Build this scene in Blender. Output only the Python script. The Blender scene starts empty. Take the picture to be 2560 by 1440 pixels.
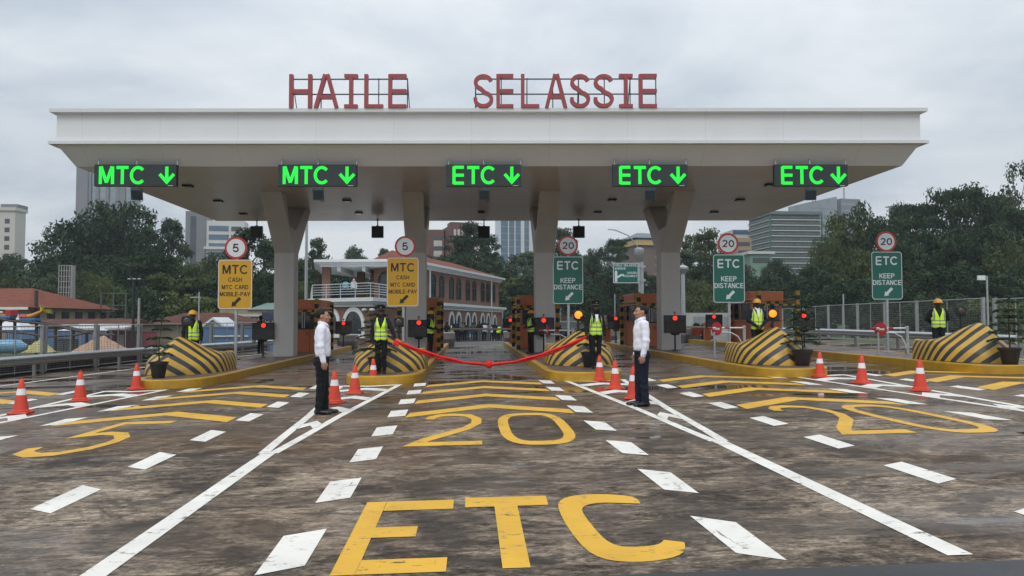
import bpy, bmesh, math, random
import numpy as np
from mathutils import Vector, Matrix

scene = bpy.context.scene
COL = scene.collection
R = math.radians
PI = math.pi

# ------------------------------------------------------------------ camera
CAM_H = 1.6
YAW = math.atan(105/1900.); PITCH = math.atan(77.5/1900.); ROLL = 0.001
cam_d = bpy.data.cameras.new('camera'); cam = bpy.data.objects.new('camera', cam_d); COL.objects.link(cam)
cam_d.sensor_width = 36.0; cam_d.lens = 36.0*1900/2560.
cam_d.clip_start = 0.1; cam_d.clip_end = 6000
FW = Vector((math.sin(YAW)*math.cos(PITCH), math.cos(YAW)*math.cos(PITCH), math.sin(PITCH)))
RT0 = Vector((math.cos(YAW), -math.sin(YAW), 0)); UP0 = RT0.cross(FW)
RT = RT0*math.cos(ROLL) - UP0*math.sin(ROLL); UP = UP0*math.cos(ROLL) + RT0*math.sin(ROLL)
M = Matrix((RT, UP, -FW)).transposed().to_4x4(); M.translation = (0, 0, CAM_H)
cam.matrix_world = M
scene.camera = cam

# ------------------------------------------------------------------ sky, sun, exposure
SUN_EL, SUN_ROT = R(55), R(200)
w = bpy.data.worlds.new('World'); scene.world = w; w.use_nodes = True
nt = w.node_tree; nd = nt.nodes; lk = nt.links
bg = nd['Background']
sky = nd.new('ShaderNodeTexSky'); sky.sky_type = 'NISHITA'; sky.sun_disc = False
sky.sun_elevation = SUN_EL; sky.sun_rotation = SUN_ROT; sky.dust_density = 4.0
skm = nd.new('ShaderNodeMix'); skm.data_type = 'RGBA'; skm.blend_type = 'MULTIPLY'; skm.inputs[0].default_value = 1.0
skm.inputs[7].default_value = (0.1, 0.1, 0.1, 1)
lk.new(sky.outputs[0], skm.inputs[6])
tc = nd.new('ShaderNodeTexCoord'); sep = nd.new('ShaderNodeSeparateXYZ'); lk.new(tc.outputs['Generated'], sep.inputs[0])
def wm(op, a, b=None, c=None):
    n = nd.new('ShaderNodeMath'); n.operation = op
    for i, v in enumerate((a, b, c)):
        if v is None: continue
        if isinstance(v, (int, float)): n.inputs[i].default_value = v
        else: lk.new(v, n.inputs[i])
    return n.outputs[0]
zc = wm('MAXIMUM', sep.outputs[2], 0.0)
den = wm('ADD', zc, 0.16)
cx = wm('DIVIDE', sep.outputs[0], den); cy = wm('DIVIDE', sep.outputs[1], den)
cmb = nd.new('ShaderNodeCombineXYZ'); lk.new(cx, cmb.inputs[0]); lk.new(cy, cmb.inputs[1])
def wnoise(scale, detail, rough, loc, dist=0.0):
    mp = nd.new('ShaderNodeMapping'); mp.inputs[1].default_value = loc; lk.new(cmb.outputs[0], mp.inputs[0])
    n = nd.new('ShaderNodeTexNoise'); n.inputs['Scale'].default_value = scale; n.inputs['Detail'].default_value = detail
    n.inputs['Roughness'].default_value = rough; n.inputs['Distortion'].default_value = dist
    lk.new(mp.outputs[0], n.inputs[0]); return n.outputs[0]
n1 = wnoise(0.55, 6, 0.52, (3.1, 1.7, 0), 0.3); n2 = wnoise(1.6, 7, 0.55, (9.0, 4.0, 2.0), 0.5)
mixn = wm('ADD', wm('MULTIPLY', n1, 0.68), wm('MULTIPLY', n2, 0.32))
rmp = nd.new('ShaderNodeValToRGB'); lk.new(mixn, rmp.inputs[0])
el = rmp.color_ramp.elements
el[0].position = 0.43; el[0].color = (0.42, 0.485, 0.565, 1)
el[1].position = 0.57; el[1].color = (0.70, 0.74, 0.775, 1)
e = el.new(0.50); e.color = (0.575, 0.63, 0.685, 1)
# overcast: paler near the horizon, brighter overhead
hz = wm('POWER', wm('SUBTRACT', 1.0, zc), 8.0)
hmx = nd.new('ShaderNodeMix'); hmx.data_type = 'RGBA'; lk.new(wm('MULTIPLY', hz, 0.70), hmx.inputs[0])
lk.new(rmp.outputs[0], hmx.inputs[6]); hmx.inputs[7].default_value = (0.72, 0.745, 0.765, 1)
zen = wm('ADD', 1.0, wm('MULTIPLY', wm('POWER', zc, 1.6), 1.15))
zmx = nd.new('ShaderNodeMix'); zmx.data_type = 'RGBA'; zmx.blend_type = 'MULTIPLY'; zmx.inputs[0].default_value = 1.0
lk.new(hmx.outputs[2], zmx.inputs[6]); lk.new(zen, zmx.inputs[7])
fin = nd.new('ShaderNodeMix'); fin.data_type = 'RGBA'; fin.inputs[0].default_value = 0.08
lk.new(zmx.outputs[2], fin.inputs[6]); lk.new(skm.outputs[2], fin.inputs[7])
lk.new(fin.outputs[2], bg.inputs[0]); bg.inputs[1].default_value = 1.07

sun_d = bpy.data.lights.new('sun', 'SUN'); sun = bpy.data.objects.new('sun', sun_d); COL.objects.link(sun)
sun_d.energy = 1.25; sun_d.angle = R(25); sun_d.color = (1.0, 0.96, 0.9)
sun.rotation_euler = (PI/2-SUN_EL, 0, R(-20))
scene.view_settings.view_transform = 'Standard'; scene.view_settings.look = 'None'
scene.view_settings.exposure = 0.0; scene.view_settings.gamma = 1.0
scene.cycles.max_bounces = 6; scene.cycles.diffuse_bounces = 3; scene.cycles.glossy_bounces = 3
scene.cycles.transparent_max_bounces = 8; scene.cycles.volume_bounces = 0
scene.cycles.use_denoising = True

# ------------------------------------------------------------------ the lie of the land and helpers to measure it
SL = 0.017      # crossfall of the plaza
SK = -0.055     # skew of the plaza line across the lanes
def sstep(a, b, x):
    t = min(1.0, max(0.0, (x-a)/(b-a))); return t*t*(3-2*t)
def gz(x, y):
    z = SL*min(20.0, max(-16.0, x))
    q = sstep(45, 100, y); z = z*(1-q)-1.05*q
    if y > 106:
        side = 0.50+0.50*sstep(-40, 40, x/max(1.0, y)*100)
        z += 17*sstep(106, 260, y)*side
    return z
def ray(px, py): return FW + RT*((px-1280)/1900.) - UP*((py-720)/1900.)
def G(px, py, z=0.0):
    d = ray(px, py); t = (z-CAM_H)/(d.z-SL*d.x); return Vector((0, 0, CAM_H))+d*t
def PY(px, py, y):          # point seen at (px,py) in the plane Y = y
    d = ray(px, py); return Vector((0, 0, CAM_H))+d*(y/d.y)
def PS(px, py, y0):         # point in the skewed plane Y = y0 + SK*X
    d = ray(px, py); return Vector((0, 0, CAM_H))+d*(y0/(d.y-SK*d.x))
def smn(v): return v if isinstance(v, (tuple, list)) else (v, v, v)

# ------------------------------------------------------------------ materials
MATS = {}
class NT:
    def __init__(s, name):
        s.m = bpy.data.materials.new(name); s.m.use_nodes = True; s.t = s.m.node_tree; s.n = s.t.nodes; s.l = s.t.links
        s.p = s.n['Principled BSDF']; s.tc = s.n.new('ShaderNodeTexCoord')
    def put(s, sock, v):
        if isinstance(v, bpy.types.NodeSocket): s.l.new(v, sock)
        elif isinstance(v, (tuple, list)) and len(v) == 3 and sock.type == 'RGBA': sock.default_value = (*v, 1)
        else: sock.default_value = v
    def math(s, op, a, b=None, c=None, clamp=False):
        n = s.n.new('ShaderNodeMath'); n.operation = op; n.use_clamp = clamp
        for i, v in enumerate((a, b, c)):
            if v is not None: s.put(n.inputs[i], v)
        return n.outputs[0]
    def coord(s, kind='Object', scale=(1, 1, 1), loc=(0, 0, 0), rot=(0, 0, 0)):
        if kind == 'World':
            g = s.n.new('ShaderNodeNewGeometry'); o = g.outputs['Position']
        else: o = s.tc.outputs[kind]
        mp = s.n.new('ShaderNodeMapping'); s.l.new(o, mp.inputs[0])
        mp.inputs[1].default_value = loc; mp.inputs[2].default_value = rot; mp.inputs[3].default_value = scale
        return mp.outputs[0]
    def noise(s, vec, scale, detail=4, rough=0.55, dist=0.0):
        n = s.n.new('ShaderNodeTexNoise'); s.l.new(vec, n.inputs[0]); n.inputs['Scale'].default_value = scale
        n.inputs['Detail'].default_value = detail; n.inputs['Roughness'].default_value = rough; n.inputs['Distortion'].default_value = dist
        return n.outputs[0]
    def ramp(s, fac, stops):
        n = s.n.new('ShaderNodeValToRGB'); s.put(n.inputs[0], fac); e = n.color_ramp.elements
        while len(e) < len(stops): e.new(0.5)
        for q, (p, c) in zip(e, stops):
            q.position = p; q.color = (*c, 1) if isinstance(c, (tuple, list)) else (c, c, c, 1)
        return n.outputs[0]
    def mix(s, fac, a, b, blend='MIX'):
        n = s.n.new('ShaderNodeMix'); n.data_type = 'RGBA'; n.blend_type = blend
        s.put(n.inputs[0], fac); s.put(n.inputs[6], a); s.put(n.inputs[7], b); return n.outputs[2]
    def bump(s, h, strength=0.3, dist=0.01):
        n = s.n.new('ShaderNodeBump'); n.inputs['Strength'].default_value = strength; n.inputs['Distance'].default_value = dist
        s.l.new(h, n.inputs['Height']); s.l.new(n.outputs[0], s.p.inputs['Normal'])
    def sepxyz(s, v):
        n = s.n.new('ShaderNodeSeparateXYZ'); s.l.new(v, n.inputs[0]); return n.outputs
    def attr(s, name):
        n = s.n.new('ShaderNodeAttribute'); n.attribute_name = name; return n
    def out(s, **kw):
        for k, v in kw.items():
            k = {'color': 'Base Color', 'rough': 'Roughness', 'metal': 'Metallic', 'spec': 'Specular IOR Level', 'emit': 'Emission Color', 'estr': 'Emission Strength', 'alpha': 'Alpha', 'sheen': 'Sheen Weight', 'sss': 'Subsurface Weight', 'coat': 'Coat Weight'}[k]
            s.put(s.p.inputs[k], v)
        return s.m

def mat(name, c, rough=0.6, metal=0.0, var=0.12, scale=6.0, bump=0.0, spec=0.5, dirt=0.0, emit=None, estr=0.0, kind='Object'):
    """one colour with its own wear: mottling, a little dirt, fine bump"""
    if name in MATS: return MATS[name]
    k = NT(name); v = k.coord(kind)
    n = k.noise(v, scale, 5, 0.6)
    lo = tuple(x*(1-var) for x in c); hi = tuple(min(1, x*(1+var)) for x in c)
    col = k.ramp(n, [(0.3, lo), (0.7, hi)])
    if dirt:
        d = k.noise(k.coord(kind, (1, 1, 0.35)), scale*0.45, 6, 0.65)
        col = k.mix(k.math('MULTIPLY', k.ramp(d, [(0.5, 0.0), (0.75, 1.0)]), dirt), col, (0.12, 0.09, 0.065))
    k.out(color=col, rough=k.ramp(n, [(0.2, max(0.02, rough-0.08)), (0.8, min(1, rough+0.08))]), metal=metal, spec=spec)
    if bump: k.bump(k.noise(v, scale*6, 4, 0.6), bump, 0.01)
    if emit: k.out(emit=emit, estr=estr)
    MATS[name] = k.m; return k.m

def stripes(name, axis, period, c1, c2, rough=0.5, off=0.0):
    if name in MATS: return MATS[name]
    k = NT(name); v = k.coord('Object'); s = k.sepxyz(v)[axis]
    f = k.math('FRACT', k.math('DIVIDE', k.math('ADD', s, off+50*period), period))
    n = k.noise(v, 9, 4); d = k.ramp(n, [(0.35, 0.78), (0.7, 1.05)])
    col = k.mix(k.math('GREATER_THAN', f, 0.5), c1, c2)
    k.out(color=k.mix(1.0, col, d, 'MULTIPLY'), rough=rough); MATS[name] = k.m; return k.m

# ------------------------------------------------------------------ mesh builder
class MB:
    def __init__(s): s.v = []; s.f = []; s.mi = []; s.cur = 0; s.at = None
    def add(s, vs, fs):
        o = len(s.v); s.v.extend([tuple(q) for q in vs]); s.f.extend([tuple(i+o for i in f) for f in fs]); s.mi.extend([s.cur]*len(fs)); return s
    def box(s, c, d, rz=0.0, rx=0.0, ry=0.0, taper=1.0):
        x, y, z = (q/2 for q in d); m = Matrix.Rotation(rz, 3, 'Z') @ Matrix.Rotation(ry, 3, 'Y') @ Matrix.Rotation(rx, 3, 'X')
        p = [(-x, -y, -z), (x, -y, -z), (x, y, -z), (-x, y, -z), (-x*taper, -y*taper, z), (x*taper, -y*taper, z), (x*taper, y*taper, z), (-x*taper, y*taper, z)]
        cc = Vector(c)
        return s.add([cc+m @ Vector(q) for q in p], [(0, 3, 2, 1), (4, 5, 6, 7), (0, 1, 5, 4), (1, 2, 6, 5), (2, 3, 7, 6), (3, 0, 4, 7)])
    def bb(s, a, b): return s.box([(p+q)/2 for p, q in zip(a, b)], [abs(q-p) for p, q in zip(a, b)])
    def rings(s, rs, cap=True, close=False):
        n = len(rs[0]); vs = [p for r in rs for p in r]; fs = []
        m = len(rs)
        for i in range(m if close else m-1):
            a = i*n; b = ((i+1) % m)*n
            for j in range(n): fs.append((a+j, a+(j+1) % n, b+(j+1) % n, b+j))
        if cap and not close: fs.append(tuple(range(n-1, -1, -1))); fs.append(tuple(range((m-1)*n, m*n)))
        return s.add(vs, fs)
    def tube(s, pts, r, n=8, cap=True, close=False, flat=1.0, upv=None):
        pts = [Vector(p) for p in pts]; rs = r if isinstance(r, (list, tuple)) else [r]*len(pts); out = []; m = len(pts); prev = None
        for i, p in enumerate(pts):
            if close: t = pts[(i+1) % m]-pts[i-1]
            else: t = pts[min(m-1, i+1)]-pts[max(0, i-1)]
            t.normalize()
            if prev is None:
                u = Vector(upv) if upv else (Vector((0, 0, 1)) if abs(t.z) < 0.9 else Vector((1, 0, 0)))
                a = t.cross(u).normalized()
            else: a = (prev-t*prev.dot(t)).normalized()
            prev = a; b = a.cross(t)
            out.append([p+(a*math.cos(2*PI*j/n)+b*math.sin(2*PI*j/n)*flat)*rs[i] for j in range(n)])
        return s.rings(out, cap, close)
    def cyl(s, a, b, r, r2=None, n=12): return s.tube([a, b], [r, r if r2 is None else r2], n)
    def lathe(s, prof, n=20, c=(0, 0, 0), cap=True):
        rs = [[(c[0]+r*math.cos(2*PI*j/n), c[1]+r*math.sin(2*PI*j/n), c[2]+z) for j in range(n)] for r, z in prof]
        return s.rings(rs, cap)
    def prism(s, poly, fn, d0, d1):
        """2-D outline pushed from depth d0 to d1; fn(u,v,d) -> xyz"""
        n = len(poly); a = [fn(u, v, d0) for u, v in poly]; b = [fn(u, v, d1) for u, v in poly]
        return s.add(a+b, [tuple(range(n)), tuple(range(2*n-1, n-1, -1))]+[((i+1) % n, i, n+i, n+(i+1) % n) for i in range(n)])
    def sphere(s, c, r, n=10, m=7):
        r = smn(r); rs = []
        for i in range(m+1):
            a = -PI/2+PI*i/m; q = max(0.02, math.cos(a))
            rs.append([(c[0]+r[0]*q*math.cos(2*PI*j/n), c[1]+r[1]*q*math.sin(2*PI*j/n), c[2]+r[2]*math.sin(a)) for j in range(n)])
        return s.rings(rs)
    def mesh(s, name, mats, smooth=None):
        me = bpy.data.meshes.new(name); me.from_pydata(s.v, [], s.f)
        for q in (mats if isinstance(mats, (list, tuple)) else [mats]): me.materials.append(q)
        if any(s.mi): me.polygons.foreach_set('material_index', s.mi)
        if s.at:
            for k, vals in s.at.items():
                a = me.attributes.new(k, 'FLOAT', 'POINT'); a.data.foreach_set('value', vals)
        fix(me)
        if smooth: shade(me, smooth)
        return me
    def build(s, name, mats, parent=None, smooth=None, bevel=0.0, loc=None):
        o = bpy.data.objects.new(name, s.mesh(name, mats, smooth)); COL.objects.link(o)
        if parent is not None: o.parent = parent
        if loc is not None: o.location = loc
        if bevel:
            b = o.modifiers.new('bevel', 'BEVEL'); b.width = bevel; b.segments = 2; b.limit_method = 'ANGLE'; b.angle_limit = R(40); b.harden_normals = False
        return o
def fix(me):
    bm = bmesh.new(); bm.from_mesh(me); bmesh.ops.recalc_face_normals(bm, faces=bm.faces); bm.to_mesh(me); bm.free(); me.update()
def shade(me, ang):
    me.polygons.foreach_set('use_smooth', [True]*len(me.polygons))
    if ang < 179: me.set_sharp_from_angle(angle=R(ang))
    me.update()

def tag(o, label, cat, group=None):
    o['label'] = label; o['category'] = cat
    if group: o['group'] = group
    return o
def thing(name, label, cat, loc=(0, 0, 0), rz=0.0, group=None):
    o = bpy.data.objects.new(name, None); COL.objects.link(o); o.location = loc; o.rotation_euler = (0, 0, rz)
    o.empty_display_size = 0.2
    return tag(o, label, cat, group)
def struct(o): o['kind'] = 'structure'; return o
def dup(root, loc, rz=None, label=None, scale=None):
    r = root.copy(); COL.objects.link(r); r.location = loc
    if rz is not None: r.rotation_euler = (0, 0, rz)
    if scale is not None: r.scale = smn(scale)
    if label: r['label'] = label
    for ch in list(root.children):
        c = ch.copy(); COL.objects.link(c); c.parent = r
        for g in list(ch.children):
            d = g.copy(); COL.objects.link(d); d.parent = c
    return r

# ------------------------------------------------------------------ lettering
def ribbon(pts, wd, closed=False):
    """a stroke of width wd along 2-D points -> list of quads with mitred joints"""
    P = [Vector(p) for p in pts]; n = len(P); L = []; Rr = []
    for i in range(n):
        if closed: a = (P[i]-P[i-1]); b = (P[(i+1) % n]-P[i])
        else: a = P[i]-P[i-1] if i else P[1]-P[0]; b = P[i+1]-P[i] if i < n-1 else P[i]-P[i-1]
        a.normalize(); b.normalize(); na = Vector((-a.y, a.x)); nb = Vector((-b.y, b.x)); m = na+nb
        m = na if m.length < 1e-6 else m.normalized(); c = max(0.45, m.dot(na))
        L.append(P[i]+m*(wd/2/c)); Rr.append(P[i]-m*(wd/2/c))
    q = []
    for i in range(n if closed else n-1):
        j = (i+1) % n; q.append((L[i], Rr[i], Rr[j], L[j]))
    return L, Rr, q
def arc(cx, cy, rx, ry, a0, a1, n=14): return [(cx+rx*math.cos(R(a0+(a1-a0)*i/n)), cy+ry*math.sin(R(a0+(a1-a0)*i/n))) for i in range(n+1)]
S_CURVE = arc(0.32, 0.755, 0.255, 0.19, 15, 250, 14)+arc(0.32, 0.255, 0.265, 0.20, 78, -195, 16)
GLY = {  # strokes in a box 0.64 wide, 1 high; centre lines
 'H': [[(0.06, 0), (0.06, 1)], [(0.58, 0), (0.58, 1)], [(0.06, 0.5), (0.58, 0.5)]],
 'A': [[(0.05, 0), (0.29, 1.0)], [(0.59, 0), (0.35, 1.0)], [(0.13, 0.33), (0.51, 0.33)]],
 'I': [[(0.32, 0), (0.32, 1)], [(0.08, 0.05), (0.56, 0.05)], [(0.08, 0.95), (0.56, 0.95)]],
 'L': [[(0.06, 1), (0.06, 0)], [(0.06, 0.05), (0.58, 0.05)]],
 'E': [[(0.06, 0), (0.06, 1)], [(0.06, 0.05), (0.58, 0.05)], [(0.06, 0.5), (0.58, 0.5)], [(0.06, 0.95), (0.58, 0.95)]],
 'S': [S_CURVE],
 'M': [[(0.07, 0), (0.07, 1)], [(0.71, 0), (0.71, 1)], [(0.10, 1.0), (0.39, 0.08)], [(0.68, 1.0), (0.39, 0.08)]],
 'T': [[(0.34, 0), (0.34, 1)], [(0.02, 0.935), (0.66, 0.935)]],
 'C': [arc(0.40, 0.5, 0.345, 0.435, 42, 318, 22)],
}
GLY.update({
 'K': [[(0.07, 0), (0.07, 1)], [(0.60, 1.0), (0.07, 0.36)], [(0.25, 0.58), (0.62, 0)]],
 'P': [[(0.07, 0), (0.07, 1)], [(0.07, 0.93), (0.36, 0.93)]+arc(0.36, 0.70, 0.20, 0.23, 80, -80, 10)+[(0.36, 0.47), (0.07, 0.47)]],
 'R': [[(0.07, 0), (0.07, 1)], [(0.07, 0.93), (0.38, 0.93)]+arc(0.38, 0.71, 0.20, 0.22, 80, -80, 10)+[(0.38, 0.49), (0.07, 0.49)], [(0.36, 0.49), (0.62, 0)]],
 'D': [[(0.07, 0), (0.07, 1)], [(0.07, 0.93), (0.28, 0.93)]+arc(0.28, 0.5, 0.33, 0.43, 80, -80, 14)+[(0.28, 0.07), (0.07, 0.07)]],
 'B': [[(0.07, 0), (0.07, 1)], [(0.07, 0.93), (0.34, 0.93)]+arc(0.34, 0.73, 0.20, 0.20, 80, -80, 9)+[(0.34, 0.53), (0.07, 0.53)], [(0.34, 0.53)]+arc(0.36, 0.295, 0.23, 0.235, 80, -80, 10)+[(0.34, 0.065), (0.07, 0.065)]],
 'N': [[(0.07, 0), (0.07, 1)], [(0.60, 0), (0.60, 1)], [(0.09, 1.0), (0.58, 0.0)]],
 'O': [arc(0.40, 0.5, 0.335, 0.43, 90, 450, 26)], 'G': [arc(0.40, 0.5, 0.335, 0.43, 42, 360, 22)+[(0.44, 0.48)]],
 'Y': [[(0.33, 0), (0.33, 0.42)], [(0.03, 1.0), (0.33, 0.40)], [(0.63, 1.0), (0.33, 0.40)]],
 '-': [[(0.05, 0.38), (0.36, 0.38)]], 'U': [[(0.07, 1.0), (0.07, 0.36)]+arc(0.33, 0.36, 0.26, 0.29, 190, 350, 10)+[(0.59, 0.36), (0.59, 1.0)]],
 'V': [[(0.03, 1.0), (0.33, 0.02)], [(0.63, 1.0), (0.33, 0.02)]], 'W': [[(0.03, 1), (0.24, 0.02)], [(0.45, 0.98), (0.24, 0.02)], [(0.45, 0.98), (0.66, 0.02)], [(0.87, 1), (0.66, 0.02)]],
 '5': [[(0.56, 0.93), (0.16, 0.93), (0.10, 0.50), (0.22, 0.58)]+arc(0.32, 0.33, 0.25, 0.265, 80, -165, 14)],
 '2': [arc(0.32, 0.71, 0.25, 0.225, 165, -20, 12)+[(0.50, 0.52), (0.10, 0.07), (0.60, 0.07)]], '0': [arc(0.34, 0.5, 0.27, 0.43, 90, 450, 26)],
})
GLY_I = [[(0.09, 0), (0.09, 1)]]
GW = {'M': 0.78, 'I': 0.18, 'W': 0.90, '-': 0.41, ' ': 0.34, 'T': 0.68, 'C': 0.76, 'O': 0.80, 'G': 0.78, 'A': 0.64, 'L': 0.58, 'E': 0.62, 'F': 0.6}
def letter(mb, ch, fn, wd, d0, d1, sx=1.0, sy=1.0, ox=0.0, oy=0.0, gl=None):
    for k, st in enumerate(gl or GLY[ch]):
        pts = [(ox+x*sx, oy+y*sy) for x, y in st]
        L, Rr, q = ribbon(pts, wd); e = 0.0006*k; n = len(pts)
        A = [fn(p.x, p.y, d0-e) for p in L]+[fn(p.x, p.y, d0-e) for p in Rr]; B = [fn(p.x, p.y, d1+e) for p in L]+[fn(p.x, p.y, d1+e) for p in Rr]
        fs = []; o = 2*n
        for i in range(n-1):
            fs += [(i, n+i, n+i+1, i+1), (o+i, o+i+1, o+n+i+1, o+n+i), (i, i+1, o+i+1, o+i), (n+i+1, n+i, o+n+i, o+n+i+1)]
        fs += [(0, o, o+n, n), (n-1, 2*n-1, o+2*n-1, o+n-1)]
        mb.add(A+B, fs)
def text(name, txt, h, m, parent, loc, wd=0.15, fit=None, align='C', gap=0.11):
    """a line of sans capitals of height h on the -Y side of a plate; fit squeezes it to a width"""
    adv = [GW.get(c, 0.66)+gap for c in txt]; tot = (sum(adv)-gap)*h; sx = h
    if fit: sx = h*fit/tot; tot = fit
    x = {'C': -tot/2, 'L': 0.0, 'R': -tot}[align]; b = MB()
    for c, a in zip(txt, adv):
        if c != ' ': letter(b, c, lambda u, v, d: (u, d, v), wd*h, -0.002, 0.0, sx=sx, sy=h, ox=x, oy=-h/2, gl=GLY_I if c == 'I' else None)
        x += a*sx
    return b.build(name, m, parent, loc=loc)
# ------------------------------------------------------------------ palette
WHITE_PAINT = mat('white_enamel', (0.72, 0.73, 0.74), 0.35, var=0.05)
STEEL = mat('galvanised_steel', (0.46, 0.48, 0.50), 0.38, 0.75, var=0.15, scale=12)
BLACK = mat('black_paint', (0.012, 0.013, 0.015), 0.4, var=0.2)
DARKGREY = mat('dark_grey_metal', (0.035, 0.045, 0.055), 0.4, 0.2)
YELLOW_KERB = mat('yellow_kerb_paint', (0.46, 0.26, 0.015), 0.45, var=0.16, scale=3, dirt=0.45, bump=0.15)
ORANGE = mat('orange_cladding', (0.54, 0.155, 0.055), 0.42, var=0.1, scale=3, dirt=0.12)
GLASS_DARK = mat('dark_glass', (0.02, 0.026, 0.032), 0.08, var=0.3, scale=2, spec=0.8)
RED_PAINT = mat('red_paint', (0.42, 0.025, 0.025), 0.4)
BLACK_YEL_Z = stripes('black_yellow_bands', 2, 0.40, (0.012, 0.012, 0.013), (0.50, 0.29, 0.02), off=0.0)
BLACK_YEL_X = stripes('black_yellow_rail_bands', 0, 0.40, (0.012, 0.012, 0.013), (0.50, 0.30, 0.02))
BLACK_YEL_Y = stripes('black_yellow_side_bands', 1, 0.40, (0.012, 0.012, 0.013), (0.50, 0.30, 0.02))

def wpart(mb, name, mats, root, **kw):
    """a part whose vertices were laid out in world coordinates"""
    L = root.location; mb.v = [(x-L.x, y-L.y, z-L.z) for x, y, z in mb.v]
    return mb.build(name, mats, root, **kw)

# ------------------------------------------------------------------ ground, concrete apron, asphalt
def axis(a, b, fine, far, n):
    out = list(np.arange(a, b+1e-6, fine)); s = fine
    q = b
    for i in range(n): s *= far; q += s; out.append(q)
    s = fine; q = a
    for i in range(n): s *= far; q -= s; out.insert(0, q)
    return out
k = NT('ground_earth_and_grass'); v = k.coord('World')
g1 = k.noise(v, 0.12, 6, 0.6); g2 = k.noise(v, 2.2, 5, 0.7)
grass = k.ramp(g2, [(0.3, (0.030, 0.055, 0.016)), (0.7, (0.075, 0.12, 0.035))]); earth = k.ramp(g2, [(0.3, (0.09, 0.065, 0.045)), (0.7, (0.16, 0.12, 0.085))])
k.out(color=k.mix(k.ramp(g1, [(0.40, 0.0), (0.62, 1.0)]), grass, earth), rough=0.95); k.bump(g2, 0.6, 0.06); GROUND = k.m
xs = axis(-60, 60, 4, 1.45, 12); ys = axis(-20, 240, 5, 1.45, 10)
mb = MB(); mb.add([(x, y, gz(x, min(y, 300))-0.07) for y in ys for x in xs], [(j*len(xs)+i, j*len(xs)+i+1, (j+1)*len(xs)+i+1, (j+1)*len(xs)+i) for j in range(len(ys)-1) for i in range(len(xs)-1)])
struct(mb.build('ground', GROUND, smooth=180))

def sheet(name, m, x0, x1, y0, y1, dz, st=2.0):
    nx = max(1, int((x1-x0)/st)); ny = max(1, int((y1-y0)/st)); X = [x0+(x1-x0)*i/nx for i in range(nx+1)]; Yy = [y0+(y1-y0)*i/ny for i in range(ny+1)]
    b = MB(); b.add([(x, y, gz(x, y)+dz) for y in Yy for x in X], [(j*(nx+1)+i, j*(nx+1)+i+1, (j+1)*(nx+1)+i+1, (j+1)*(nx+1)+i) for j in range(ny) for i in range(nx)])
    return struct(b.build(name, m, smooth=180))

def concrete(k):
    """brushed concrete stained brown and black, brush marks running across the lanes"""
    vs = k.coord('World', (0.45, 0.55, 1), rot=(0, 0, R(5))); vf = k.coord('World', (1.3, 2.3, 1), rot=(0, 0, R(-5))); vv = k.coord('World')
    a = k.noise(vs, 0.9, 9, 0.66, 0.9); b = k.noise(vf, 1.6, 9, 0.74, 0.35); c = k.noise(vv, 22, 5, 0.75); g0 = k.noise(vv, 3.4, 8, 0.72, 0.4)
    h = k.math('ADD', k.math('MULTIPLY', a, 0.50), k.math('ADD', k.math('MULTIPLY', b, 0.28), k.math('MULTIPLY', g0, 0.22)))
    col = k.ramp(h, [(0.41, (0.056, 0.046, 0.038)), (0.46, (0.120, 0.094, 0.072)), (0.50, (0.205, 0.160, 0.119)), (0.54, (0.305, 0.240, 0.178)), (0.60, (0.40, 0.320, 0.245))])
    f1 = k.noise(k.coord('World', (2.6, 6.5, 1), (1, 2, 0), (0, 0, R(3))), 1.7, 9, 0.80, 0.5); f2 = k.noise(k.coord('World', (9, 16, 1)), 2.2, 6, 0.8, 0.3)
    fl = k.math('ADD', k.math('MULTIPLY', f1, 0.62), k.math('MULTIPLY', f2, 0.38))
    col = k.mix(1.0, col, k.ramp(fl, [(0.41, 0.14), (0.47, 0.58), (0.53, 1.05), (0.59, 1.65)]), 'MULTIPLY')
    dk = k.noise(k.coord('World', (0.7, 1.0, 1), (5, 8, 0)), 1.2, 9, 0.76, 0.8)
    col = k.mix(k.math('MULTIPLY', k.ramp(dk, [(0.51, 0.0), (0.56, 1.0)]), 0.66), col, (0.034, 0.030, 0.028))
    # rusty brown silt in places
    s = k.noise(k.coord('World', (0.3, 0.5, 1), (7, 3, 0)), 0.55, 6, 0.6, 0.8)
    col = k.mix(k.math('MULTIPLY', k.ramp(s, [(0.47, 0.0), (0.64, 1.0)]), k.math('ADD', 0.22, k.math('MULTIPLY', k.math('SUBTRACT', k.sepxyz(k.coord('World'))[1], 7.0), 0.05, clamp=True), clamp=True)), col, (0.150, 0.078, 0.036))
    # grey cement smears
    g = k.noise(k.coord('World', (0.16, 1.0, 1), (2, 11, 0), (0, 0, R(-14))), 0.9, 5, 0.55, 1.2)
    col = k.mix(k.math('MULTIPLY', k.ramp(g, [(0.63, 0.0), (0.72, 1.0)]), 0.75), col, (0.17, 0.175, 0.185))
    return col, h, b, c
k = NT('stained_wet_concrete'); col, h, b, c = concrete(k)
vv = k.coord('World', (0.35, 1.15, 1), (4, 1, 0)); wet = k.noise(vv, 0.62, 5, 0.6, 0.9)
geo = k.sepxyz(k.coord('World'))
far = k.math('MULTIPLY', k.math('SUBTRACT', geo[1], 9.0), 0.011, clamp=True)      # wetter between the islands
wetv = k.math('ADD', wet, k.math('MINIMUM', far, 0.13))
damp = k.ramp(wetv, [(0.47, 0.0), (0.60, 1.0)]); pud = k.math('MAXIMUM', k.ramp(wetv, [(0.645, 0.0), (0.665, 1.0)]), k.ramp(k.noise(k.coord('World', (0.9, 2.6, 1), (3, 6, 0)), 1.15, 5, 0.62, 1.0), [(0.615, 0.0), (0.63, 1.0)]))
col = k.mix(k.math('MULTIPLY', damp, 0.42), col, (0.060, 0.034, 0.018))
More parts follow.
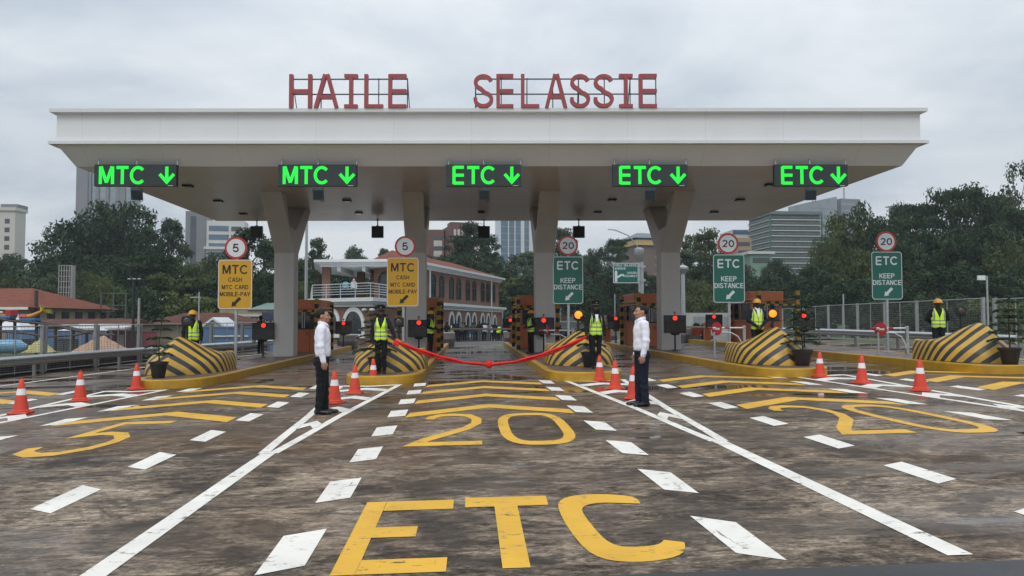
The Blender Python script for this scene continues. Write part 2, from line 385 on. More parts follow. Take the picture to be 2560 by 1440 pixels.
col = k.mix(k.math('MULTIPLY', pud, 0.6), col, (0.05, 0.028, 0.015))
rg = k.math('SUBTRACT', k.math('SUBTRACT', k.ramp(b, [(0.3, 0.50), (0.7, 0.70)]), k.math('MULTIPLY', damp, 0.24)), k.math('MULTIPLY', pud, 0.33), clamp=True)
k.out(color=col, rough=k.math('MAXIMUM', rg, 0.035), spec=k.math('ADD', k.math('MULTIPLY', damp, 0.16), k.math('ADD', 0.06, k.math('MULTIPLY', pud, 0.34))))
bh = k.math('MULTIPLY', k.math('ADD', k.math('MULTIPLY', b, 0.7), k.math('MULTIPLY', c, 0.3)), k.math('SUBTRACT', 1.0, k.math('MULTIPLY', pud, 0.93)))
k.bump(bh, 0.5, 0.012); CONCRETE = k.m
sheet('road', CONCRETE, -14.2, 20, -8, 47, 0.0)
k = NT('asphalt'); v = k.coord('World'); n = k.noise(v, 90, 3, 0.7); n2 = k.noise(v, 0.7, 5, 0.6)
k.out(color=k.mix(k.ramp(n2, [(0.35, 0.0), (0.7, 0.55)]), k.ramp(n, [(0.3, (0.012, 0.013, 0.015)), (0.75, (0.04, 0.042, 0.046))]), (0.055, 0.052, 0.05)), rough=k.ramp(n2, [(0.3, 0.35), (0.7, 0.75)]))
k.bump(n, 0.6, 0.006); ASPHALT = k.m
sheet('road_asphalt', ASPHALT, -14.2, 20, -8, 4.72, 0.005)
sheet('road_beyond', ASPHALT, -9.5, 24, 47.01, 86, 0.0)

# ------------------------------------------------------------------ painted markings
def paint(name, c, wear):
    k = NT(name); col, h, b, cc = concrete(k); v = k.coord('World')
    a = k.noise(v, 5.5, 8, 0.75); st = k.noise(k.coord('World', (3.0, 14.0, 1)), 2.4, 8, 0.78); ck = k.noise(k.coord('World', (16.0, 0.8, 1)), 1.0, 5, 0.7)
    m = k.math('ADD', k.math('MULTIPLY', a, 0.5), k.math('MULTIPLY', st, 0.5))
    f = k.math('MAXIMUM', k.ramp(m, [(0.385+wear, 1.0), (0.43+wear, 0.0)]), k.math('MULTIPLY', k.ramp(ck, [(0.335, 1.0), (0.35, 0.0)]), 0.8))
    d = k.noise(v, 1.1, 5, 0.6); base = k.mix(k.ramp(d, [(0.4, 0.0), (0.85, 0.55)]), c, tuple(x*0.55 for x in c))
    k.out(color=k.mix(f, base, col), rough=k.ramp(a, [(0.3, 0.42), (0.7, 0.65)]), spec=0.2); k.bump(k.noise(v, 60, 3, 0.7), 0.3, 0.004); return k.m
P_WHITE = paint('white_road_paint', (0.84, 0.80, 0.73), 0.02); P_YEL = paint('yellow_road_paint', (0.76, 0.43, 0.050), 0.02)
white = MB(); yel = MB(); LIFT = 0.005
def flat(b, poly, dz=LIFT): b.add([(x, y, gz(x, y)+dz) for x, y in poly], [tuple(range(len(poly)))])
def strip(b, pts, wd, closed=False, dz=LIFT, sy=1.0):
    L, Rr, q = ribbon([(x, y*sy) for x, y in pts], wd, closed); n = len(pts)
    b.add([(p.x, p.y/sy, gz(p.x, p.y/sy)+dz) for p in L]+[(p.x, p.y/sy, gz(p.x, p.y/sy)+dz) for p in Rr], [(i, n+i, n+(i+1) % n, (i+1) % n) for i in range(n if closed else n-1)])
LANES = [(-11.1, 1.58, 1.5), (-5.33, 1.46, 1.62), (0.34, 1.57, 1.58), (6.05, 1.60, 1.62), (11.8, 1.6, 1.6)]
for li, (lc, wl, wr) in enumerate(LANES):
    for kk in range(9):
        y = 3.58+1.9*kk+(0.15 if kk > 4 else 0)
        if y > 4.5 or li != 2:
            flat(white, [(lc-wl-0.13, y-0.62+0.10), (lc-wl+0.15, y-0.42+0.06), (lc-wl+0.13, y+0.52), (lc-wl-0.16, y+0.36)])
            flat(white, [(lc+wr-0.14, y-0.42), (lc+wr+0.13, y-0.60), (lc+wr+0.12, y+0.32), (lc+wr-0.17, y+0.55)])
    for t, dz in ((14.3, 0), (16.3, 0), (18.15, 0), (19.85, 0)):
        flat(yel, [(lc-1.40, t-1.68), (lc, t-0.56), (lc, t), (lc-1.37, t-1.09)]); flat(yel, [(lc, t-0.56), (lc+1.40, t-1.68), (lc+1.38, t-1.09), (lc, t)])
def num2(cx):
    c = [(-0.36, 12.30)]+[(-0.34, 12.55), (-0.22, 12.78), (0.0, 12.84), (0.25, 12.70), (0.385, 12.25), (0.38, 11.75), (0.22, 11.20), (-0.05, 10.70), (-0.30, 10.25), (-0.43, 9.89), (0.44, 9.89)]
    strip(yel, [(cx+x, y) for x, y in c], 0.155, sy=0.52)
def num0(cx):
    c = [(cx+0.44*math.copysign(abs(math.cos(a))**0.62, math.cos(a)), 11.22+1.47*math.copysign(abs(math.sin(a))**0.62, math.sin(a))) for a in [2*PI*i/28 for i in range(28)]]
    strip(yel, c, 0.155, True, sy=0.52)
def num5(cx):
    c = [(0.44, 12.80), (-0.33, 12.80), (-0.38, 11.45), (-0.1, 11.66), (0.16, 11.55), (0.36, 11.15), (0.39, 10.75), (0.32, 10.28), (0.1, 9.92), (-0.16, 9.85), (-0.38, 10.05), (-0.45, 10.45)]
    strip(yel, [(cx+x, y) for x, y in c], 0.165, sy=0.52)
for lc in (0.34, 6.05, 11.8): num2(lc-0.62); num0(lc+0.60)
for lc in (-11.1, -5.33): num5(lc+0.05)
CP = [(1.45, 6.47), (1.47, 6.69), (1.36, 6.79), (1.20, 6.86), (1.05, 6.865), (0.92, 6.83), (0.82, 6.74), (0.755, 6.58), (0.735, 6.30), (0.74, 5.90), (0.765, 5.50), (0.80, 5.22), (0.86, 5.06), (0.95, 4.98), (1.10, 4.945), (1.24, 4.97), (1.37, 5.03), (1.46, 5.14), (1.51, 5.34)]
CI = [(1.38, 5.41), (1.34, 5.335), (1.27, 5.285), (1.18, 5.27), (1.08, 5.275), (1.01, 5.33), (0.965, 5.48), (0.94, 5.75), (0.925, 6.05), (0.92, 6.28), (0.95, 6.43), (1.02, 6.51), (1.12, 6.545), (1.22, 6.53)]
def chaikin(p, it=2):
    for _ in range(it):
        q = [p[0]]
        for a, c in zip(p, p[1:]): q += [(a[0]*0.75+c[0]*0.25, a[1]*0.75+c[1]*0.25), (a[0]*0.25+c[0]*0.75, a[1]*0.25+c[1]*0.75)]
        p = q+[p[-1]]
    return p
def resample(p, n):
    d = [0.0]
    for a, c in zip(p, p[1:]): d.append(d[-1]+math.hypot(c[0]-a[0], (c[1]-a[1])*0.4))
    t = np.linspace(0, d[-1], n); return [(float(np.interp(q, d, [x for x, _ in p])), float(np.interp(q, d, [y for _, y in p]))) for q in t]
CP = resample(chaikin(CP), 40); CI = resample(chaikin(CI), 40)
def etc(lc):
    o = lc-0.34
    E_ = [(-0.88, 4.90), (-0.90, 6.82), (-0.73, 6.82), (-0.72, 4.90)]
    flat(yel, [(o+x, y) for x, y in E_])
    for y0, y1, x1 in ((4.90, 5.19, -0.15), (5.71, 5.99, -0.40), (6.50, 6.82, -0.14)): flat(yel, [(o-0.725, y0), (o+x1, y0), (o+x1, y1), (o-0.725, y1)], LIFT)
    flat(yel, [(o-0.04, 6.53), (o+0.67, 6.53), (o+0.68, 6.86), (o-0.04, 6.87)]); flat(yel, [(o+0.21, 4.92), (o+0.39, 4.92), (o+0.405, 6.53), (o+0.21, 6.53)])
    n = len(CP)   # C between its outer and inner outline
    inner = [CI[min(len(CI)-1, round(i*(len(CI)-1)/(n-1)))] for i in range(n)][::-1]
    for i in range(n-1):
        a, b2, c, d = CP[i], CP[i+1], inner[i+1], inner[i]
        flat(yel, [(o+a[0], a[1]), (o+b2[0], b2[1]), (o+c[0], c[1]), (o+d[0], d[1])] if c != d else [(o+a[0], a[1]), (o+b2[0], b2[1]), (o+c[0], c[1])])
for lc in (0.34, 6.37, 12.1): etc(lc)
for xg in (-8.14, -2.46, 3.14, 8.85):
    strip(white, [(xg+0.06, 4.86), (xg, 9.5)], 0.175)
    for sgn in (-1, 1):
        strip(white, [(xg+sgn*0.06, 9.51), (xg+sgn*0.13, 10.6), (xg+sgn*0.26, 13.0), (xg+sgn*0.72, 19.15)], 0.13)
    for yb, hw in ((11.9, 0.13), (13.9, 0.24), (15.9, 0.37), (17.8, 0.52)):
        flat(white, [(xg-hw, yb-0.35), (xg, yb+0.05), (xg+hw, yb-0.35), (xg+hw+0.04, yb+0.15), (xg, yb+0.6), (xg-hw-0.04, yb+0.15)])
    flat(white, [(xg-0.66, 18.9), (xg, 18.65), (xg+0.66, 18.9), (xg+0.7, 19.2), (xg, 18.95), (xg-0.7, 19.2)])
strip(white, [(-12.8, -4), (-12.9, 20), (-12.2, 30), (-10.6, 40)], 0.15); strip(white, [(17.6, -4), (17.6, 24)], 0.15)
struct(white.build('road_markings', P_WHITE)); struct(yel.build('road_markings', P_YEL))

# ------------------------------------------------------------------ toll islands
ISL_X = [-7.65, -2.25, 3.0, 8.3, 13.6]
IH = 0.22
k = NT('island_block_paving'); v = k.coord('World', (1, 1, 1))
br = k.n.new('ShaderNodeTexBrick'); k.l.new(v, br.inputs[0]); br.inputs['Scale'].default_value = 4.5; br.inputs['Mortar Size'].default_value = 0.015
br.inputs[1].default_value = (0.17, 0.095, 0.075, 1); br.inputs[2].default_value = (0.125, 0.085, 0.075, 1); br.inputs[3].default_value = (0.06, 0.05, 0.045, 1)
n = k.noise(v, 0.9, 5, 0.6)
k.out(color=k.mix(k.ramp(n, [(0.4, 0.0), (0.7, 0.7)]), br.outputs[0], (0.13, 0.11, 0.095)), rough=k.ramp(n, [(0.3, 0.25), (0.7, 0.7)])); PAVING = k.m
ISL_LAB = ['toll island left of the left MTC sign, yellow kerb with brick paving', 'toll island left of the ribbon under the second MTC sign, yellow kerb', 'toll island right of the ribbon under the first ETC sign, yellow kerb',
           'long toll island behind the white shirted man on the right, yellow kerb', 'outermost toll island on the right before the mesh fence, yellow kerb']
NOSE = []
for i, cx in enumerate(ISL_X):
    hw = 1.0; y0 = 19.0+SK*cx; NOSE.append(y0); y1 = 46.0+SK*cx
    if i == 4: y0 -= 0.2
    out = [(cx-hw, y1), (cx-hw, y0+1.5)]+[(cx+hw*math.copysign(abs(math.sin(a))**0.75, math.sin(a)), y0+1.5-1.5*abs(math.cos(a))**0.8) for a in [R(-80+20*j) for j in range(9)]]+[(cx+hw, y0+1.5), (cx+hw, y1)]
    inn = [(cx+(x-cx)*0.84, (y0+0.22+(y-y0)*0.97 if y < y1 else y-0.16)) for x, y in out]
    root = thing('toll_island', ISL_LAB[i], 'traffic island', (cx, y0+1.5, gz(cx, 20)), group='toll islands with yellow kerbs')
    kb = MB(); n = len(out); Z = lambda x, h: SL*x+h
    kb.add([(x, y, Z(x, -0.15)) for x, y in out]+[(x, y, Z(x, IH-0.02)) for x, y in out]+[(cx+(x-cx)*0.985, y+(0.02 if y < y1 else 0), Z(x, IH)) for x, y in out]+[(x, y, Z(x, IH)) for x, y in inn]+[(x, y, Z(x, IH-0.05)) for x, y in inn],
           [(q*n+j, q*n+(j+1) % n, (q+1)*n+(j+1) % n, (q+1)*n+j) for q in range(4) for j in range(n)])
    wpart(kb, 'kerb', YELLOW_KERB, root, smooth=35)
    pv = MB(); pv.add([(x, y, Z(x, IH-0.012)) for x, y in inn], [tuple(range(n))]); wpart(pv, 'paving', PAVING, root)

# ------------------------------------------------------------------ canopy
k = NT('white_cladding_panels'); v = k.coord('World'); s = k.sepxyz(v)
seam = k.math('LESS_THAN', k.math('FRACT', k.math('DIVIDE', k.math('ADD', s[0], 100.0), 2.44)), 0.006)
n = k.noise(k.coord('World', (1, 1, 0.25)), 1.1, 5, 0.6); n2 = k.noise(v, 0.35, 3)
col = k.mix(k.math('MULTIPLY', k.ramp(n, [(0.45, 0.0), (0.8, 0.3)]), 1.0), (0.70, 0.71, 0.725), (0.58, 0.58, 0.58))
k.out(color=k.mix(k.math('MULTIPLY', seam, 0.26), col, (0.25, 0.25, 0.25)), rough=k.ramp(n2, [(0.3, 0.36), (0.7, 0.52)])); k.bump(n2, 0.12, 0.05); CLAD = k.m
k = NT('soffit_panels'); v = k.coord('World'); s = k.sepxyz(v)
sx = k.math('LESS_THAN', k.math('FRACT', k.math('DIVIDE', k.math('ADD', s[1], 100.0), 1.22)), 0.010); sy = k.math('LESS_THAN', k.math('FRACT', k.math('DIVIDE', k.math('ADD', s[0], 100.0), 2.44)), 0.006)
n = k.noise(v, 0.5, 4); k.out(color=k.mix(k.math('MULTIPLY', k.math('MAXIMUM', sx, sy), 0.35), k.ramp(n, [(0.3, (0.56, 0.525, 0.495)), (0.7, (0.62, 0.585, 0.555))]), (0.15, 0.14, 0.13)), rough=0.26, spec=0.5); k.bump(k.noise(v, 0.9, 3), 0.08, 0.03); SOFFIT = k.m
k = NT('column_render'); v = k.coord('World'); n = k.noise(k.coord('World', (1, 1, 0.2)), 1.4, 5, 0.6)
k.out(color=k.ramp(n, [(0.3, (0.53, 0.515, 0.50)), (0.75, (0.62, 0.605, 0.59))]), rough=k.ramp(n, [(0.3, 0.4), (0.7, 0.6)])); COLUMN = k.m
canopy = thing('toll_canopy', 'wide white toll plaza canopy on four forked columns', 'canopy', (1.0, 31.0, 0.25))
ZS = 6.49
def shp(x, y, z): return (x, y+SK*x, z)
def slab_ring(b, prof, x0, x1, y0, y1):
    """prof: (outset, z) pairs swept round the sheared rectangle"""
    rs = []
    for o, z in prof: rs.append([shp(x0-o, y0-o, z), shp(x1+o, y0-o, z), shp(x1+o, y1+o, z), shp(x0-o, y1+o, z)])
    return b.rings(rs)
X0 = PS(142, 300, 23.65).x; X1 = PS(2300, 300, 23.65).x; YF, YB = 23.65, 38.3
b = MB(); slab_ring(b, [(0, 7.165), (0, 8.03)], X0, X1, YF, YB); wpart(b, 'fascia', CLAD, canopy)
b = MB(); slab_ring(b, [(0.002, 8.03), (0.155, 8.065), (0.16, 8.175), (-0.4, 8.18)], X0, X1, YF, YB); wpart(b, 'cornice', CLAD, canopy)
b = MB(); slab_ring(b, [(0.17, 7.06), (0.175, 7.155), (-0.1, 7.165)], X0, X1, YF, YB); wpart(b, 'ledge', CLAD, canopy)
b = MB(); rs = [[shp(X0, YF, 7.059), shp(X1, YF, 7.059), shp(X1, YB, 7.059), shp(X0, YB, 7.059)], [shp(X0+0.08, YF+0.06, 6.98), shp(X1-0.08, YF+0.06, 6.98), shp(X1-0.08, YB-0.06, 6.98), shp(X0+0.08, YB-0.06, 6.98)]]
xs0 = PS(190, 413, 24.2).x; xs1 = PS(2255, 413, 24.2).x
rs.append([shp(xs0, 24.2, ZS), shp(xs1, 24.2, ZS), shp(xs1, 37.75, ZS), shp(xs0, 37.75, ZS)])
b.rings(rs, cap=False); wpart(b, 'sloped_edge', CLAD, canopy)
b = MB(); b.add([shp(xs0, 24.2, ZS), shp(xs1, 24.2, ZS), shp(xs1, 37.75, ZS), shp(xs0, 37.75, ZS)], [(0, 1, 2, 3)]); wpart(b, 'soffit', SOFFIT, canopy)
COLX = [-7.62, -2.22, 3.08, 8.22]
prof_col = [(31.2, 0), (31.2, 4.32), (28.95, ZS), (29.7, ZS), (30.35, 5.33), (31.45, 5.28), (33.3, ZS), (34.3, ZS), (31.95, 4.32), (31.95, 0)]
for cx in COLX:
    b = MB(); z0 = SL*cx+0.1; hw = 0.41
    q = [(y, (z if z > 0 else z0)) for y, z in prof_col]
    b.prism(q, lambda u, v, d: (cx+d, u+SK*cx, v), -hw, hw)
    b.v = [(x, y, z) for x, y, z in b.v]
    wpart(b, 'column', COLUMN, canopy, bevel=0.035)
for px, py in ((470, 463), (545, 501), (608, 533), (867, 500), (897, 531), (1203, 528), (1494, 529), (1530, 498), (1785, 529), (1850, 498), (1925, 460)):
    d = ray(px, py); p = Vector((0, 0, CAM_H))+d*((ZS-CAM_H)/d.z)
    b = MB(); b.box((p.x, p.y, ZS-0.035), (0.32, 0.32, 0.065)); o = wpart(b, 'downlight', BLACK, canopy)
    b = MB(); b.box((p.x, p.y, ZS-0.07), (0.24, 0.24, 0.008)); b.v = [(x-canopy.location.x, y-canopy.location.y, z-canopy.location.z) for x, y, z in b.v]; b.build('lens', GLASS_DARK, o)

# ------------------------------------------------------------------ roof lettering
LET = mat('dusty_red_letter_paint', (0.33, 0.058, 0.066), 0.5, var=0.12, scale=2); LETSIDE = mat('faded_letter_edges', (0.36, 0.14, 0.13), 0.55, var=0.15)
def roof_word(word, spans, label):
    yl = 23.52; p0 = PS(spans[0][0], 264, yl); zb = 8.18
    root = thing('roof_sign', label, 'rooftop sign', (p0.x, p0.y, zb), math.atan(SK))
    ux = math.sqrt(1+SK*SK); scale_x = lambda px: (PS(px, 230, yl).x-p0.x)*ux
    for ch, (a, c) in zip(word, spans):
        xa, xb = scale_x(a), scale_x(c); wdt = xb-xa; sx = (wdt-0.0)/0.64; b = MB(); z0 = 0.0; ht = 1.06
        letter(b, ch, lambda u, v, d: (u, d, v), 0.112, -0.07, 0.09, sx=sx, sy=ht, ox=xa, oy=0.0)
        for f in range(len(b.f)):
            pass
        o = b.build('letter', LET, root); o['label'] = 'letter '+ch
    L = scale_x(spans[-1][1]); b = MB()
    for z in (0.48, 0.96): b.box((L/2, 0.14, z), (L-0.1, 0.035, 0.035))
    n = max(3, int(L/0.75))
    for i in range(n+1): b.box((0.05+(L-0.1)*i/n, 0.165, 0.5), (0.03, 0.03, 1.0))
    for i in range(0, n+1, 2): b.cyl((0.05+(L-0.1)*i/n, 0.17, 0.95), (0.05+(L-0.1)*i/n, 0.75, 0.0), 0.015, n=6)
    b.build('support_frame', DARKGREY, root)
roof_word('HAILE', [(723, 781), (785, 847), (856, 900), (911, 963), (971, 1021)], 'red rooftop letters spelling HAILE on the white canopy')
roof_word('SELASSIE', [(1184, 1233), (1241, 1288), (1302, 1353), (1362, 1418), (1425, 1475), (1484, 1534), (1542, 1587), (1597, 1646)], 'red rooftop letters spelling SELASSIE on the white canopy')

# ------------------------------------------------------------------ LED lane signs under the canopy edge
k = NT('green_led_dots'); v = k.coord('Object', (34, 34, 34)); s = k.sepxyz(v)
fx = k.math('ABSOLUTE', k.math('SUBTRACT', k.math('FRACT', s[0]), 0.5)); fz = k.math('ABSOLUTE', k.math('SUBTRACT', k.math('FRACT', s[2]), 0.5))
dot = k.math('LESS_THAN', k.math('MAXIMUM', fx, fz), 0.40)
k.out(color=(0.01, 0.05, 0.012), emit=(0.004, 1.0, 0.055), estr=k.math('ADD', 0.55, k.math('MULTIPLY', dot, 0.75))); LED = k.m
LEDBOX = mat('led_panel_black', (0.022, 0.032, 0.036), 0.45, var=0.15)
LEDS = [(338, 235, 441, 'MTC', 'LED board reading MTC with green arrow, leftmost under the canopy'), (793, 695, 892, 'MTC', 'LED board reading MTC with green arrow, above the left forked column'),
        (1209, 1115, 1304, 'ETC', 'LED board reading ETC with green arrow, over the ribboned middle lane'), (1625, 1532, 1720, 'ETC', 'LED board reading ETC with green arrow, above the right forked column'),
        (2028, 1936, 2120, 'ETC', 'LED board reading ETC with green arrow, rightmost under the canopy')]
FLOODL = ['floodlight hanging below the leftmost LED board', 'floodlight hanging below the second LED board from the left', 'floodlight hanging below the middle LED board', 'floodlight hanging below the LED board above the right forked column', 'floodlight hanging below the rightmost LED board']
for i, (pxc, pa, pb, wd_, lab) in enumerate(LEDS):
    p = PS(pxc, 438, 23.86); wdt = PS(pb, 438, 23.86).x-PS(pa, 438, 23.86).x; hh = 0.69
    root = thing('lane_led_sign', lab, 'LED sign', (p.x, p.y, p.z-hh/2), math.atan(SK), 'LED lane boards under the canopy')
    b = MB(); b.box((0, 0.08, hh/2), (wdt, 0.16, hh)); b.build('housing', LEDBOX, root, bevel=0.008)
    lw = 0.098; x = -wdt/2+(0.16 if wd_ == 'MTC' else 0.22)
    for ch, gw in zip(wd_, ({'M': 0.80, 'T': 0.68, 'C': 0.72, 'E': 0.66}[c] for c in wd_)):
        b = MB(); letter(b, ch, lambda u, v, d: (u, d, v), lw, -0.006, -0.001, sx=0.60, sy=0.56, ox=x, oy=0.065); o = b.build('led_letter', LED, root); o['label'] = 'green letter '+ch
        x += gw*0.60+(0.05 if wd_ == 'MTC' else 0.045)
    ax = wdt/2-0.30; b = MB()
    for kk, st in enumerate(([(ax, 0.62), (ax, 0.13)], [(ax-0.225, 0.38), (ax, 0.125), (ax+0.225, 0.38)])):
        L, Rr, q = ribbon(st, 0.10)
        for quad in q: b.prism([(t.x, t.y) for t in quad], lambda u, v, d: (u, d, v), -0.006-0.001*kk, -0.001)
    b.build('led_arrow', LED, root)
    for hx in (-wdt/2+0.08, 0, wdt/2-0.02):
        b = MB(); b.tube([(hx, 0.10, hh-0.01), (hx, 0.10, hh+0.17), (hx, 0.16, hh+0.225), (hx, 0.30, hh+0.23)], 0.018, 6); b.build('hanger', STEEL, root, smooth=60)
    b = MB(); b.box((wdt/2-0.18, -0.003, 0.012), (0.16, 0.004, 0.014)); b.build('maker_plate', WHITE_PAINT, root)
    # floodlight
    f = thing('floodlight', FLOODL[i], 'floodlight', (p.x+0.02, p.y+0.1, p.z-hh/2), math.atan(SK)+(-0.25*(p.x-0.4)/10), 'floodlights below the LED boards')
    m = Matrix.Rotation(R(-22), 3, 'X'); b = MB(); b.box((0, 0, -0.25), (0.34, 0.10, 0.36), rx=R(24)); b.build('housing', mat('floodlight_blue_grey', (0.06, 0.095, 0.13), 0.35, 0.1), f, bevel=0.015)
    b = MB(); b.box((0, -0.060, -0.275), (0.28, 0.006, 0.26), rx=R(24)); b.build('glass', mat('floodlight_glass', (0.03, 0.045, 0.06), 0.4, var=0.1, spec=0.3), f)
    b = MB(); b.box((0, 0.01, -0.085), (0.35, 0.12, 0.035), rx=R(24)); b.cyl((0, 0.02, 0.0), (0, 0.02, -0.09), 0.012, n=6); b.build('bracket', STEEL, f)
    b = MB(); b.tube([(0.05, 0.06, -0.37), (0.07, 0.1, -0.45), (0.14, 0.1, -0.46), (0.17, 0.06, -0.40)], 0.008, 5); b.build('cable', BLACK, f)

# black displays hanging from the rear edge
REAR = [(642, 'black square display hanging at the rear canopy edge behind the first MTC lane'), (944, 'black square display hanging at the rear canopy edge beside the second column'), (1210, 'black square display hanging at the rear canopy edge over the ribboned lane'), (1447, 'black square display hanging above the first ETC speed sign')]
for px, lab in REAR:
    p = PS(px, 580, 37.4); root = thing('lane_display', lab, 'display', p, math.atan(SK), 'square displays at the rear canopy edge')
    b = MB(); b.box((0, 0, 0), (0.58, 0.14, 0.58)); b.build('panel', BLACK, root, bevel=0.012)
    b = MB(); b.cyl((0, 0, 0.285), (0, 0, ZS-p.z), 0.028, n=8); b.box((0, 0, ZS-p.z-0.012), (0.16, 0.16, 0.02)); b.box((0, 0, 0.30), (0.12, 0.1, 0.04)); b.build('hanger', BLACK, root)
# ------------------------------------------------------------------ striped impact barriers at the island noses
k = NT('chevron_barrier_paint'); a = k.attr('band'); f = k.math('FRACT', k.math('DIVIDE', a.outputs['Fac'], 0.36))
v = k.coord('Object'); n = k.noise(v, 5, 6, 0.65); n2 = k.noise(v, 1.2, 4)
yl = k.ramp(n, [(0.3, (0.52, 0.305, 0.035)), (0.7, (0.64, 0.395, 0.065))]); bk = k.ramp(n, [(0.3, (0.022, 0.023, 0.026)), (0.7, (0.05, 0.052, 0.056))])
col = k.mix(k.math('GREATER_THAN', f, 0.53), yl, bk)
k.out(color=k.mix(k.math('MULTIPLY', k.ramp(n2, [(0.5, 0), (0.8, 1)]), 0.25), col, (0.15, 0.11, 0.08)), rough=0.5)
chip = k.ramp(k.noise(v, 11, 6, 0.75), [(0.655, 0.0), (0.67, 1.0)]); k.out(color=k.mix(chip, k.p.inputs['Base Color'].links[0].from_socket, (0.26, 0.25, 0.235))); k.bump(n, 0.25, 0.008); CHEV = k.m
CONC_GREY = mat('raw_concrete', (0.30, 0.30, 0.29), 0.75, var=0.2, dirt=0.3, bump=0.3)
HUMPLAB = ['black and yellow striped barrier hump with a potted tree at its left', 'black and yellow striped barrier hump behind the uniformed woman holding the left ribbon end', 'black and yellow striped barrier hump behind the capped officer with long braids',
           'black and yellow striped barrier hump in front of the suited man in vest and helmet', 'black and yellow striped barrier hump at the right edge of the photo']
HN = [21.1, 20.55, 21.3, 19.85, 19.0]
def hump_mesh(root):
    Ln, W, Hh = 2.42, 0.96, 1.02; nu, nv = 46, 36; vs = []; band = []
    for i in range(nu+1):
        t = i/nu; y = Ln*t**1.25; s = y/Ln
        r = Hh*(1-(1-min(1, s/0.36))**2.0)**0.62 if s < 0.36 else Hh-(Hh-0.55)*sstep(0.36, 0.93, s)
        if s > 0.93: r += 0.05*sstep(0.93, 1.0, s)
        hw = W*(1-(1-min(1, s/0.62))**2.1)**0.56
        if s > 0.62: hw = W-0.02*(s-0.62)
        p = 1.75+2.6*sstep(0.25, 1.0, s)
        for j in range(nv+1):
            u = 1-2*j/nv; au = abs(u); sh = 0.34+0.58*sstep(0.30, 0.95, s)     # shoulder: near-vertical flank below, pitched top above
            if au > 0.80: q = (1-au)/0.20; x = hw*(1-0.07*q*q); z = r*sh*q
            else: q = au/0.80; x = hw*0.93*q; z = r*(sh+(1-sh)*(1-q**(1.12+0.5*s)))
            x = math.copysign(x, u)
            if s > 0.85: z -= 0.09*sstep(0.86, 0.96, s)*max(0, 1-(x/(hw*0.8+1e-6))**2)*(1 if au < 0.8 else 0)
            vs.append((x, y, z)); lat = abs(x)
            yy = y+0.30*lat*(1-s); band.append(z+0.42*lat*(1-0.35*s)+0.42*max(0, yy)+0.34*max(0, yy)**2)
    n = nv+1; fs = [(i*n+j, i*n+j+1, (i+1)*n+j+1, (i+1)*n+j) for i in range(nu) for j in range(nv)]
    b = MB(); b.add(vs, fs); b.at = {'band': band}
    b.build('hump_shell', CHEV, root, smooth=32)
    e = MB(); top = [(x, y+0.004, z) for x, y, z in vs[nu*n:]]; e.add(top, [tuple(range(n))]); e.build('tail_wall', CHEV, root)
    g = MB(); rs = []
    for i in range(nu-7, nu+1):
        row = vs[i*n:(i+1)*n]; q = [p for p in row if p[2] > max(z for _, _, z in row)*0.80 and abs(p[0]) < 0.74]; rs.append((q[0], q[-1]))
    g.add([(x*0.9, y, z+0.012-0.03) for a in rs for x, y, z in a], []) if False else None
    g.box((0, Ln-0.30, 0.535), (1.15, 0.5, 0.03)); g.build('concrete_top', CONC_GREY, root, bevel=0.01)
hp = []
for i, cx in enumerate(ISL_X):
    x = [-8.22, -2.28, 3.28, 8.5, 13.75][i]
    loc = (x, HN[i], SL*x+IH-0.012)
    if i == 0: r0 = thing('impact_barrier', HUMPLAB[0], 'crash barrier', loc, group='striped humps on the island noses'); hump_mesh(r0)
    else: dup(r0, loc, label=HUMPLAB[i], scale=((1, 1, 1), (1.08, 1, 1.0), (1.05, 1, 1.03), (1, 1, 1), (1, 1, 1.02))[i])
r0.scale = (1.1, 1.15, 1.02)

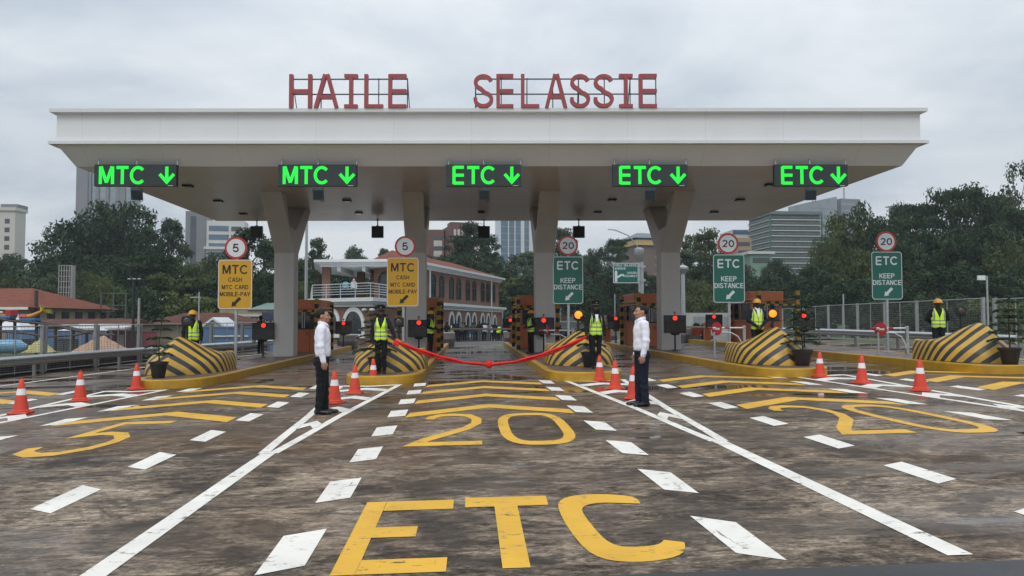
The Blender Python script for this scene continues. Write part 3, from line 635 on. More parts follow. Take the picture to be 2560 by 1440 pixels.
# ------------------------------------------------------------------ potted conifers
def leafcard(b, c, d, u, ln, wd):
    s = d.cross(u); s = s.normalized() if s.length > 1e-5 else Vector((1, 0, 0))
    b.add([c, c+d*ln*0.5+s*wd, c+d*ln, c+d*ln*0.5-s*wd], [(0, 1, 2, 3)])
NEEDLE = NT('pine_needles'); v = NEEDLE.coord('Object'); n = NEEDLE.noise(v, 7, 3)
NEEDLE.out(color=NEEDLE.ramp(n, [(0.3, (0.018, 0.045, 0.016)), (0.7, (0.05, 0.10, 0.03))]), rough=0.6); NEEDLE = NEEDLE.m
BARK = mat('tree_bark', (0.085, 0.062, 0.045), 0.85, var=0.3, scale=14, bump=0.5); SOIL = mat('potting_soil', (0.035, 0.024, 0.017), 0.95)
def potted(loc, label, h=1.65, seed=1, potc=(0.016, 0.014, 0.013), spread=0.5, pr=0.23, sparse=1.0, lean=0.0):
    rnd = random.Random(seed); t = thing('potted_conifer', label, 'potted plant', loc, group='potted conifers on the island noses')
    b = MB(); b.lathe([(pr*0.66, 0), (pr*0.7, 0.02), (pr*0.97, 0.36), (pr*1.08, 0.365), (pr*1.1, 0.42), (pr*0.98, 0.425), (pr*0.94, 0.37)], 24, cap=False); b.add([(pr*0.66*math.cos(2*PI*j/24), pr*0.66*math.sin(2*PI*j/24), 0.001) for j in range(24)], [tuple(range(24))])
    b.build('pot', mat('black_plastic_pot' if potc[0] < 0.02 else 'brown_clay_pot', potc, 0.45), t, smooth=40)
    b = MB(); b.add([(pr*0.95*math.cos(2*PI*j/20), pr*0.95*math.sin(2*PI*j/20), 0.375) for j in range(20)], [tuple(range(20))]); b.build('soil', SOIL, t)
    top = h; tr = MB(); pts = [(lean*(z/h)**2+0.012*math.sin(5*z), 0.01*math.cos(4*z), z) for z in np.linspace(0.37, top, 10)]
    tr.tube(pts, [0.02*(1-0.75*i/9) for i in range(10)], 7); fo = MB()
    z = 0.62; k_ = 0
    while z < top-0.04:
        fr = (z-0.5)/(top-0.5); ln = spread*(1-0.62*fr**1.4)*rnd.uniform(0.85, 1.1); nb = rnd.choice((5, 6, 7)); a0 = rnd.uniform(0, 6)
        for j in range(nb):
            if rnd.random() > sparse: continue
            a = a0+2*PI*j/nb+rnd.uniform(-0.25, 0.25); l2 = ln*rnd.uniform(0.7, 1.1); d = Vector((math.cos(a), math.sin(a), 0)); bp = Vector((lean*(z/h)**2, 0, z))
            pp = [bp+d*l2*q+Vector((0, 0, 0.10*l2*math.sin(q*2.2)-0.20*l2*q*q)) for q in (0, 0.3, 0.6, 0.85, 1.0)]
            tr.tube(pp, [0.008, 0.006, 0.005, 0.004, 0.002], 5)
            for q in np.linspace(0.10, 1.0, 26):
                i0 = min(3, int(q*4)); p = pp[i0].lerp(pp[i0+1], q*4-i0); side = Vector((-d.y, d.x, 0))
                for sg in (-1, 1):
                    dd = (d*0.55+side*sg*rnd.uniform(0.5, 1.0)+Vector((0, 0, rnd.uniform(-0.15, 0.3)))).normalized()
                    leafcard(fo, p, dd, Vector((rnd.uniform(-1, 1), rnd.uniform(-1, 1), rnd.uniform(-0.3, 1))), rnd.uniform(0.09, 0.15)*(1.15-0.45*q), 0.02)
        z += rnd.uniform(0.15, 0.23); k_ += 1
    for _ in range(24):
        a = rnd.uniform(0, 2*PI); leafcard(fo, Vector((lean, 0, top-rnd.uniform(0, 0.12))), Vector((math.cos(a), math.sin(a), rnd.uniform(0.2, 1))).normalized(), Vector((0, 0, 1)), 0.12, 0.02)
    tr.build('trunk', BARK, t, smooth=60); fo.build('foliage', NEEDLE, t); return t
def onisl(px, py): return G(px, py, IH-0.011)
potted(onisl(396, 945), 'thin potted conifer with sparse tiers in front of the leftmost striped hump', 1.62, 3, (0.016, 0.014, 0.013), 0.42, 0.22, sparse=0.62, lean=0.06)
p = onisl(945, 938); potted((-2.50, 20.42, p.z), 'potted conifer hidden behind the uniformed woman on the left of the ribbon', 1.80, 5, (0.016, 0.014, 0.013), 0.55, 0.2)
potted(onisl(1474, 918), 'potted conifer beside the capped officer with braids', 1.62, 8, (0.016, 0.014, 0.013), 0.44, 0.23)
potted(onisl(2006, 914), 'potted conifer with broad drooping tiers beside the hump of the suited helmeted man', 1.75, 12, (0.024, 0.017, 0.014), 0.52, 0.25)
potted(onisl(2525, 911), 'potted conifer at the right edge of the photo beside the last hump', 1.70, 15, (0.024, 0.017, 0.014), 0.55, 0.25)

# ------------------------------------------------------------------ traffic cones
CONE_O = mat('cone_orange_plastic', (0.62, 0.052, 0.022), 0.42, var=0.08, dirt=0.1); CONE_W = mat('cone_reflective_white', (0.78, 0.78, 0.80), 0.3, var=0.04)
def make_cone(t):
    b = MB(); b.box((0, 0, 0.02), (0.35, 0.35, 0.036), taper=0.95); b.lathe([(0.155, 0.038), (0.15, 0.06), (0.132, 0.075)], 20); b.build('base', CONE_O, t, bevel=0.008)
    b = MB(); b.lathe([(0.128, 0.07), (0.083, 0.345)], 22); b.lathe([(0.0645, 0.455), (0.040, 0.60), (0.030, 0.615), (0.018, 0.618)], 22); b.build('cone_body', CONE_O, t, smooth=40)
    b = MB(); b.lathe([(0.0845, 0.343), (0.0665, 0.457)], 22); b.build('reflective_band', CONE_W, t, smooth=40)
    b = MB(); b.tube([(0.02*math.cos(a), 0, 0.635+0.02*math.sin(a)) for a in [2*PI*i/10 for i in range(10)]], 0.006, 5, close=True); b.build('carry_loop', CONE_O, t, smooth=60)
CONES = [((52, 1037), 'orange cone on the left white gore, nearest the left edge of the photo'), ((200, 1006), 'orange cone on the left white gore, middle of its row of three'), ((341, 977), 'orange cone touching the left yellow kerb nose below the potted tree'),
         ((836, 1011), 'orange cone just right of the white shirted man on the left'), ((887, 987), 'orange cone between the left white shirted man and the uniformed woman'), ((933, 961), 'orange cone right at the feet of the uniformed woman holding the ribbon'),
         ((1499, 955), 'orange cone in front of the capped officer with braids'), ((1538, 976), 'orange cone midway between the capped officer and the right white shirted man'), ((1584, 1000), 'orange cone partly behind the white shirted man on the right'),
         ((2050, 946), 'orange cone beside the kerb nose next to the right potted conifer'), ((2155, 962), 'orange cone on the right white gore, middle of its row of three'), ((2301, 980), 'orange cone on the right white gore, nearest the right edge of the photo')]
for i, ((px, py), lab) in enumerate(CONES):
    p = G(px, py-3, 0.002); p.z = gz(p.x, p.y)+0.005
    if i == 0: c0 = thing('traffic_cone', lab, 'traffic cone', p, 0.1, 'orange cones on the gores'); make_cone(c0)
    else: dup(c0, p, 0.1+0.35*i, lab)

# ------------------------------------------------------------------ lane signs with speed discs
SIGN_Y = mat('sign_yellow_sheet', (0.55, 0.30, 0.015), 0.35, var=0.05, scale=1.5); SIGN_G = mat('sign_green_sheet', (0.006, 0.115, 0.085), 0.35, var=0.08, scale=1.5); SIGN_W = mat('sign_white_sheet', (0.62, 0.65, 0.68), 0.35, var=0.04)
SIGN_K = mat('sign_black_sheet', (0.015, 0.013, 0.012), 0.4); SIGN_RED = mat('sign_red_sheet', (0.42, 0.03, 0.03), 0.35)
def rrect(w_, h_, r, n=6):
    o = []
    for cx, cz, a in ((w_/2-r, h_/2-r, 0), (-w_/2+r, h_/2-r, 90), (-w_/2+r, -h_/2+r, 180), (w_/2-r, -h_/2+r, 270)): o += arc(cx, cz, r, r, a, a+90, n)
    return o
XZ = lambda u, v, d: (u, d, v)
SGN = [(588, 590, 649, 773, 620, 24.6, 0, '5', 'yellow MTC CASH lane sign with 5 speed disc, left of the left forked column'), (1007, 1013, 644, 766, 616, 26.0, 0, '5', 'yellow MTC CASH lane sign with 5 speed disc, behind the uniformed woman'),
       (1420, 1420, 641, 760, 614, 26.6, 1, '20', 'green ETC lane sign with 20 speed disc, before the third column'), (1822, 1820, 636, 757, 609, 25.2, 1, '20', 'green ETC lane sign with 20 speed disc, right of the right forked column'),
       (2217, 2215, 629, 749, 604, 25.4, 1, '20', 'green ETC lane sign with 20 speed disc, rightmost before the mesh fence')]
for i, (px, pd, yt, yb, yd, y0, kind, num, lab) in enumerate(SGN):
    c = PY(px, (yt+yb)/2, y0); hh = PY(px, yt, y0).z-PY(px, yb, y0).z; ww = 1.075; z0 = SL*c.x+IH-0.012
    root = thing('lane_sign', lab, 'road sign', (c.x, y0, z0), R(-1.5), 'yellow MTC lane signs' if kind == 0 else 'green ETC lane signs')
    zc = c.z-z0; zd = PY(px, yd, y0).z-z0; rd = 0.355
    b = MB(); b.cyl((0.02, 0.07, 0), (0.02, 0.07, zd+0.2), 0.05, n=14); b.lathe([(0.17, 0), (0.17, 0.02), (0.055, 0.03)], 16, c=(0.02, 0.07, 0)); b.box((0.02, 0.03, zc+0.45), (0.7, 0.03, 0.05)); b.box((0.02, 0.03, zc-0.45), (0.7, 0.03, 0.05)); b.build('pole', STEEL, root, smooth=40)
    b = MB(); b.prism(rrect(ww, hh, 0.10), XZ, -0.012, 0.012); b.v = [(x, y, z+zc) for x, y, z in b.v]; pan = b.build('panel', SIGN_Y if kind == 0 else SIGN_G, root)
    o_ = rrect(ww-0.015, hh-0.015, 0.095); i_ = rrect(ww-0.055, hh-0.055, 0.08); n = len(o_); b = MB(); b.add([(x, -0.0145, z+zc) for x, z in o_]+[(x, -0.0145, z+zc) for x, z in i_], [(j, (j+1) % n, n+(j+1) % n, n+j) for j in range(n)]); b.build('border', SIGN_W, pan)
    ink = SIGN_K if kind == 0 else SIGN_W
    def ln(t, size, dz, wd=0.15, fit=None): text('legend', t, size, ink, pan, (0, -0.0145, zc+dz), wd, fit)
    if kind == 0:
        ln('MTC', 0.285, hh*0.30, 0.17, 0.80); ln('CASH', 0.135, hh*0.095, 0.16, 0.43); ln('MTC CARD', 0.135, -hh*0.055, 0.16, 0.83); ln('MOBILE-PAY', 0.135, -hh*0.195, 0.16, 0.95)
    else:
        ln('ETC', 0.285, hh*0.31, 0.18, 0.76); ln('KEEP', 0.165, -0.005*hh, 0.17, 0.53); ln('DISTANCE', 0.165, -hh*0.145, 0.16, 0.99)
    ax, az = 0.03, zc-hh*(0.36 if kind == 0 else 0.345); s = 0.17; q = []
    for u, v in ((0.0, -1.0), (0.52, -0.40), (0.24, -0.40), (0.24, 1.0), (-0.24, 1.0), (-0.24, -0.40), (-0.52, -0.40)):
        if v == -0.40: v = -0.30 if abs(u) < 0.3 else -0.22
        a = R(-45); q.append((ax+s*1.15*(u*math.cos(a)-v*math.sin(a)), az+s*1.15*(u*math.sin(a)+v*math.cos(a))))
    q = [(x, z) for x, z in q]
    b = MB(); b.prism(q, XZ, -0.0165, -0.0145); b.build('arrow', ink, pan)
    dx = PY(pd, yd, y0).x-c.x
    b = MB(); b.prism([(dx+rd*math.cos(t), zd+rd*math.sin(t)) for t in [2*PI*j/40 for j in range(40)]], XZ, -0.012, 0.012); disc = b.build('speed_disc', SIGN_RED, root)
    b = MB(); b.prism([(dx+0.288*math.cos(t), zd+0.288*math.sin(t)) for t in [2*PI*j/40 for j in range(40)]], XZ, -0.0145, -0.0125); b.build('white_face', SIGN_W, disc)
    text('numeral', num, 0.26 if num == '5' else 0.235, SIGN_K, disc, (dx, -0.0145, zd), 0.18, 0.20 if num == '5' else 0.40)

# ------------------------------------------------------------------ toll booths with striped guard frames
BOOTH_LAB = ['orange toll booth right of the left forked column', 'orange toll booth mostly hidden behind the second column', 'orange toll booth half hidden behind the third column', 'orange toll booth behind the right white shirted man', 'orange toll booth behind the suited man in vest and helmet']
def make_booth(t):
    w_, l_, h_ = 1.46, 2.6, 2.42
    b = MB(); b.box((0, 0, 0.53), (w_, l_, 1.06)); o = b.build('lower_wall', ORANGE, t, bevel=0.02)
    b = MB(); b.bb((0.30, -l_/2-0.012, 0.02), (0.315, -l_/2-0.002, 1.04)); b.box((0.18, -l_/2-0.02, 0.86), (0.03, 0.03, 0.14)); b.build('door_seam_and_handle', BLACK, o)
    b = MB(); b.box((0, 0, 2.19), (w_+0.12, l_+0.14, 0.46)); b.build('roof', ORANGE, t, bevel=0.02)
    b = MB(); b.box((0, -l_/2-0.012, 1.91), (w_+0.1, 0.05, 0.10)); b.box((0, l_/2+0.012, 1.91), (w_+0.1, 0.05, 0.10)); b.build('striped_band', BLACK_YEL_X, t)
    b = MB()
    for sx in (-1, 1):
        for yy in (-l_/2+0.05, 0, l_/2-0.05): b.box((sx*(w_/2-0.05), yy, 1.51), (0.10, 0.10, 0.90))
        b.box((sx*(w_/2-0.04), 0, 1.93), (0.08, l_, 0.07)); b.box((sx*(w_/2-0.02), 0, 1.09), (0.16, l_+0.06, 0.05))
    b.build('corner_posts', ORANGE, t)
    b = MB(); b.box((0, -l_/2+0.03, 1.09), (w_+0.04, 0.12, 0.05)); b.box((0, -l_/2+0.04, 1.52), (0.06, 0.05, 0.86)); b.build('counter', BLACK, t)
    for sx in (-1, 1):
        b = MB(); b.box((sx*0.34, -l_/2+0.05, 1.51), (0.60, 0.016, 0.84)); f = b.build('front_window', GLASS_DARK, t)
        b = MB()
        for fx in (-1, 1): b.box((sx*0.34+fx*0.29, -l_/2+0.035, 1.51), (0.03, 0.025, 0.84))
        b.box((sx*0.34, -l_/2+0.035, 1.92), (0.61, 0.025, 0.03)); b.build('window_frame', WHITE_PAINT, f)
        b = MB(); b.box((sx*(w_/2-0.03), 0, 1.51), (0.016, l_-0.25, 0.84)); b.build('side_window', GLASS_DARK, t)
    b = MB(); b.box((0.1, -l_/2+0.35, 1.25), (0.5, 0.3, 0.3)); b.build('counter_equipment', DARKGREY, t, bevel=0.03)
def make_frame(t):
    for sx in (-1, 1):
        for yy, hh in ((-1.75, 2.42), (2.0, 2.36)):
            b = MB(); b.box((sx*0.87, yy, hh/2), (0.165, 0.165, hh)); b.build('post', BLACK_YEL_Z, t, bevel=0.008)
        b = MB()
        for z in (2.05, 1.90): b.box((sx*0.87, 0.12, z), (0.05, 3.55, 0.05))
        b.build('side_rail', mat('pale_rail_paint', (0.55, 0.46, 0.30), 0.5), t)
        b = MB(); b.box((sx*0.65, 2.0, 0.45), (0.12, 0.12, 0.9)); b.build('short_post', BLACK_YEL_Z, t)
    b = MB(); b.box((0, -1.75, 1.78), (1.57, 0.08, 0.08)); b.build('cross_rail', BLACK_YEL_X, t)
FR_LAB = ['black and yellow guard frame round the booth right of the left forked column', 'black and yellow guard frame behind the second column', 'black and yellow guard frame behind the helmeted guard facing away', 'black and yellow guard frame round the booth behind the right white shirted man', 'black and yellow guard frame round the booth behind the suited helmeted man']
for i, cx in enumerate(ISL_X):
    loc = (cx, 36.3+SK*cx, SL*cx+IH-0.013); fl = (cx, 35.4+SK*cx, SL*cx+IH-0.013)
    if i == 0:
        bo = thing('toll_booth', BOOTH_LAB[0], 'toll booth', loc, group='orange toll booths'); make_booth(bo)
        fo_ = thing('guard_frame', FR_LAB[0], 'guard frame', fl, group='striped frames round the booths'); make_frame(fo_)
    else: dup(bo, loc, label=BOOTH_LAB[i]); dup(fo_, fl, label=FR_LAB[i])

# ------------------------------------------------------------------ lane signals (dark screens with a red lamp)
RED_ON = mat('lit_red_lamp', (0.25, 0.01, 0.01), 0.3, emit=(1.0, 0.035, 0.02), estr=1.6); AMBER_ON = mat('lit_amber_lamp', (0.5, 0.15, 0.01), 0.3, emit=(1.0, 0.27, 0.012), estr=1.5); AMBER_OFF = mat('unlit_amber_lens', (0.05, 0.045, 0.04), 0.25)
k = NT('dark_screen'); v = k.coord('Object'); n = k.noise(v, 2.5, 3); k.out(color=k.ramp(n, [(0.35, (0.022, 0.021, 0.021)), (0.7, (0.05, 0.048, 0.047))]), rough=0.16); SCREEN = k.m
AMB_FIN = mat('amber_beacon_cap', (0.35, 0.10, 0.02), 0.3)
def make_signal(t, w_=0.86, h_=0.70, zc=1.05):
    b = MB(); b.cyl((0, 0.05, 0), (0, 0.05, zc-h_/2-0.06), 0.035, n=10); b.box((0, 0.05, 0.012), (0.2, 0.2, 0.024)); b.box((0, 0.05, zc-h_/2-0.04), (0.24, 0.10, 0.07), taper=1.6); b.build('stand', BLACK, t)
    b = MB(); b.box((0, 0.06, zc), (w_, 0.14, h_)); hs = b.build('housing', BLACK, t, bevel=0.012)
    b = MB(); b.box((0, -0.014, zc-0.10), (w_-0.07, 0.008, h_-0.28)); b.build('screen', SCREEN, hs)
    for x in (-0.27, 0.27): b = MB(); b.cyl((x, -0.012, zc+0.235), (x, -0.018, zc+0.235), 0.07, n=16); b.build('dark_lens', DARKGREY, hs)
    b = MB(); b.cyl((0, -0.012, zc+0.235), (0, -0.025, zc+0.235), 0.088, n=20); b.sphere((0, -0.025, zc+0.235), (0.08, 0.02, 0.08), 16, 6); b.build('red_lamp', RED_ON, hs)
    b = MB(); b.cyl((0, 0.06, zc+h_/2), (0, 0.06, zc+h_/2+0.10), 0.02, n=8); b.lathe([(0.045, 0), (0.045, 0.05), (0.03, 0.08)], 10, c=(0, 0.06, zc+h_/2+0.07)); b.build('beacon_cap', AMB_FIN, t)
SIGS = [((-8.36, 31.35), R(18), 'red lit lane signal screen left of the left forked column'), ((-2.05, 30.7), R(4), 'red lit lane signal screen behind the uniformed woman and sign pole'), ((2.98, 30.7), 0, 'red lit lane signal screen in front of the third column'),
        ((8.02, 29.4), R(-6), 'red lit lane signal screen in front of the right forked column'), ((13.55, 30.2), R(-18), 'red lit lane signal screen behind the right potted conifer'),
        ((-6.9, 42.0), R(8), 'small red lit signal behind the left orange booth'), ((2.25, 42.5), 0, 'small red lit signal left of the third column behind the guard frame'), ((7.65, 39.6), R(-8), 'red lit signal left of the booth behind the right white shirted man'), ((12.7, 39.0), R(-12), 'red lit signal left of the booth behind the suited helmeted man')]
for i, ((x, y), rz, lab) in enumerate(SIGS):
    loc = (x, y, SL*x+IH-0.013)
    if i == 0: s0 = thing('lane_signal', lab, 'traffic signal', loc, rz, 'red lit lane signals'); make_signal(s0)
    else: dup(s0, loc, rz, lab)

# ------------------------------------------------------------------ warning beacons on the humps
def beacon(px, py, y, rz, on, lab, zdrop=0.0):
    p = PY(px, py, y); z0 = SL*p.x+IH-0.013; t = thing('warning_beacon', lab, 'warning light', (p.x, y, z0), rz, 'round warning lights behind the humps'); zc = p.z-z0
    b = MB(); b.cyl((0, 0.08, 0), (0, 0.08, zc), 0.04, n=10); b.build('pole', BLACK, t)
    b = MB(); b.box((0, 0.06, zc), (0.29, 0.12, 0.29)); b.build('housing', BLACK, t, bevel=0.02)
    b = MB(); b.tube([(0.145*math.cos(a), -0.03, zc+0.145*math.sin(a)) for a in [PI*i/8 for i in range(9)]], 0.012, 5); b.build('visor', BLACK, t)
    b = MB(); b.cyl((0, 0.0, zc), (0, -0.012, zc), 0.118, n=24); b.sphere((0, -0.012, zc), (0.11, 0.03, 0.11), 18, 6); b.build('lens', AMBER_ON if on else AMBER_OFF, t, smooth=50)
beacon(467, 803, 22.7, R(14), False, 'unlit warning light in front of the helmeted guard behind the left hump'); beacon(997, 806, 23.0, 0, False, 'unlit warning light peeping out behind the uniformed woman')
beacon(1446, 787, 23.2, R(-3), True, 'glowing amber warning light left of the capped officer'); beacon(1932, 784, 23.4, R(-12), True, 'glowing amber warning light right of the suited helmeted man'); beacon(2403, 778, 23.4, R(-20), False, 'unlit warning light right of the rightmost helmeted guard')

# ------------------------------------------------------------------ swing gates with a red disc
def swing(px, py_disc, foot, y, lab, rz=R(-62)):
    p = PY(px, py_disc, y); z0 = SL*p.x+IH-0.013; t = thing('swing_gate', lab, 'swing gate', (p.x, y, z0), 0, 'steel swing gates with red discs'); zc = p.z-z0
    b = MB(); b.cyl((-0.04, 0, 0), (-0.04, 0, zc-0.1), 0.032, n=10); b.box((-0.04, 0, 0.01), (0.16, 0.16, 0.02)); b.build('stand', STEEL, t)
    b = MB(); m = Matrix.Rotation(rz, 3, 'Z'); b.prism([(0.22*math.cos(a), 0.22*math.sin(a)) for a in [2*PI*j/28 for j in range(28)]], lambda u, v, d: tuple(m @ Vector((u, d, v))+Vector((0.02, -0.04, zc))), -0.01, 0.01); dsc = b.build('red_disc', SIGN_RED, t)
    b = MB(); b.prism([(-0.15, -0.03), (0.15, -0.03), (0.15, 0.03), (-0.15, 0.03)], lambda u, v, d: tuple(m @ Vector((u, d, v))+Vector((0.02, -0.04, zc))), -0.014, -0.011); b.build('white_bar', SIGN_W, dsc)
    b = MB(); b.cyl((-0.25, 0, zc+0.03), (0.45, 0, zc+0.03), 0.027, n=8); b.cyl((0.45, 0, zc+0.03), (0.95, 0.1, zc+0.03), 0.026, n=8); b.tube([(0.15, 0, zc-0.10), (0.5, 0, zc-0.12), (0.75, 0.03, zc-0.25), (0.9, 0.05, zc-0.5), (0.95, 0.1, zc-0.66)], 0.02, 6); b.build('arm', WHITE_PAINT, t, smooth=50)
    b = MB(); b.cyl((-0.27, 0, zc+0.03), (-0.10, 0, zc+0.03), 0.029, n=8); b.cyl((0.30, 0, zc+0.03), (0.46, 0, zc+0.03), 0.029, n=8); b.build('red_sleeve', SIGN_RED, t)
    b = MB(); b.box((0.98, 0.1, zc/2+0.05), (0.09, 0.09, zc+0.1)); b.build('catch_post', STEEL, t, bevel=0.01)
swing(1366, 828, 0, 27.5, 'pale swing gate on the island beside the third column', R(-84)); swing(1789, 822, 0, 24.4, 'swing gate with red disc right of the right white shirted man'); swing(2198, 823, 0, 23.9, 'swing gate with red disc left of the rightmost striped hump')

# ------------------------------------------------------------------ boom gates, planters and blocks at the far end of the islands
BOOM_W = mat('boom_arm_white', (0.66, 0.62, 0.60), 0.4)
def boom(x, y, z, ln, lab, side):
    t = thing('boom_gate', lab, 'boom gate', (x, y, SL*x+IH-0.013), 0, 'white boom gates between the booths'); zz = z-t.location.z
    b = MB(); b.box((0, 0, 0.5), (0.32, 0.36, 1.0)); b.build('cabinet', ORANGE, t, bevel=0.03)
    b = MB(); b.box((side*(ln/2-0.1), -0.2, zz), (ln, 0.06, 0.085)); b.build('arm', BOOM_W, t)
    b = MB(); b.box((side*(ln/2-0.1), -0.19, zz-0.065), (ln*0.98, 0.03, 0.03)); b.build('arm_edge', mat('dull_red_rubber', (0.16, 0.05, 0.045), 0.6), t)
boom(2.35, 41.0, PY(1200, 822, 41).z, 3.5, 'boom gate across the ribboned middle lane', -1); boom(7.45, 41.0, PY(1520, 819, 41).z, 2.6, 'boom gate across the lane behind the capped officer', -1); boom(12.8, 40.5, PY(1750, 817, 40.5).z, 3.3, 'boom gate across the lane behind the right column', -1); boom(-2.9, 41.5, 1.02, 3.2, 'boom gate across the lane behind the left white shirted man', -1)
def block(px, py, y, lab):
    p = PY(px, py, y); z0 = gz(p.x, y); t = thing('end_block', lab, 'concrete block', (p.x, y, z0), 0, 'grey blocks at the island ends')
    b = MB(); b.box((0, 0, 0.22), (0.85, 1.2, 0.44)); b.build('plinth', mat('slate_grey_block', (0.07, 0.075, 0.082), 0.7, var=0.2), t, bevel=0.03)
    b = MB(); b.box((0, 0, 0.63), (0.82, 1.1, 0.40), taper=1.12); b.build('cap_block', CONC_GREY, t, bevel=0.04)
block(1118, 848, 45.5, 'grey block on the left island end beyond the middle lane'); block(1278, 848, 45.5, 'grey block on the right island end beyond the middle lane'); block(1722, 846, 44.0, 'grey block right of the right forked column'); block(1521, 846, 45.0, 'grey block left of the booth behind the right white shirted man'); block(872, 856, 44.0, 'grey block left of the second striped hump')
TERRA = mat('terracotta_pot', (0.36, 0.085, 0.04), 0.6, var=0.15); SHRUB = mat('shrub_leaf_green', (0.03, 0.075, 0.02), 0.6, var=0.4, scale=9)
def shrubpot(px, py, y, lab, seed):
    p = PY(px, py, y); z0 = p.z-0.5; t = thing('terracotta_planter', lab, 'planter', (p.x, y, z0), 0, 'terracotta planters on the far islands'); rnd = random.Random(seed)
    b = MB(); b.lathe([(0.20, 0.25), (0.30, 0.55), (0.33, 0.60), (0.33, 0.66), (0.29, 0.66)], 18); b.build('pot', TERRA, t, smooth=40)
    b = MB(); b.box((0, 0, 0.125-0.5), (0.7, 0.7, 1.25)); b.build('pedestal', mat('slate_grey_block', (0.07, 0.075, 0.082), 0.7), t)
    b = MB()
    for _ in range(140):
        d = Vector((rnd.gauss(0, 1), rnd.gauss(0, 1), abs(rnd.gauss(0, 1)))).normalized(); leafcard(b, Vector((0, 0, 0.64))+d*rnd.uniform(0.03, 0.22), (d+Vector((rnd.uniform(-.6, .6), rnd.uniform(-.6, .6), 0.3))).normalized(), Vector((0, 0.3, 1)), 0.2, 0.04)
    b.build('shrub', SHRUB, t)
shrubpot(861, 836, 44.5, 'terracotta planter with a green shrub right of the left white shirted man', 1); shrubpot(1742, 828, 43.0, 'terracotta planter right of the right column, left one of the pair', 2); shrubpot(1763, 828, 43.0, 'terracotta planter right of the right column, right one of the pair', 3)

# ------------------------------------------------------------------ guardrails and mesh fences
def wbeam(name, lab, path, posts, zt=0.68):
    root = thing(name, lab, 'guardrail', (path[0][0], path[0][1], gz(*path[0])))
    prof = [(0.0, 0.0), (0.03, -0.02), (0.085, -0.07), (0.085, -0.105), (0.02, -0.145), (0.02, -0.165), (0.085, -0.205), (0.085, -0.24), (0.03, -0.29), (0.0, -0.31)]
    b = MB(); rs = []
    for i, (x, y) in enumerate(path):
        a = path[max(0, i-1)]; c = path[min(len(path)-1, i+1)]; t = Vector((c[0]-a[0], c[1]-a[1])).normalized(); nrm = Vector((t.y, -t.x))
        if nrm.dot(Vector((-x, -y))) < 0: nrm = -nrm
        z = gz(x, y)+zt; rs.append([(x+nrm.x*d, y+nrm.y*d, z+h) for d, h in prof]+[(x-nrm.x*0.004, y-nrm.y*0.004, z+h) for d, h in prof[::-1]])
    b.rings(rs); wpart(b, 'beam', STEEL, root, smooth=30)
    for x, y in posts:
        b = MB(); x2 = x-math.copysign(0.10, -x); b.cyl((x2, y, gz(x, y)-0.1), (x2, y, gz(x, y)+zt-0.03), 0.065, n=12); wpart(b, 'post', mat('guardrail_post_grey', (0.22, 0.225, 0.22), 0.6, 0.3), root, smooth=40)
def lerp_path(pts, step):
    out = []
    for a, c in zip(pts, pts[1:]):
        n = max(1, int((Vector(c)-Vector(a)).length/step)); out += [tuple(Vector(a).lerp(Vector(c), i/n)) for i in range(n)]
    return out+[pts[-1]]
GL = lerp_path([(-14.7, 12), (-14.55, 22), (-14.1, 28), (-13.2, 33.5), (-11.6, 38.5), (-10.6, 44), (-10.2, 50)], 2.0)
wbeam('guardrail', 'steel guardrail along the left lane in front of the wire fence', GL, [GL[i] for i in range(1, len(GL), 2)])
GRT = lerp_path([(17.9, 24), (18.3, 30), (18.7, 38), (18.7, 50)], 2.0)
wbeam('guardrail', 'steel guardrail on the right between the swing gate and the mesh fence', GRT, [GRT[i] for i in range(0, len(GRT), 2)], 0.75)
FENCEP = mat('fence_post_grey', (0.36, 0.37, 0.37), 0.5, 0.4, var=0.15); WIRE = mat('fence_wire', (0.20, 0.21, 0.21), 0.5, 0.5)
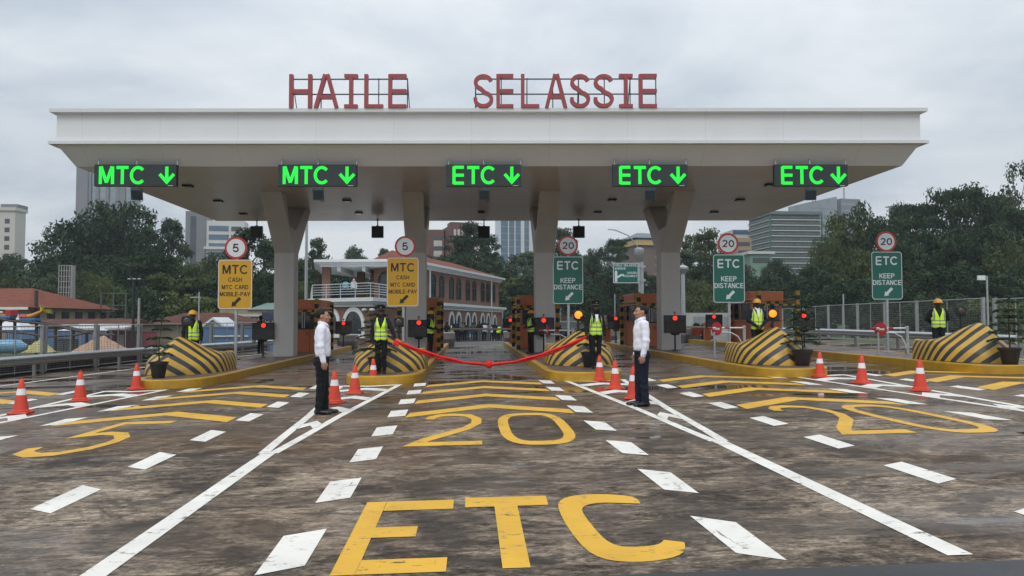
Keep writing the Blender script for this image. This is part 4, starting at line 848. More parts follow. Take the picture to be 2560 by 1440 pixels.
def fence(lab, path, h, pw, sp_v, sp_h, toprail, zoff=0.0, mid=True, kick=0):
    root = thing('mesh_fence', lab, 'fence', (path[0][0], path[0][1], gz(*path[0])+zoff)); wb = MB(); rb = MB()
    for i, (x, y) in enumerate(path):
        z = gz(x, y)+zoff; b = MB(); b.box((x, y, z+h/2), (pw, pw, h+0.1)); b.box((x+0.07, y+0.12, z+h/2), (pw*0.5, pw*0.5, h)); wpart(b, 'post', FENCEP, root)
        if i == len(path)-1: continue
        x2, y2 = path[i+1]; z2 = gz(x2, y2)+zoff; L = math.hypot(x2-x, y2-y); t = Vector((x2-x, y2-y, z2-z))
        for q in np.arange(sp_h, h-0.02, sp_h): wb.tube([(x, y, z+q), (x2, y2, z2+q)], 0.0045, 4)
        for q in np.arange(sp_v, L, sp_v): p = Vector((x, y, z))+t*(q/L); wb.tube([p+Vector((0, 0, 0.04)), p+Vector((0, 0, h))], 0.0045, 4)
        if toprail: rb.tube([(x, y, z+h), (x2, y2, z2+h)], 0.024, 6); rb.tube([(x, y, z+0.06), (x2, y2, z2+0.06)], 0.022, 6)
        if mid: m_ = (Vector((x, y, z))+t*0.5); rb.tube([m_, m_+Vector((0, 0, h))], 0.018, 6)
    wpart(wb, 'wire_mesh', WIRE, root)
    if kick:
        kb = MB()
        for (x, y), (x2, y2) in zip(path, path[1:]): kb.add([(x-0.05, y, gz(x, y)-0.1), (x2-0.05, y2, gz(x2, y2)-0.1), (x2-0.05, y2, gz(x2, y2)+kick), (x-0.05, y, gz(x, y)+kick), (x-0.09, y, gz(x, y)-0.1), (x2-0.09, y2, gz(x2, y2)-0.1), (x2-0.09, y2, gz(x2, y2)+kick), (x-0.09, y, gz(x, y)+kick)], [(0, 1, 2, 3), (7, 6, 5, 4), (3, 2, 6, 7), (0, 3, 7, 4), (1, 5, 6, 2)])
        wpart(kb, 'kick_board', mat('dark_brown_board', (0.042, 0.033, 0.030), 0.8, var=0.25, scale=3), root)
    if rb.v: wpart(rb, 'rails', FENCEP, root)
fence('wire mesh fence behind the left guardrail with paired grey posts', lerp_path([(-15.6, 14), (-15.5, 22), (-15.2, 28), (-14.4, 34), (-13.0, 39), (-12.0, 46)], 2.6), 1.62, 0.11, 0.20, 0.075, True, kick=0.52)
fence('tall white framed mesh fence on the right before the dark trees', lerp_path([(21.8, 31.2), (22.4, 37), (23.0, 44), (23.3, 52), (23.6, 60)], 3.1), 2.12, 0.12, 0.13, 0.11, True)
fence('white framed mesh fence panel at the right edge of the photo', lerp_path([(20.9, 22), (21.6, 30.2)], 2.7), 2.05, 0.12, 0.13, 0.11, True)
# ------------------------------------------------------------------ people: one smooth surface per body, grown from round cones
def surf_nets(V, org, h):
    n0, n1, n2 = V.shape; S = V < 0
    c = [V[i:n0-1+i, j:n1-1+j, k_:n2-1+k_] for i in (0, 1) for j in (0, 1) for k_ in (0, 1)]
    st = np.stack(c); ins = (st < 0).sum(0); msk = (ins > 0) & (ins < 8); idx = np.argwhere(msk); vals = st[:, msk]
    off = np.array([(i, j, k_) for i in (0, 1) for j in (0, 1) for k_ in (0, 1)], float)
    acc = np.zeros((len(idx), 3)); cnt = np.zeros(len(idx))
    for a in range(8):
        for b_ in range(a+1, 8):
            if np.abs(off[a]-off[b_]).sum() != 1: continue
            va, vb = vals[a], vals[b_]; x = (va < 0) != (vb < 0); t = va[x]/(va[x]-vb[x])
            acc[x] += off[a]+(off[b_]-off[a])*t[:, None]; cnt[x] += 1
    P = (idx+acc/cnt[:, None])*h+org; num = -np.ones(msk.shape, int); num[msk] = np.arange(len(idx)); F = []
    for ax in range(3):
        sl0 = [slice(1, -1)]*3; sl1 = [slice(1, -1)]*3; sl0[ax] = slice(0, -1); sl1[ax] = slice(1, None)
        A = S[tuple(sl0)]; Bq = S[tuple(sl1)]; e = np.argwhere(A != Bq); 
        if not len(e): continue
        fl = A[tuple(e.T)]; base = e+np.array([0 if q == ax else 1 for q in range(3)]); u, v_ = [(1, 2), (2, 0), (0, 1)][ax]
        du = np.zeros(3, int); du[u] = 1; dv = np.zeros(3, int); dv[v_] = 1
        q = np.stack([num[tuple((base-du-dv).T)], num[tuple((base-dv).T)], num[tuple(base.T)], num[tuple((base-du).T)]], 1)
        q[~fl] = q[~fl][:, ::-1]; F.append(q)
    F = np.concatenate(F); return P, F[(F >= 0).all(1)]
class SDF:
    def __init__(s, lo, hi, h):
        s.h = h; s.lo = np.array(lo, float); n = np.ceil((np.array(hi)-s.lo)/h).astype(int)+1
        s.V = np.full(n, 1.0, np.float32); s.n = n
    def win(s, lo, hi, pad):
        a = np.clip(np.floor((np.array(lo)-pad-s.lo)/s.h).astype(int), 0, s.n-1); b = np.clip(np.ceil((np.array(hi)+pad-s.lo)/s.h).astype(int)+1, 1, s.n)
        g = [s.lo[i]+s.h*np.arange(a[i], b[i]) for i in range(3)]; sl = tuple(slice(a[i], b[i]) for i in range(3))
        return sl, np.meshgrid(*g, indexing='ij', sparse=True)
    def blend(s, sl, d, k):
        v = s.V[sl]
        if k <= 0: s.V[sl] = np.minimum(v, d)
        else: hh = np.clip(0.5+0.5*(v-d)/k, 0, 1); s.V[sl] = v*(1-hh)+d*hh-k*hh*(1-hh)
    def cone(s, a, b, r1, r2=None, k=0.02, flat=None):
        r2 = r1 if r2 is None else r2; a = np.array(a, float); b = np.array(b, float); m = max(r1, r2)
        sl, (X, Y_, Z) = s.win(np.minimum(a, b)-m, np.maximum(a, b)+m, k+2.5*s.h); ab = b-a; L = ab @ ab
        if L == 0: L = 1e-9
        t = np.clip(((X-a[0])*ab[0]+(Y_-a[1])*ab[1]+(Z-a[2])*ab[2])/L, 0, 1)
        d = np.sqrt((X-a[0]-t*ab[0])**2+(Y_-a[1]-t*ab[1])**2+(Z-a[2]-t*ab[2])**2)-(r1+(r2-r1)*t); s.blend(sl, d, k); return s
    def ell(s, c, r, k=0.02, rz=0.0):
        c = np.array(c, float); r = np.array(r, float); sl, (X, Y_, Z) = s.win(c-r.max(), c+r.max(), k+2.5*s.h)
        x, y, z = X-c[0], Y_-c[1], Z-c[2]
        if rz: x, y = x*math.cos(rz)+y*math.sin(rz), -x*math.sin(rz)+y*math.cos(rz)
        k0 = np.sqrt((x/r[0])**2+(y/r[1])**2+(z/r[2])**2); k1 = np.sqrt((x/r[0]**2)**2+(y/r[1]**2)**2+(z/r[2]**2)**2)+1e-9
        s.blend(sl, k0*(k0-1)/k1, k); return s
    def cut(s, fn):         # remove where fn < 0
        g = [s.lo[i]+s.h*np.arange(s.n[i]) for i in range(3)]; X, Y_, Z = np.meshgrid(*g, indexing='ij', sparse=True); s.V = np.maximum(s.V, -fn(X, Y_, Z)).astype(np.float32); return s
    def warp(s, fn):
        g = [s.lo[i]+s.h*np.arange(s.n[i]) for i in range(3)]; X, Y_, Z = np.meshgrid(*g, indexing='ij', sparse=True); s.V = (s.V+fn(X, Y_, Z)).astype(np.float32); return s
    def build(s, name, m, parent, pick=None):
        s.V[0] = s.V[-1] = 1; s.V[:, 0] = s.V[:, -1] = 1; s.V[:, :, 0] = s.V[:, :, -1] = 1
        P, F = surf_nets(s.V, s.lo, s.h); me = bpy.data.meshes.new(name); me.from_pydata(P.tolist(), [], F.tolist())
        ms = m if isinstance(m, list) else [m]
        for q in ms: me.materials.append(q)
        if pick is not None:
            C_ = P[F].mean(1); me.polygons.foreach_set('material_index', np.asarray(pick(C_), np.int32))
        fix(me); shade(me, 180); o = bpy.data.objects.new(name, me); COL.objects.link(o); o.parent = parent; return o

def cloth(name, c, rough=0.8, var=0.12):
    k = NT(name); v = k.coord('Object'); n = k.noise(k.coord('Object', (1, 1, 0.5)), 7, 4, 0.6); f = k.noise(v, 160, 2)
    k.out(color=k.ramp(n, [(0.3, tuple(x*(1-var) for x in c)), (0.7, tuple(min(1, x*(1+var)) for x in c))]), rough=rough, spec=0.25); k.bump(k.math('ADD', k.math('MULTIPLY', n, 1.0), k.math('MULTIPLY', f, 0.05)), 0.55, 0.03); return k.m
SKIN_L = mat('light_brown_skin', (0.42, 0.22, 0.145), 0.5, var=0.08, scale=20); SKIN_D = mat('dark_brown_skin', (0.045, 0.022, 0.014), 0.45, var=0.12, scale=20)
HAIR = mat('black_hair', (0.009, 0.008, 0.008), 0.6, var=0.3, scale=40, bump=0.4, spec=0.25); EYE = mat('dark_eye', (0.02, 0.015, 0.012), 0.15); LIPS = mat('lip_skin', (0.26, 0.10, 0.08), 0.45); LIPS_D = mat('dark_lip_skin', (0.07, 0.022, 0.02), 0.45)
SHIRT_W = cloth('white_shirt_cotton', (0.80, 0.80, 0.89), 0.8, 0.05); TROU_K = cloth('black_trouser_wool', (0.010, 0.011, 0.014), 0.85); TROU_N = cloth('navy_trouser_wool', (0.010, 0.014, 0.026), 0.85); JACKET = cloth('dark_navy_jacket', (0.012, 0.014, 0.022), 0.85); JACK_K = cloth('black_jacket', (0.012, 0.012, 0.013), 0.85)
VEST = cloth('neon_lime_vest', (0.60, 0.92, 0.05), 0.6, 0.06); VEST_S = mat('vest_reflective_grey', (0.25, 0.26, 0.26), 0.4); VEST_K = mat('vest_dark_binding', (0.02, 0.02, 0.022), 0.7)
SHOE = mat('black_leather_shoe', (0.010, 0.010, 0.011), 0.3); HELM = mat('yellow_helmet_plastic', (0.62, 0.30, 0.015), 0.3, var=0.04); BELT = mat('black_belt', (0.012, 0.011, 0.011), 0.35); SILVER = mat('watch_steel', (0.5, 0.5, 0.5), 0.25, 0.9)

def arm_pose(kind, sd):
    """elbow, wrist, hand direction, palm normal for side sd (+1 = +x)"""
    V = lambda *q: np.array(q, float)
    P = {'down': (V(sd*0.235, 0.015, 1.145), V(sd*0.235, -0.03, 0.895), V(0.0, -0.12, -1), V(-sd, 0, 0)),
         'clasp': (V(sd*0.27, 0.00, 1.16), V(sd*0.075, -0.19, 0.99), V(-sd*0.75, -0.25, -0.65), V(0, 1, -0.2)),
         'behind': (V(sd*0.275, 0.09, 1.17), V(sd*0.09, 0.20, 1.00), V(-sd*0.8, 0.05, -0.5), V(0, -1, 0)),
         'out': (V(sd*0.30, -0.04, 1.17), V(sd*0.375, -0.12, 0.955), V(sd*0.15, -0.55, -0.8), V(-sd, -0.1, 0)),
         'hold': (V(sd*0.27, -0.02, 1.15), V(sd*0.29, -0.15, 0.93), V(sd*0.05, -0.6, -0.8), V(-sd, -0.1, 0)),
         'front': (V(sd*0.25, 0.02, 1.15), V(sd*0.17, -0.2, 1.08), V(-sd*0.3, -0.9, -0.1), V(-sd*0.5, 0, -0.8))}
    return P[kind]
def person(label, loc, rz, H, arms=('down', 'down'), skin='D', top='jacket', topm=None, trou=None, vest=False, head='hair', hairm=None, h=0.011, face=True, female=False, stance=(-0.015, 0.03), group=None, build=1.0, lookz=0.0, far=False):
    root = thing('person', label, 'person', loc, rz, group); sc = H/1.75; root.scale = (sc*build, sc*build, sc)
    SK_ = SKIN_L if skin == 'L' else SKIN_D; shw = 0.175 if not female else 0.155; hipw = 0.088
    B = SDF((-0.62, -0.36, -0.02), (0.62, 0.36, 1.80), h)
    # trunk and legs (slim, inside the clothes)
    B.ell((0, 0.01, 1.27), (0.15, 0.09, 0.22), 0.03).ell((0, 0.01, 1.03), (0.135, 0.09, 0.16), 0.05).cone((-0.13, 0.01, 1.42), (0.13, 0.01, 1.42), 0.05, None, 0.04)
    for sd in (-1, 1):
        B.cone((sd*hipw, 0.01, 0.93), (sd*hipw, stance[sd > 0]*0.4, 0.52), 0.07, 0.047, 0.03).cone((sd*hipw, stance[sd > 0]*0.4, 0.52), (sd*hipw, 0.02+stance[sd > 0], 0.10), 0.047, 0.034, 0.02).cone((sd*hipw, 0.03+stance[sd > 0], 0.06), (sd*hipw*1.1, -0.09+stance[sd > 0], 0.045), 0.034, 0.028, 0.02)
    # neck and head
    B.cone((0, 0.015, 1.42), (0, 0.005, 1.56), 0.056, 0.052, 0.03)
    B.ell((0, 0.012, 1.655), (0.076, 0.094, 0.098), 0.02).ell((0, -0.018, 1.605), (0.060, 0.070, 0.082), 0.03).ell((0, -0.055, 1.555), (0.034, 0.030, 0.024), 0.03)
    if face:
        B.cone((0, -0.083, 1.655), (0, -0.108, 1.612), 0.009, 0.014, 0.014).ell((-0.012, -0.097, 1.607), (0.011, 0.012, 0.009), 0.006).ell((0.012, -0.097, 1.607), (0.011, 0.012, 0.009), 0.006)
        B.cone((-0.045, -0.068, 1.672), (0.045, -0.068, 1.672), 0.012, None, 0.014).ell((0, -0.086, 1.574), (0.024, 0.012, 0.011), 0.010)
        for sd in (-1, 1): B.ell((sd*0.078, 0.012, 1.635), (0.012, 0.022, 0.034), 0.008).ell((sd*0.045, -0.062, 1.615), (0.022, 0.018, 0.02), 0.02)
    arms_p = []
    for sd, kind in ((-1, arms[0]), (1, arms[1])):
        el, wr, hd, pn = arm_pose(kind, sd); hd = hd/np.linalg.norm(hd); pn = pn-hd*(pn @ hd); pn /= np.linalg.norm(pn); sp = np.cross(hd, pn); sh = np.array((sd*shw, 0.01, 1.425)); arms_p.append((sd, sh, el, wr))
        B.cone(sh, el, 0.042, 0.036, 0.02).cone(el, wr, 0.036, 0.026, 0.015)
        th = 1 if sp[1] < 0 else -1     # thumb on the forward edge of the palm
        hh = 0.0072 if h < 0.012 else 0.010
        for q in (-0.028, -0.010, 0.010, 0.027): B.cone(wr+hd*0.005+sp*q*0.65, wr+hd*0.078+sp*q, 0.016, 0.0125, 0.012)
        if not far:
            for q, ln in ((-0.030*th*-1, 0.066), (-0.010*th*-1, 0.076), (0.011*th*-1, 0.070), (0.030*th*-1, 0.052)):
                a = wr+hd*0.082+sp*q; m_ = a+hd*ln*0.52+pn*0.010; e_ = m_+hd*ln*0.40+pn*0.024
                B.cone(a, m_, 0.0098, 0.0088, 0.004).cone(m_, e_, 0.0088, 0.0072, 0.003)
            a = wr+hd*0.022+sp*th*0.028; m_ = wr+hd*0.058+sp*th*0.050+pn*0.010; e_ = wr+hd*0.092+sp*th*0.052+pn*0.018
            B.cone(a, m_, 0.0125, 0.0105, 0.008).cone(m_, e_, 0.0105, 0.0085, 0.004)
        else: B.cone(wr+hd*0.08, wr+hd*0.15+pn*0.02, 0.026, 0.018, 0.01)
    B.build('body', SK_, root)
    if face:
        for sd in (-1, 1):
            b = MB(); b.sphere((sd*0.031, -0.076, 1.645), (0.014, 0.008, 0.0065), 10, 6); b.build('eye', EYE, root, smooth=180)
            b = MB(); b.tube([(sd*0.014, -0.084, 1.664), (sd*0.032, -0.082, 1.670), (sd*0.050, -0.070, 1.663)], [0.003, 0.004, 0.002], 6); b.build('eyebrow', HAIR, root, smooth=180)
        b = MB(); b.sphere((0, -0.0955, 1.574), (0.023, 0.005, 0.0065), 12, 6); b.build('mouth', LIPS if skin == 'L' else LIPS_D, root, smooth=180)
    # upper garment
    T = SDF((-0.50, -0.36, 0.72), (0.50, 0.36, 1.60), h); fat = 0.0 if not female else -0.012; loose = 0.0 if top != 'jacket' else 0.006
    T.ell((0, 0.005, 1.285), (0.182+fat+loose, 0.122+loose, 0.235), 0.03).ell((0, 0.0, 1.06), (0.165+fat+loose, 0.118+loose, 0.20), 0.06).cone((-shw+0.035, 0.01, 1.425), (shw-0.035, 0.01, 1.425), 0.062, None, 0.04).cone((0, 0.012, 1.40), (0, 0.008, 1.515), 0.074, 0.062, 0.035)
    if female: T.ell((-0.065, -0.085, 1.285), (0.065, 0.055, 0.07), 0.04).ell((0.065, -0.085, 1.285), (0.065, 0.055, 0.07), 0.04)
    if top == 'jacket': T.ell((0, 0.0, 0.93), (0.172, 0.118, 0.14), 0.05)
    for sd, sh, el, wr in arms_p:
        sl = 0.0 if top == 'shirt' else 0.002
        T.cone(sh, el, 0.064+sl, 0.054+sl, 0.03).cone(el, wr+(wr-el)*0.02, 0.055+sl, 0.040+sl, 0.02)
    if h < 0.016:
        T.warp(lambda X, Y_, Z: 0.0035*np.sin(38*Z+9*X*np.sign(X)+14*Y_)*np.sin(23*X-17*Z+5*Y_)+0.0025*np.sin(75*Z+30*X*X*20+11*Y_)*np.clip((np.abs(X)-0.15)*8, 0, 1))
    T.cut(lambda X, Y_, Z: np.sqrt(X**2+(Y_-0.0)**2)+0*Z-0.050+5*np.clip(1.49-Z, 0, 1)); T.cut(lambda X, Y_, Z: 1.525-0.25*(-Y_)-Z+0*X-0.005)
    if top == 'shirt': T.cut(lambda X, Y_, Z: np.maximum(Z-0.955, 0) + 1.0*(np.abs(X) > 0.195) + np.minimum(Z-0.955, 0) + 0*Y_)
    T.build(('shirt' if top == 'shirt' else 'jacket'), topm or (SHIRT_W if top == 'shirt' else JACKET), root)
    if not far:
        b = MB(); cm = topm if top == 'shirt' and topm else SHIRT_W
        if top == 'shirt' or top == 'suit':
            for sd in (-1, 1):
                pts = [(sd*0.004, -0.078, 1.468), (sd*0.045, -0.075, 1.488), (sd*0.072, -0.02, 1.517), (sd*0.062, 0.045, 1.533), (0, 0.078, 1.540)]; up_ = [(x*0.80, y*0.84, z+0.034) for x, y, z in pts]; dn = [(x*1.08, y*1.12-0.004, z-0.012) for x, y, z in pts]
                n = len(pts); b.add(pts+up_+dn, [(i, i+1, n+i+1, n+i) for i in range(n-1)]+[(n+i, n+i+1, 2*n+i+1, 2*n+i) for i in range(n-1)])
            b.build('collar', cm or SHIRT_W, root, smooth=60)
        if top == 'shirt':
            for sd, sh, el, wr in arms_p:
                u = (wr-el)/np.linalg.norm(wr-el); b = MB(); b.tube([wr-u*0.055, wr-u*0.05, wr+u*0.008, wr+u*0.008], [0.036, 0.0435, 0.041, 0.034], 16); b.build('cuff', topm or SHIRT_W, root, smooth=50)
            b = MB(); b.tube([(0.19*math.cos(a)*0.87, 0.005+0.118*math.sin(a), 0.955) for a in [2*PI*i/24 for i in range(24)]], 0.018, 6, close=True); b.build('belt', BELT, root, smooth=60)
    # trousers
    Q = SDF((-0.30, -0.24, 0.02), (0.30, 0.24, 1.02), h); tl = 0.0 if not female else -0.008
    Q.ell((0, 0.012, 0.90), (0.163, 0.118, 0.12), 0.03).ell((0, 0.05, 0.86), (0.13, 0.09, 0.09), 0.04)
    for sd in (-1, 1): Q.cone((sd*hipw, 0.01, 0.87), (sd*hipw, stance[sd > 0]*0.4, 0.50), 0.096+tl, 0.070+tl, 0.018).cone((sd*hipw, stance[sd > 0]*0.4, 0.50), (sd*hipw*1.04, 0.015+stance[sd > 0], 0.075), 0.070+tl, 0.056+tl, 0.015)
    if h < 0.016: Q.warp(lambda X, Y_, Z: 0.0045*np.sin(46*Z+20*X)*np.clip(1.3-np.abs(Z-0.25)*3, 0, 1)+0.002*np.sin(30*X+60*Z)+0*Y_)
    Q.cut(lambda X, Y_, Z: Z-0.062-0.05*np.clip(-Y_, 0, 0.05)+0*X); Q.cut(lambda X, Y_, Z: 0.965-Z+0*X+0*Y_); Q.build('trousers', trou or TROU_K, root)
    for sd in (-1, 1):
        Sx = SDF((sd*0.095-0.09, -0.22, -0.03), (sd*0.095+0.09, 0.12, 0.16), min(h, 0.010) if not far else h); x = sd*hipw
        Sx.cone((x, 0.04, 0.045), (x*1.06, -0.07, 0.035), 0.046, 0.044, 0.02).ell((x*1.12, -0.125, 0.03), (0.045, 0.065, 0.036), 0.02).cone((x, 0.03, 0.05), (x, 0.02, 0.11), 0.042, 0.038, 0.02).cut(lambda X, Y_, Z: Z-0.003+0*X+0*Y_); o = Sx.build('shoe', SHOE, root); o.location.y = stance[sd > 0]
    # vest
    if vest:
        W = SDF((-0.30, -0.26, 0.78), (0.30, 0.26, 1.56), h); g = 0.013
        W.ell((0, 0.005, 1.285), (0.188+fat+g, 0.126+g, 0.24), 0.03).ell((0, 0.0, 1.06), (0.172+fat+g, 0.122+g, 0.21), 0.06).cone((-shw+0.06, 0.01, 1.425), (shw-0.06, 0.01, 1.425), 0.068, None, 0.04)
        if top == 'jacket' or top == 'suit': W.ell((0, 0, 0.95), (0.182+fat, 0.128, 0.14), 0.05)
        if female: W.ell((-0.065, -0.088, 1.285), (0.07, 0.062, 0.075), 0.04).ell((0.065, -0.088, 1.285), (0.07, 0.062, 0.075), 0.04)
        W.cut(lambda X, Y_, Z: Z-0.885-0.03*np.cos(X*14)**2+0*Y_)                                      # hem
        W.cut(lambda X, Y_, Z: np.maximum(np.abs(X)-np.clip((Z-1.19)*0.34, 0, 0.085), Y_-0.02)*0.8+0.0*Z)   # V neck
        W.cut(lambda X, Y_, Z: np.sqrt(X**2+(Y_-0.01)**2)-0.082+5*np.clip(1.44-Z, 0, 1))
        W.cut(lambda X, Y_, Z: 0.168-0.02*(Z > 9)-np.abs(X)+0.9*np.clip(1.22-Z, 0, 1)+0*Y_)             # armholes
        def pick(c):
            x, y, z = c[:, 0], c[:, 1], c[:, 2]; m_ = np.zeros(len(c), int); fr = y < 0
            m_[(np.abs(z-1.115) < 0.021) | (np.abs(z-1.005) < 0.021)] = 1; m_[(np.abs(np.abs(x)-0.135) < 0.019) & (z > 1.135)] = 1; m_[fr & (np.abs(x) < 0.0075)] = 2; return m_
        W.build('hi_vis_vest', [VEST, VEST_S, VEST_K], root, pick)
    # head gear and hair
    hm = hairm or HAIR
    if head in ('hair', 'braids', 'capf', 'scarf'):
        D = SDF((-0.18, -0.22, 1.18), (0.18, 0.18, 1.80), min(h, 0.012)); D.ell((0, 0.019, 1.667), (0.0815, 0.100, 0.0985) if head == 'hair' else (0.085, 0.104, 0.102), 0.01)
        if head == 'hair':
            D.cut(lambda X, Y_, Z: np.maximum(Y_+0.030, Z-1.722-0.10*np.clip(0.05-np.abs(X), 0, 1)))
            D.cut(lambda X, Y_, Z: np.maximum(Y_-0.030, Z-1.665)+0*X); D.cut(lambda X, Y_, Z: Z-1.582+0*X+0*Y_)
            D.warp(lambda X, Y_, Z: 0.003*np.sin(90*X+40*Y_)*np.sin(70*Y_+60*Z))
        else:
            D.ell((0, 0.05, 1.60), (0.088, 0.075, 0.12), 0.03)
            if head == 'braids':
                for sd in (-1, 1):
                    for q, (x, y) in enumerate(((0.072, -0.03), (0.090, 0.0), (0.085, 0.03), (0.06, -0.055))): D.cone((sd*x*0.95, y+0.03, 1.64), (sd*(x+0.012), -0.05-0.02*q, 1.47), 0.024, 0.020, 0.008).cone((sd*(x+0.012), -0.05-0.02*q, 1.47), (sd*(0.07+0.012*q), -0.158, 1.30-0.02*q), 0.020, 0.013, 0.008)
            D.cut(lambda X, Y_, Z: np.maximum(np.maximum(Y_+0.015, np.abs(X)-0.066), np.abs(Z-1.60)-0.115))
        D.build('hair', hm, root)
    if head in ('cap', 'capf', 'braids'):
        b = MB(); cz = 1.705; rings_ = []
        for r_, zz in ((0.092, 0.0), (0.094, 0.045), (0.125, 0.075), (0.128, 0.088), (0.10, 0.098), (0.01, 0.10)): rings_.append([(r_*0.95*math.cos(a), 0.015+r_*1.08*math.sin(a), cz+zz-0.012*math.sin(a)+0.018*(1-math.sin(a))*(zz > 0.05)) for a in [2*PI*j/26 for j in range(26)]])
        b.rings(rings_); c_ = b.build('peaked_cap', JACK_K, root, smooth=40)
        b = MB(); rr = [[(0.091*math.cos(a), 0.015-0.10*1.0*math.sin(a)*s_, cz+0.012-0.02*(s_-1)*6*math.sin(a)*0.35) for a in [PI*j/12 for j in range(13)]] for s_ in (0.98, 1.5)]
        b.add([p for r_ in rr for p in r_], [(j, j+1, 13+j+1, 13+j) for j in range(12)]); b.build('peak', SHOE, c_)
        b = MB(); b.tube([(0.0945*math.cos(a), 0.015+0.106*math.sin(a), cz+0.022) for a in [2*PI*j/24 for j in range(24)]], 0.008, 6, close=True); b.build('cap_band', mat('cap_grey_band', (0.16, 0.15, 0.13), 0.5), c_)
        b = MB(); b.sphere((0, -0.118, cz+0.07), (0.013, 0.006, 0.016), 8, 5); b.build('cap_badge', SILVER, c_)
    if head == 'helmet':
        b = MB(); rr = []
        for q in range(9):
            a_ = PI/2*q/8; r_ = max(0.03, math.cos(a_)); rr.append([(0.118*r_*math.cos(a), 0.012+0.142*r_*math.sin(a), 1.685+0.122*math.sin(a_)) for a in [2*PI*j/28 for j in range(28)]])
        b.rings(rr); hl = b.build('hard_hat', HELM, root, smooth=60)
        b = MB(); o_ = [(0.134*math.cos(a), 0.0+0.165*math.sin(a)-(0.035 if math.sin(a) < -0.3 else 0), 1.680-(0.006 if math.sin(a) < -0.3 else 0)) for a in [2*PI*j/28 for j in range(28)]]; i_ = [(0.117*math.cos(a), 0.012+0.141*math.sin(a), 1.688) for a in [2*PI*j/28 for j in range(28)]]
        b.add(o_+i_, [(j, (j+1) % 28, 28+(j+1) % 28, 28+j) for j in range(28)]); b.build('brim', HELM, hl, smooth=60)
        b = MB(); b.tube([(0, 0.012-0.135*math.cos(a), 1.69+0.122*math.sin(a)) for a in [PI*(0.08+0.84*j/12) for j in range(13)]], 0.010, 6); b.build('crest_rib', HELM, hl, smooth=60)
        b = MB(); b.sphere((0, 0.012, 1.645), (0.083, 0.10, 0.06), 14, 6); b.build('hair', hm, root, smooth=180) if False else None
    if head == 'scarf':
        pass
    return root

pm = G(806, 1035); person('man in white shirt and black trousers standing in profile on the left, facing right', (pm.x, pm.y-0.02, pm.z+0.006), R(96), 1.80, skin='L', stance=(0.03, -0.05), top='shirt', trou=TROU_K, head='hair', h=0.0085, build=1.10)
pm = G(1604, 1015); pr_ = person('man in white shirt and dark navy trousers standing in profile on the right, facing left', (pm.x, pm.y, pm.z+0.006), R(-88), 1.775, skin='L', stance=(-0.035, 0.025), arms=('down', 'down'), top='shirt', trou=TROU_N, head='hair', h=0.0085, build=1.13)
b = MB(); b.tube([(0.235+0.036*math.cos(a), -0.026+0.036*math.sin(a), 0.90) for a in [2*PI*i/16 for i in range(16)]], 0.008, 6, close=True); b.build('wristwatch', BELT, pr_, smooth=60)
p2 = G(952, 935, IH-0.012); WOM = person('uniformed woman in cap and lime vest on the left holding the red ribbon end', (p2.x, p2.y, p2.z+0.004), R(2), 1.71, arms=('down', 'out'), top='jacket', topm=JACKET, vest=True, head='capf', h=0.011, female=True)
p3 = G(1490, 921, IH-0.012); OFF = person('uniformed officer with long braids, peaked cap and lime vest holding the right ribbon end', (p3.x, p3.y, p3.z+0.004), R(4), 1.74, arms=('hold', 'down'), top='jacket', topm=JACK_K, vest=True, head='braids', h=0.011, female=True)
b = MB(); b.add([(-0.045, -0.118, 1.46), (0.045, -0.118, 1.46), (0.03, -0.150, 1.30), (0.0, -0.152, 1.22), (-0.03, -0.150, 1.30)], [(0, 1, 2, 3, 4)]); b.build('shirt_front', SHIRT_W, OFF)
pg = PY(482, 773, 23.6); person('guard in yellow hard hat and lime vest behind the leftmost striped hump', (pg.x, 23.6, SL*pg.x+IH-0.008), R(14), 1.76, build=1.06, arms=('down', 'down'), top='jacket', topm=JACK_K, vest=True, head='helmet', h=0.012)
pg = PY(1077, 850, 29.2); person('guard in yellow hard hat and lime vest standing at the second column, facing right', (pg.x, 29.2, SL*pg.x+IH-0.008), R(70), 1.68, arms=('front', 'front'), top='jacket', topm=JACK_K, vest=True, head='helmet', h=0.013)
p4 = G(1327, 884, IH-0.012); person('guard in yellow hard hat and lime vest at the third column, turned to the left', (p4.x, p4.y, p4.z+0.004), R(-68), 1.64, arms=('front', 'front'), top='jacket', topm=JACK_K, vest=True, head='helmet', h=0.013)
pg = PY(1893, 800, 22.6); SU = person('man in navy suit, yellow hard hat and lime vest with clasped hands behind the hump', (pg.x, 22.6, SL*pg.x+IH-0.008), R(-4), 1.80, build=0.98, arms=('clasp', 'clasp'), top='suit', topm=JACKET, vest=True, head='helmet', h=0.012)
b = MB(); b.add([(-0.05, -0.112, 1.47), (0.05, -0.112, 1.47), (0.032, -0.146, 1.30), (0.0, -0.148, 1.22), (-0.032, -0.146, 1.30)], [(0, 1, 2, 3, 4)]); b.build('shirt_front', SHIRT_W, SU)
pg = PY(2346, 800, 22.4); person('guard in yellow hard hat and lime vest with hands behind the back, far right', (pg.x, 22.4, SL*pg.x+IH-0.008), R(-16), 1.70, build=1.08, arms=('behind', 'behind'), top='jacket', topm=JACKET, vest=True, head='helmet', h=0.012, trou=TROU_N)

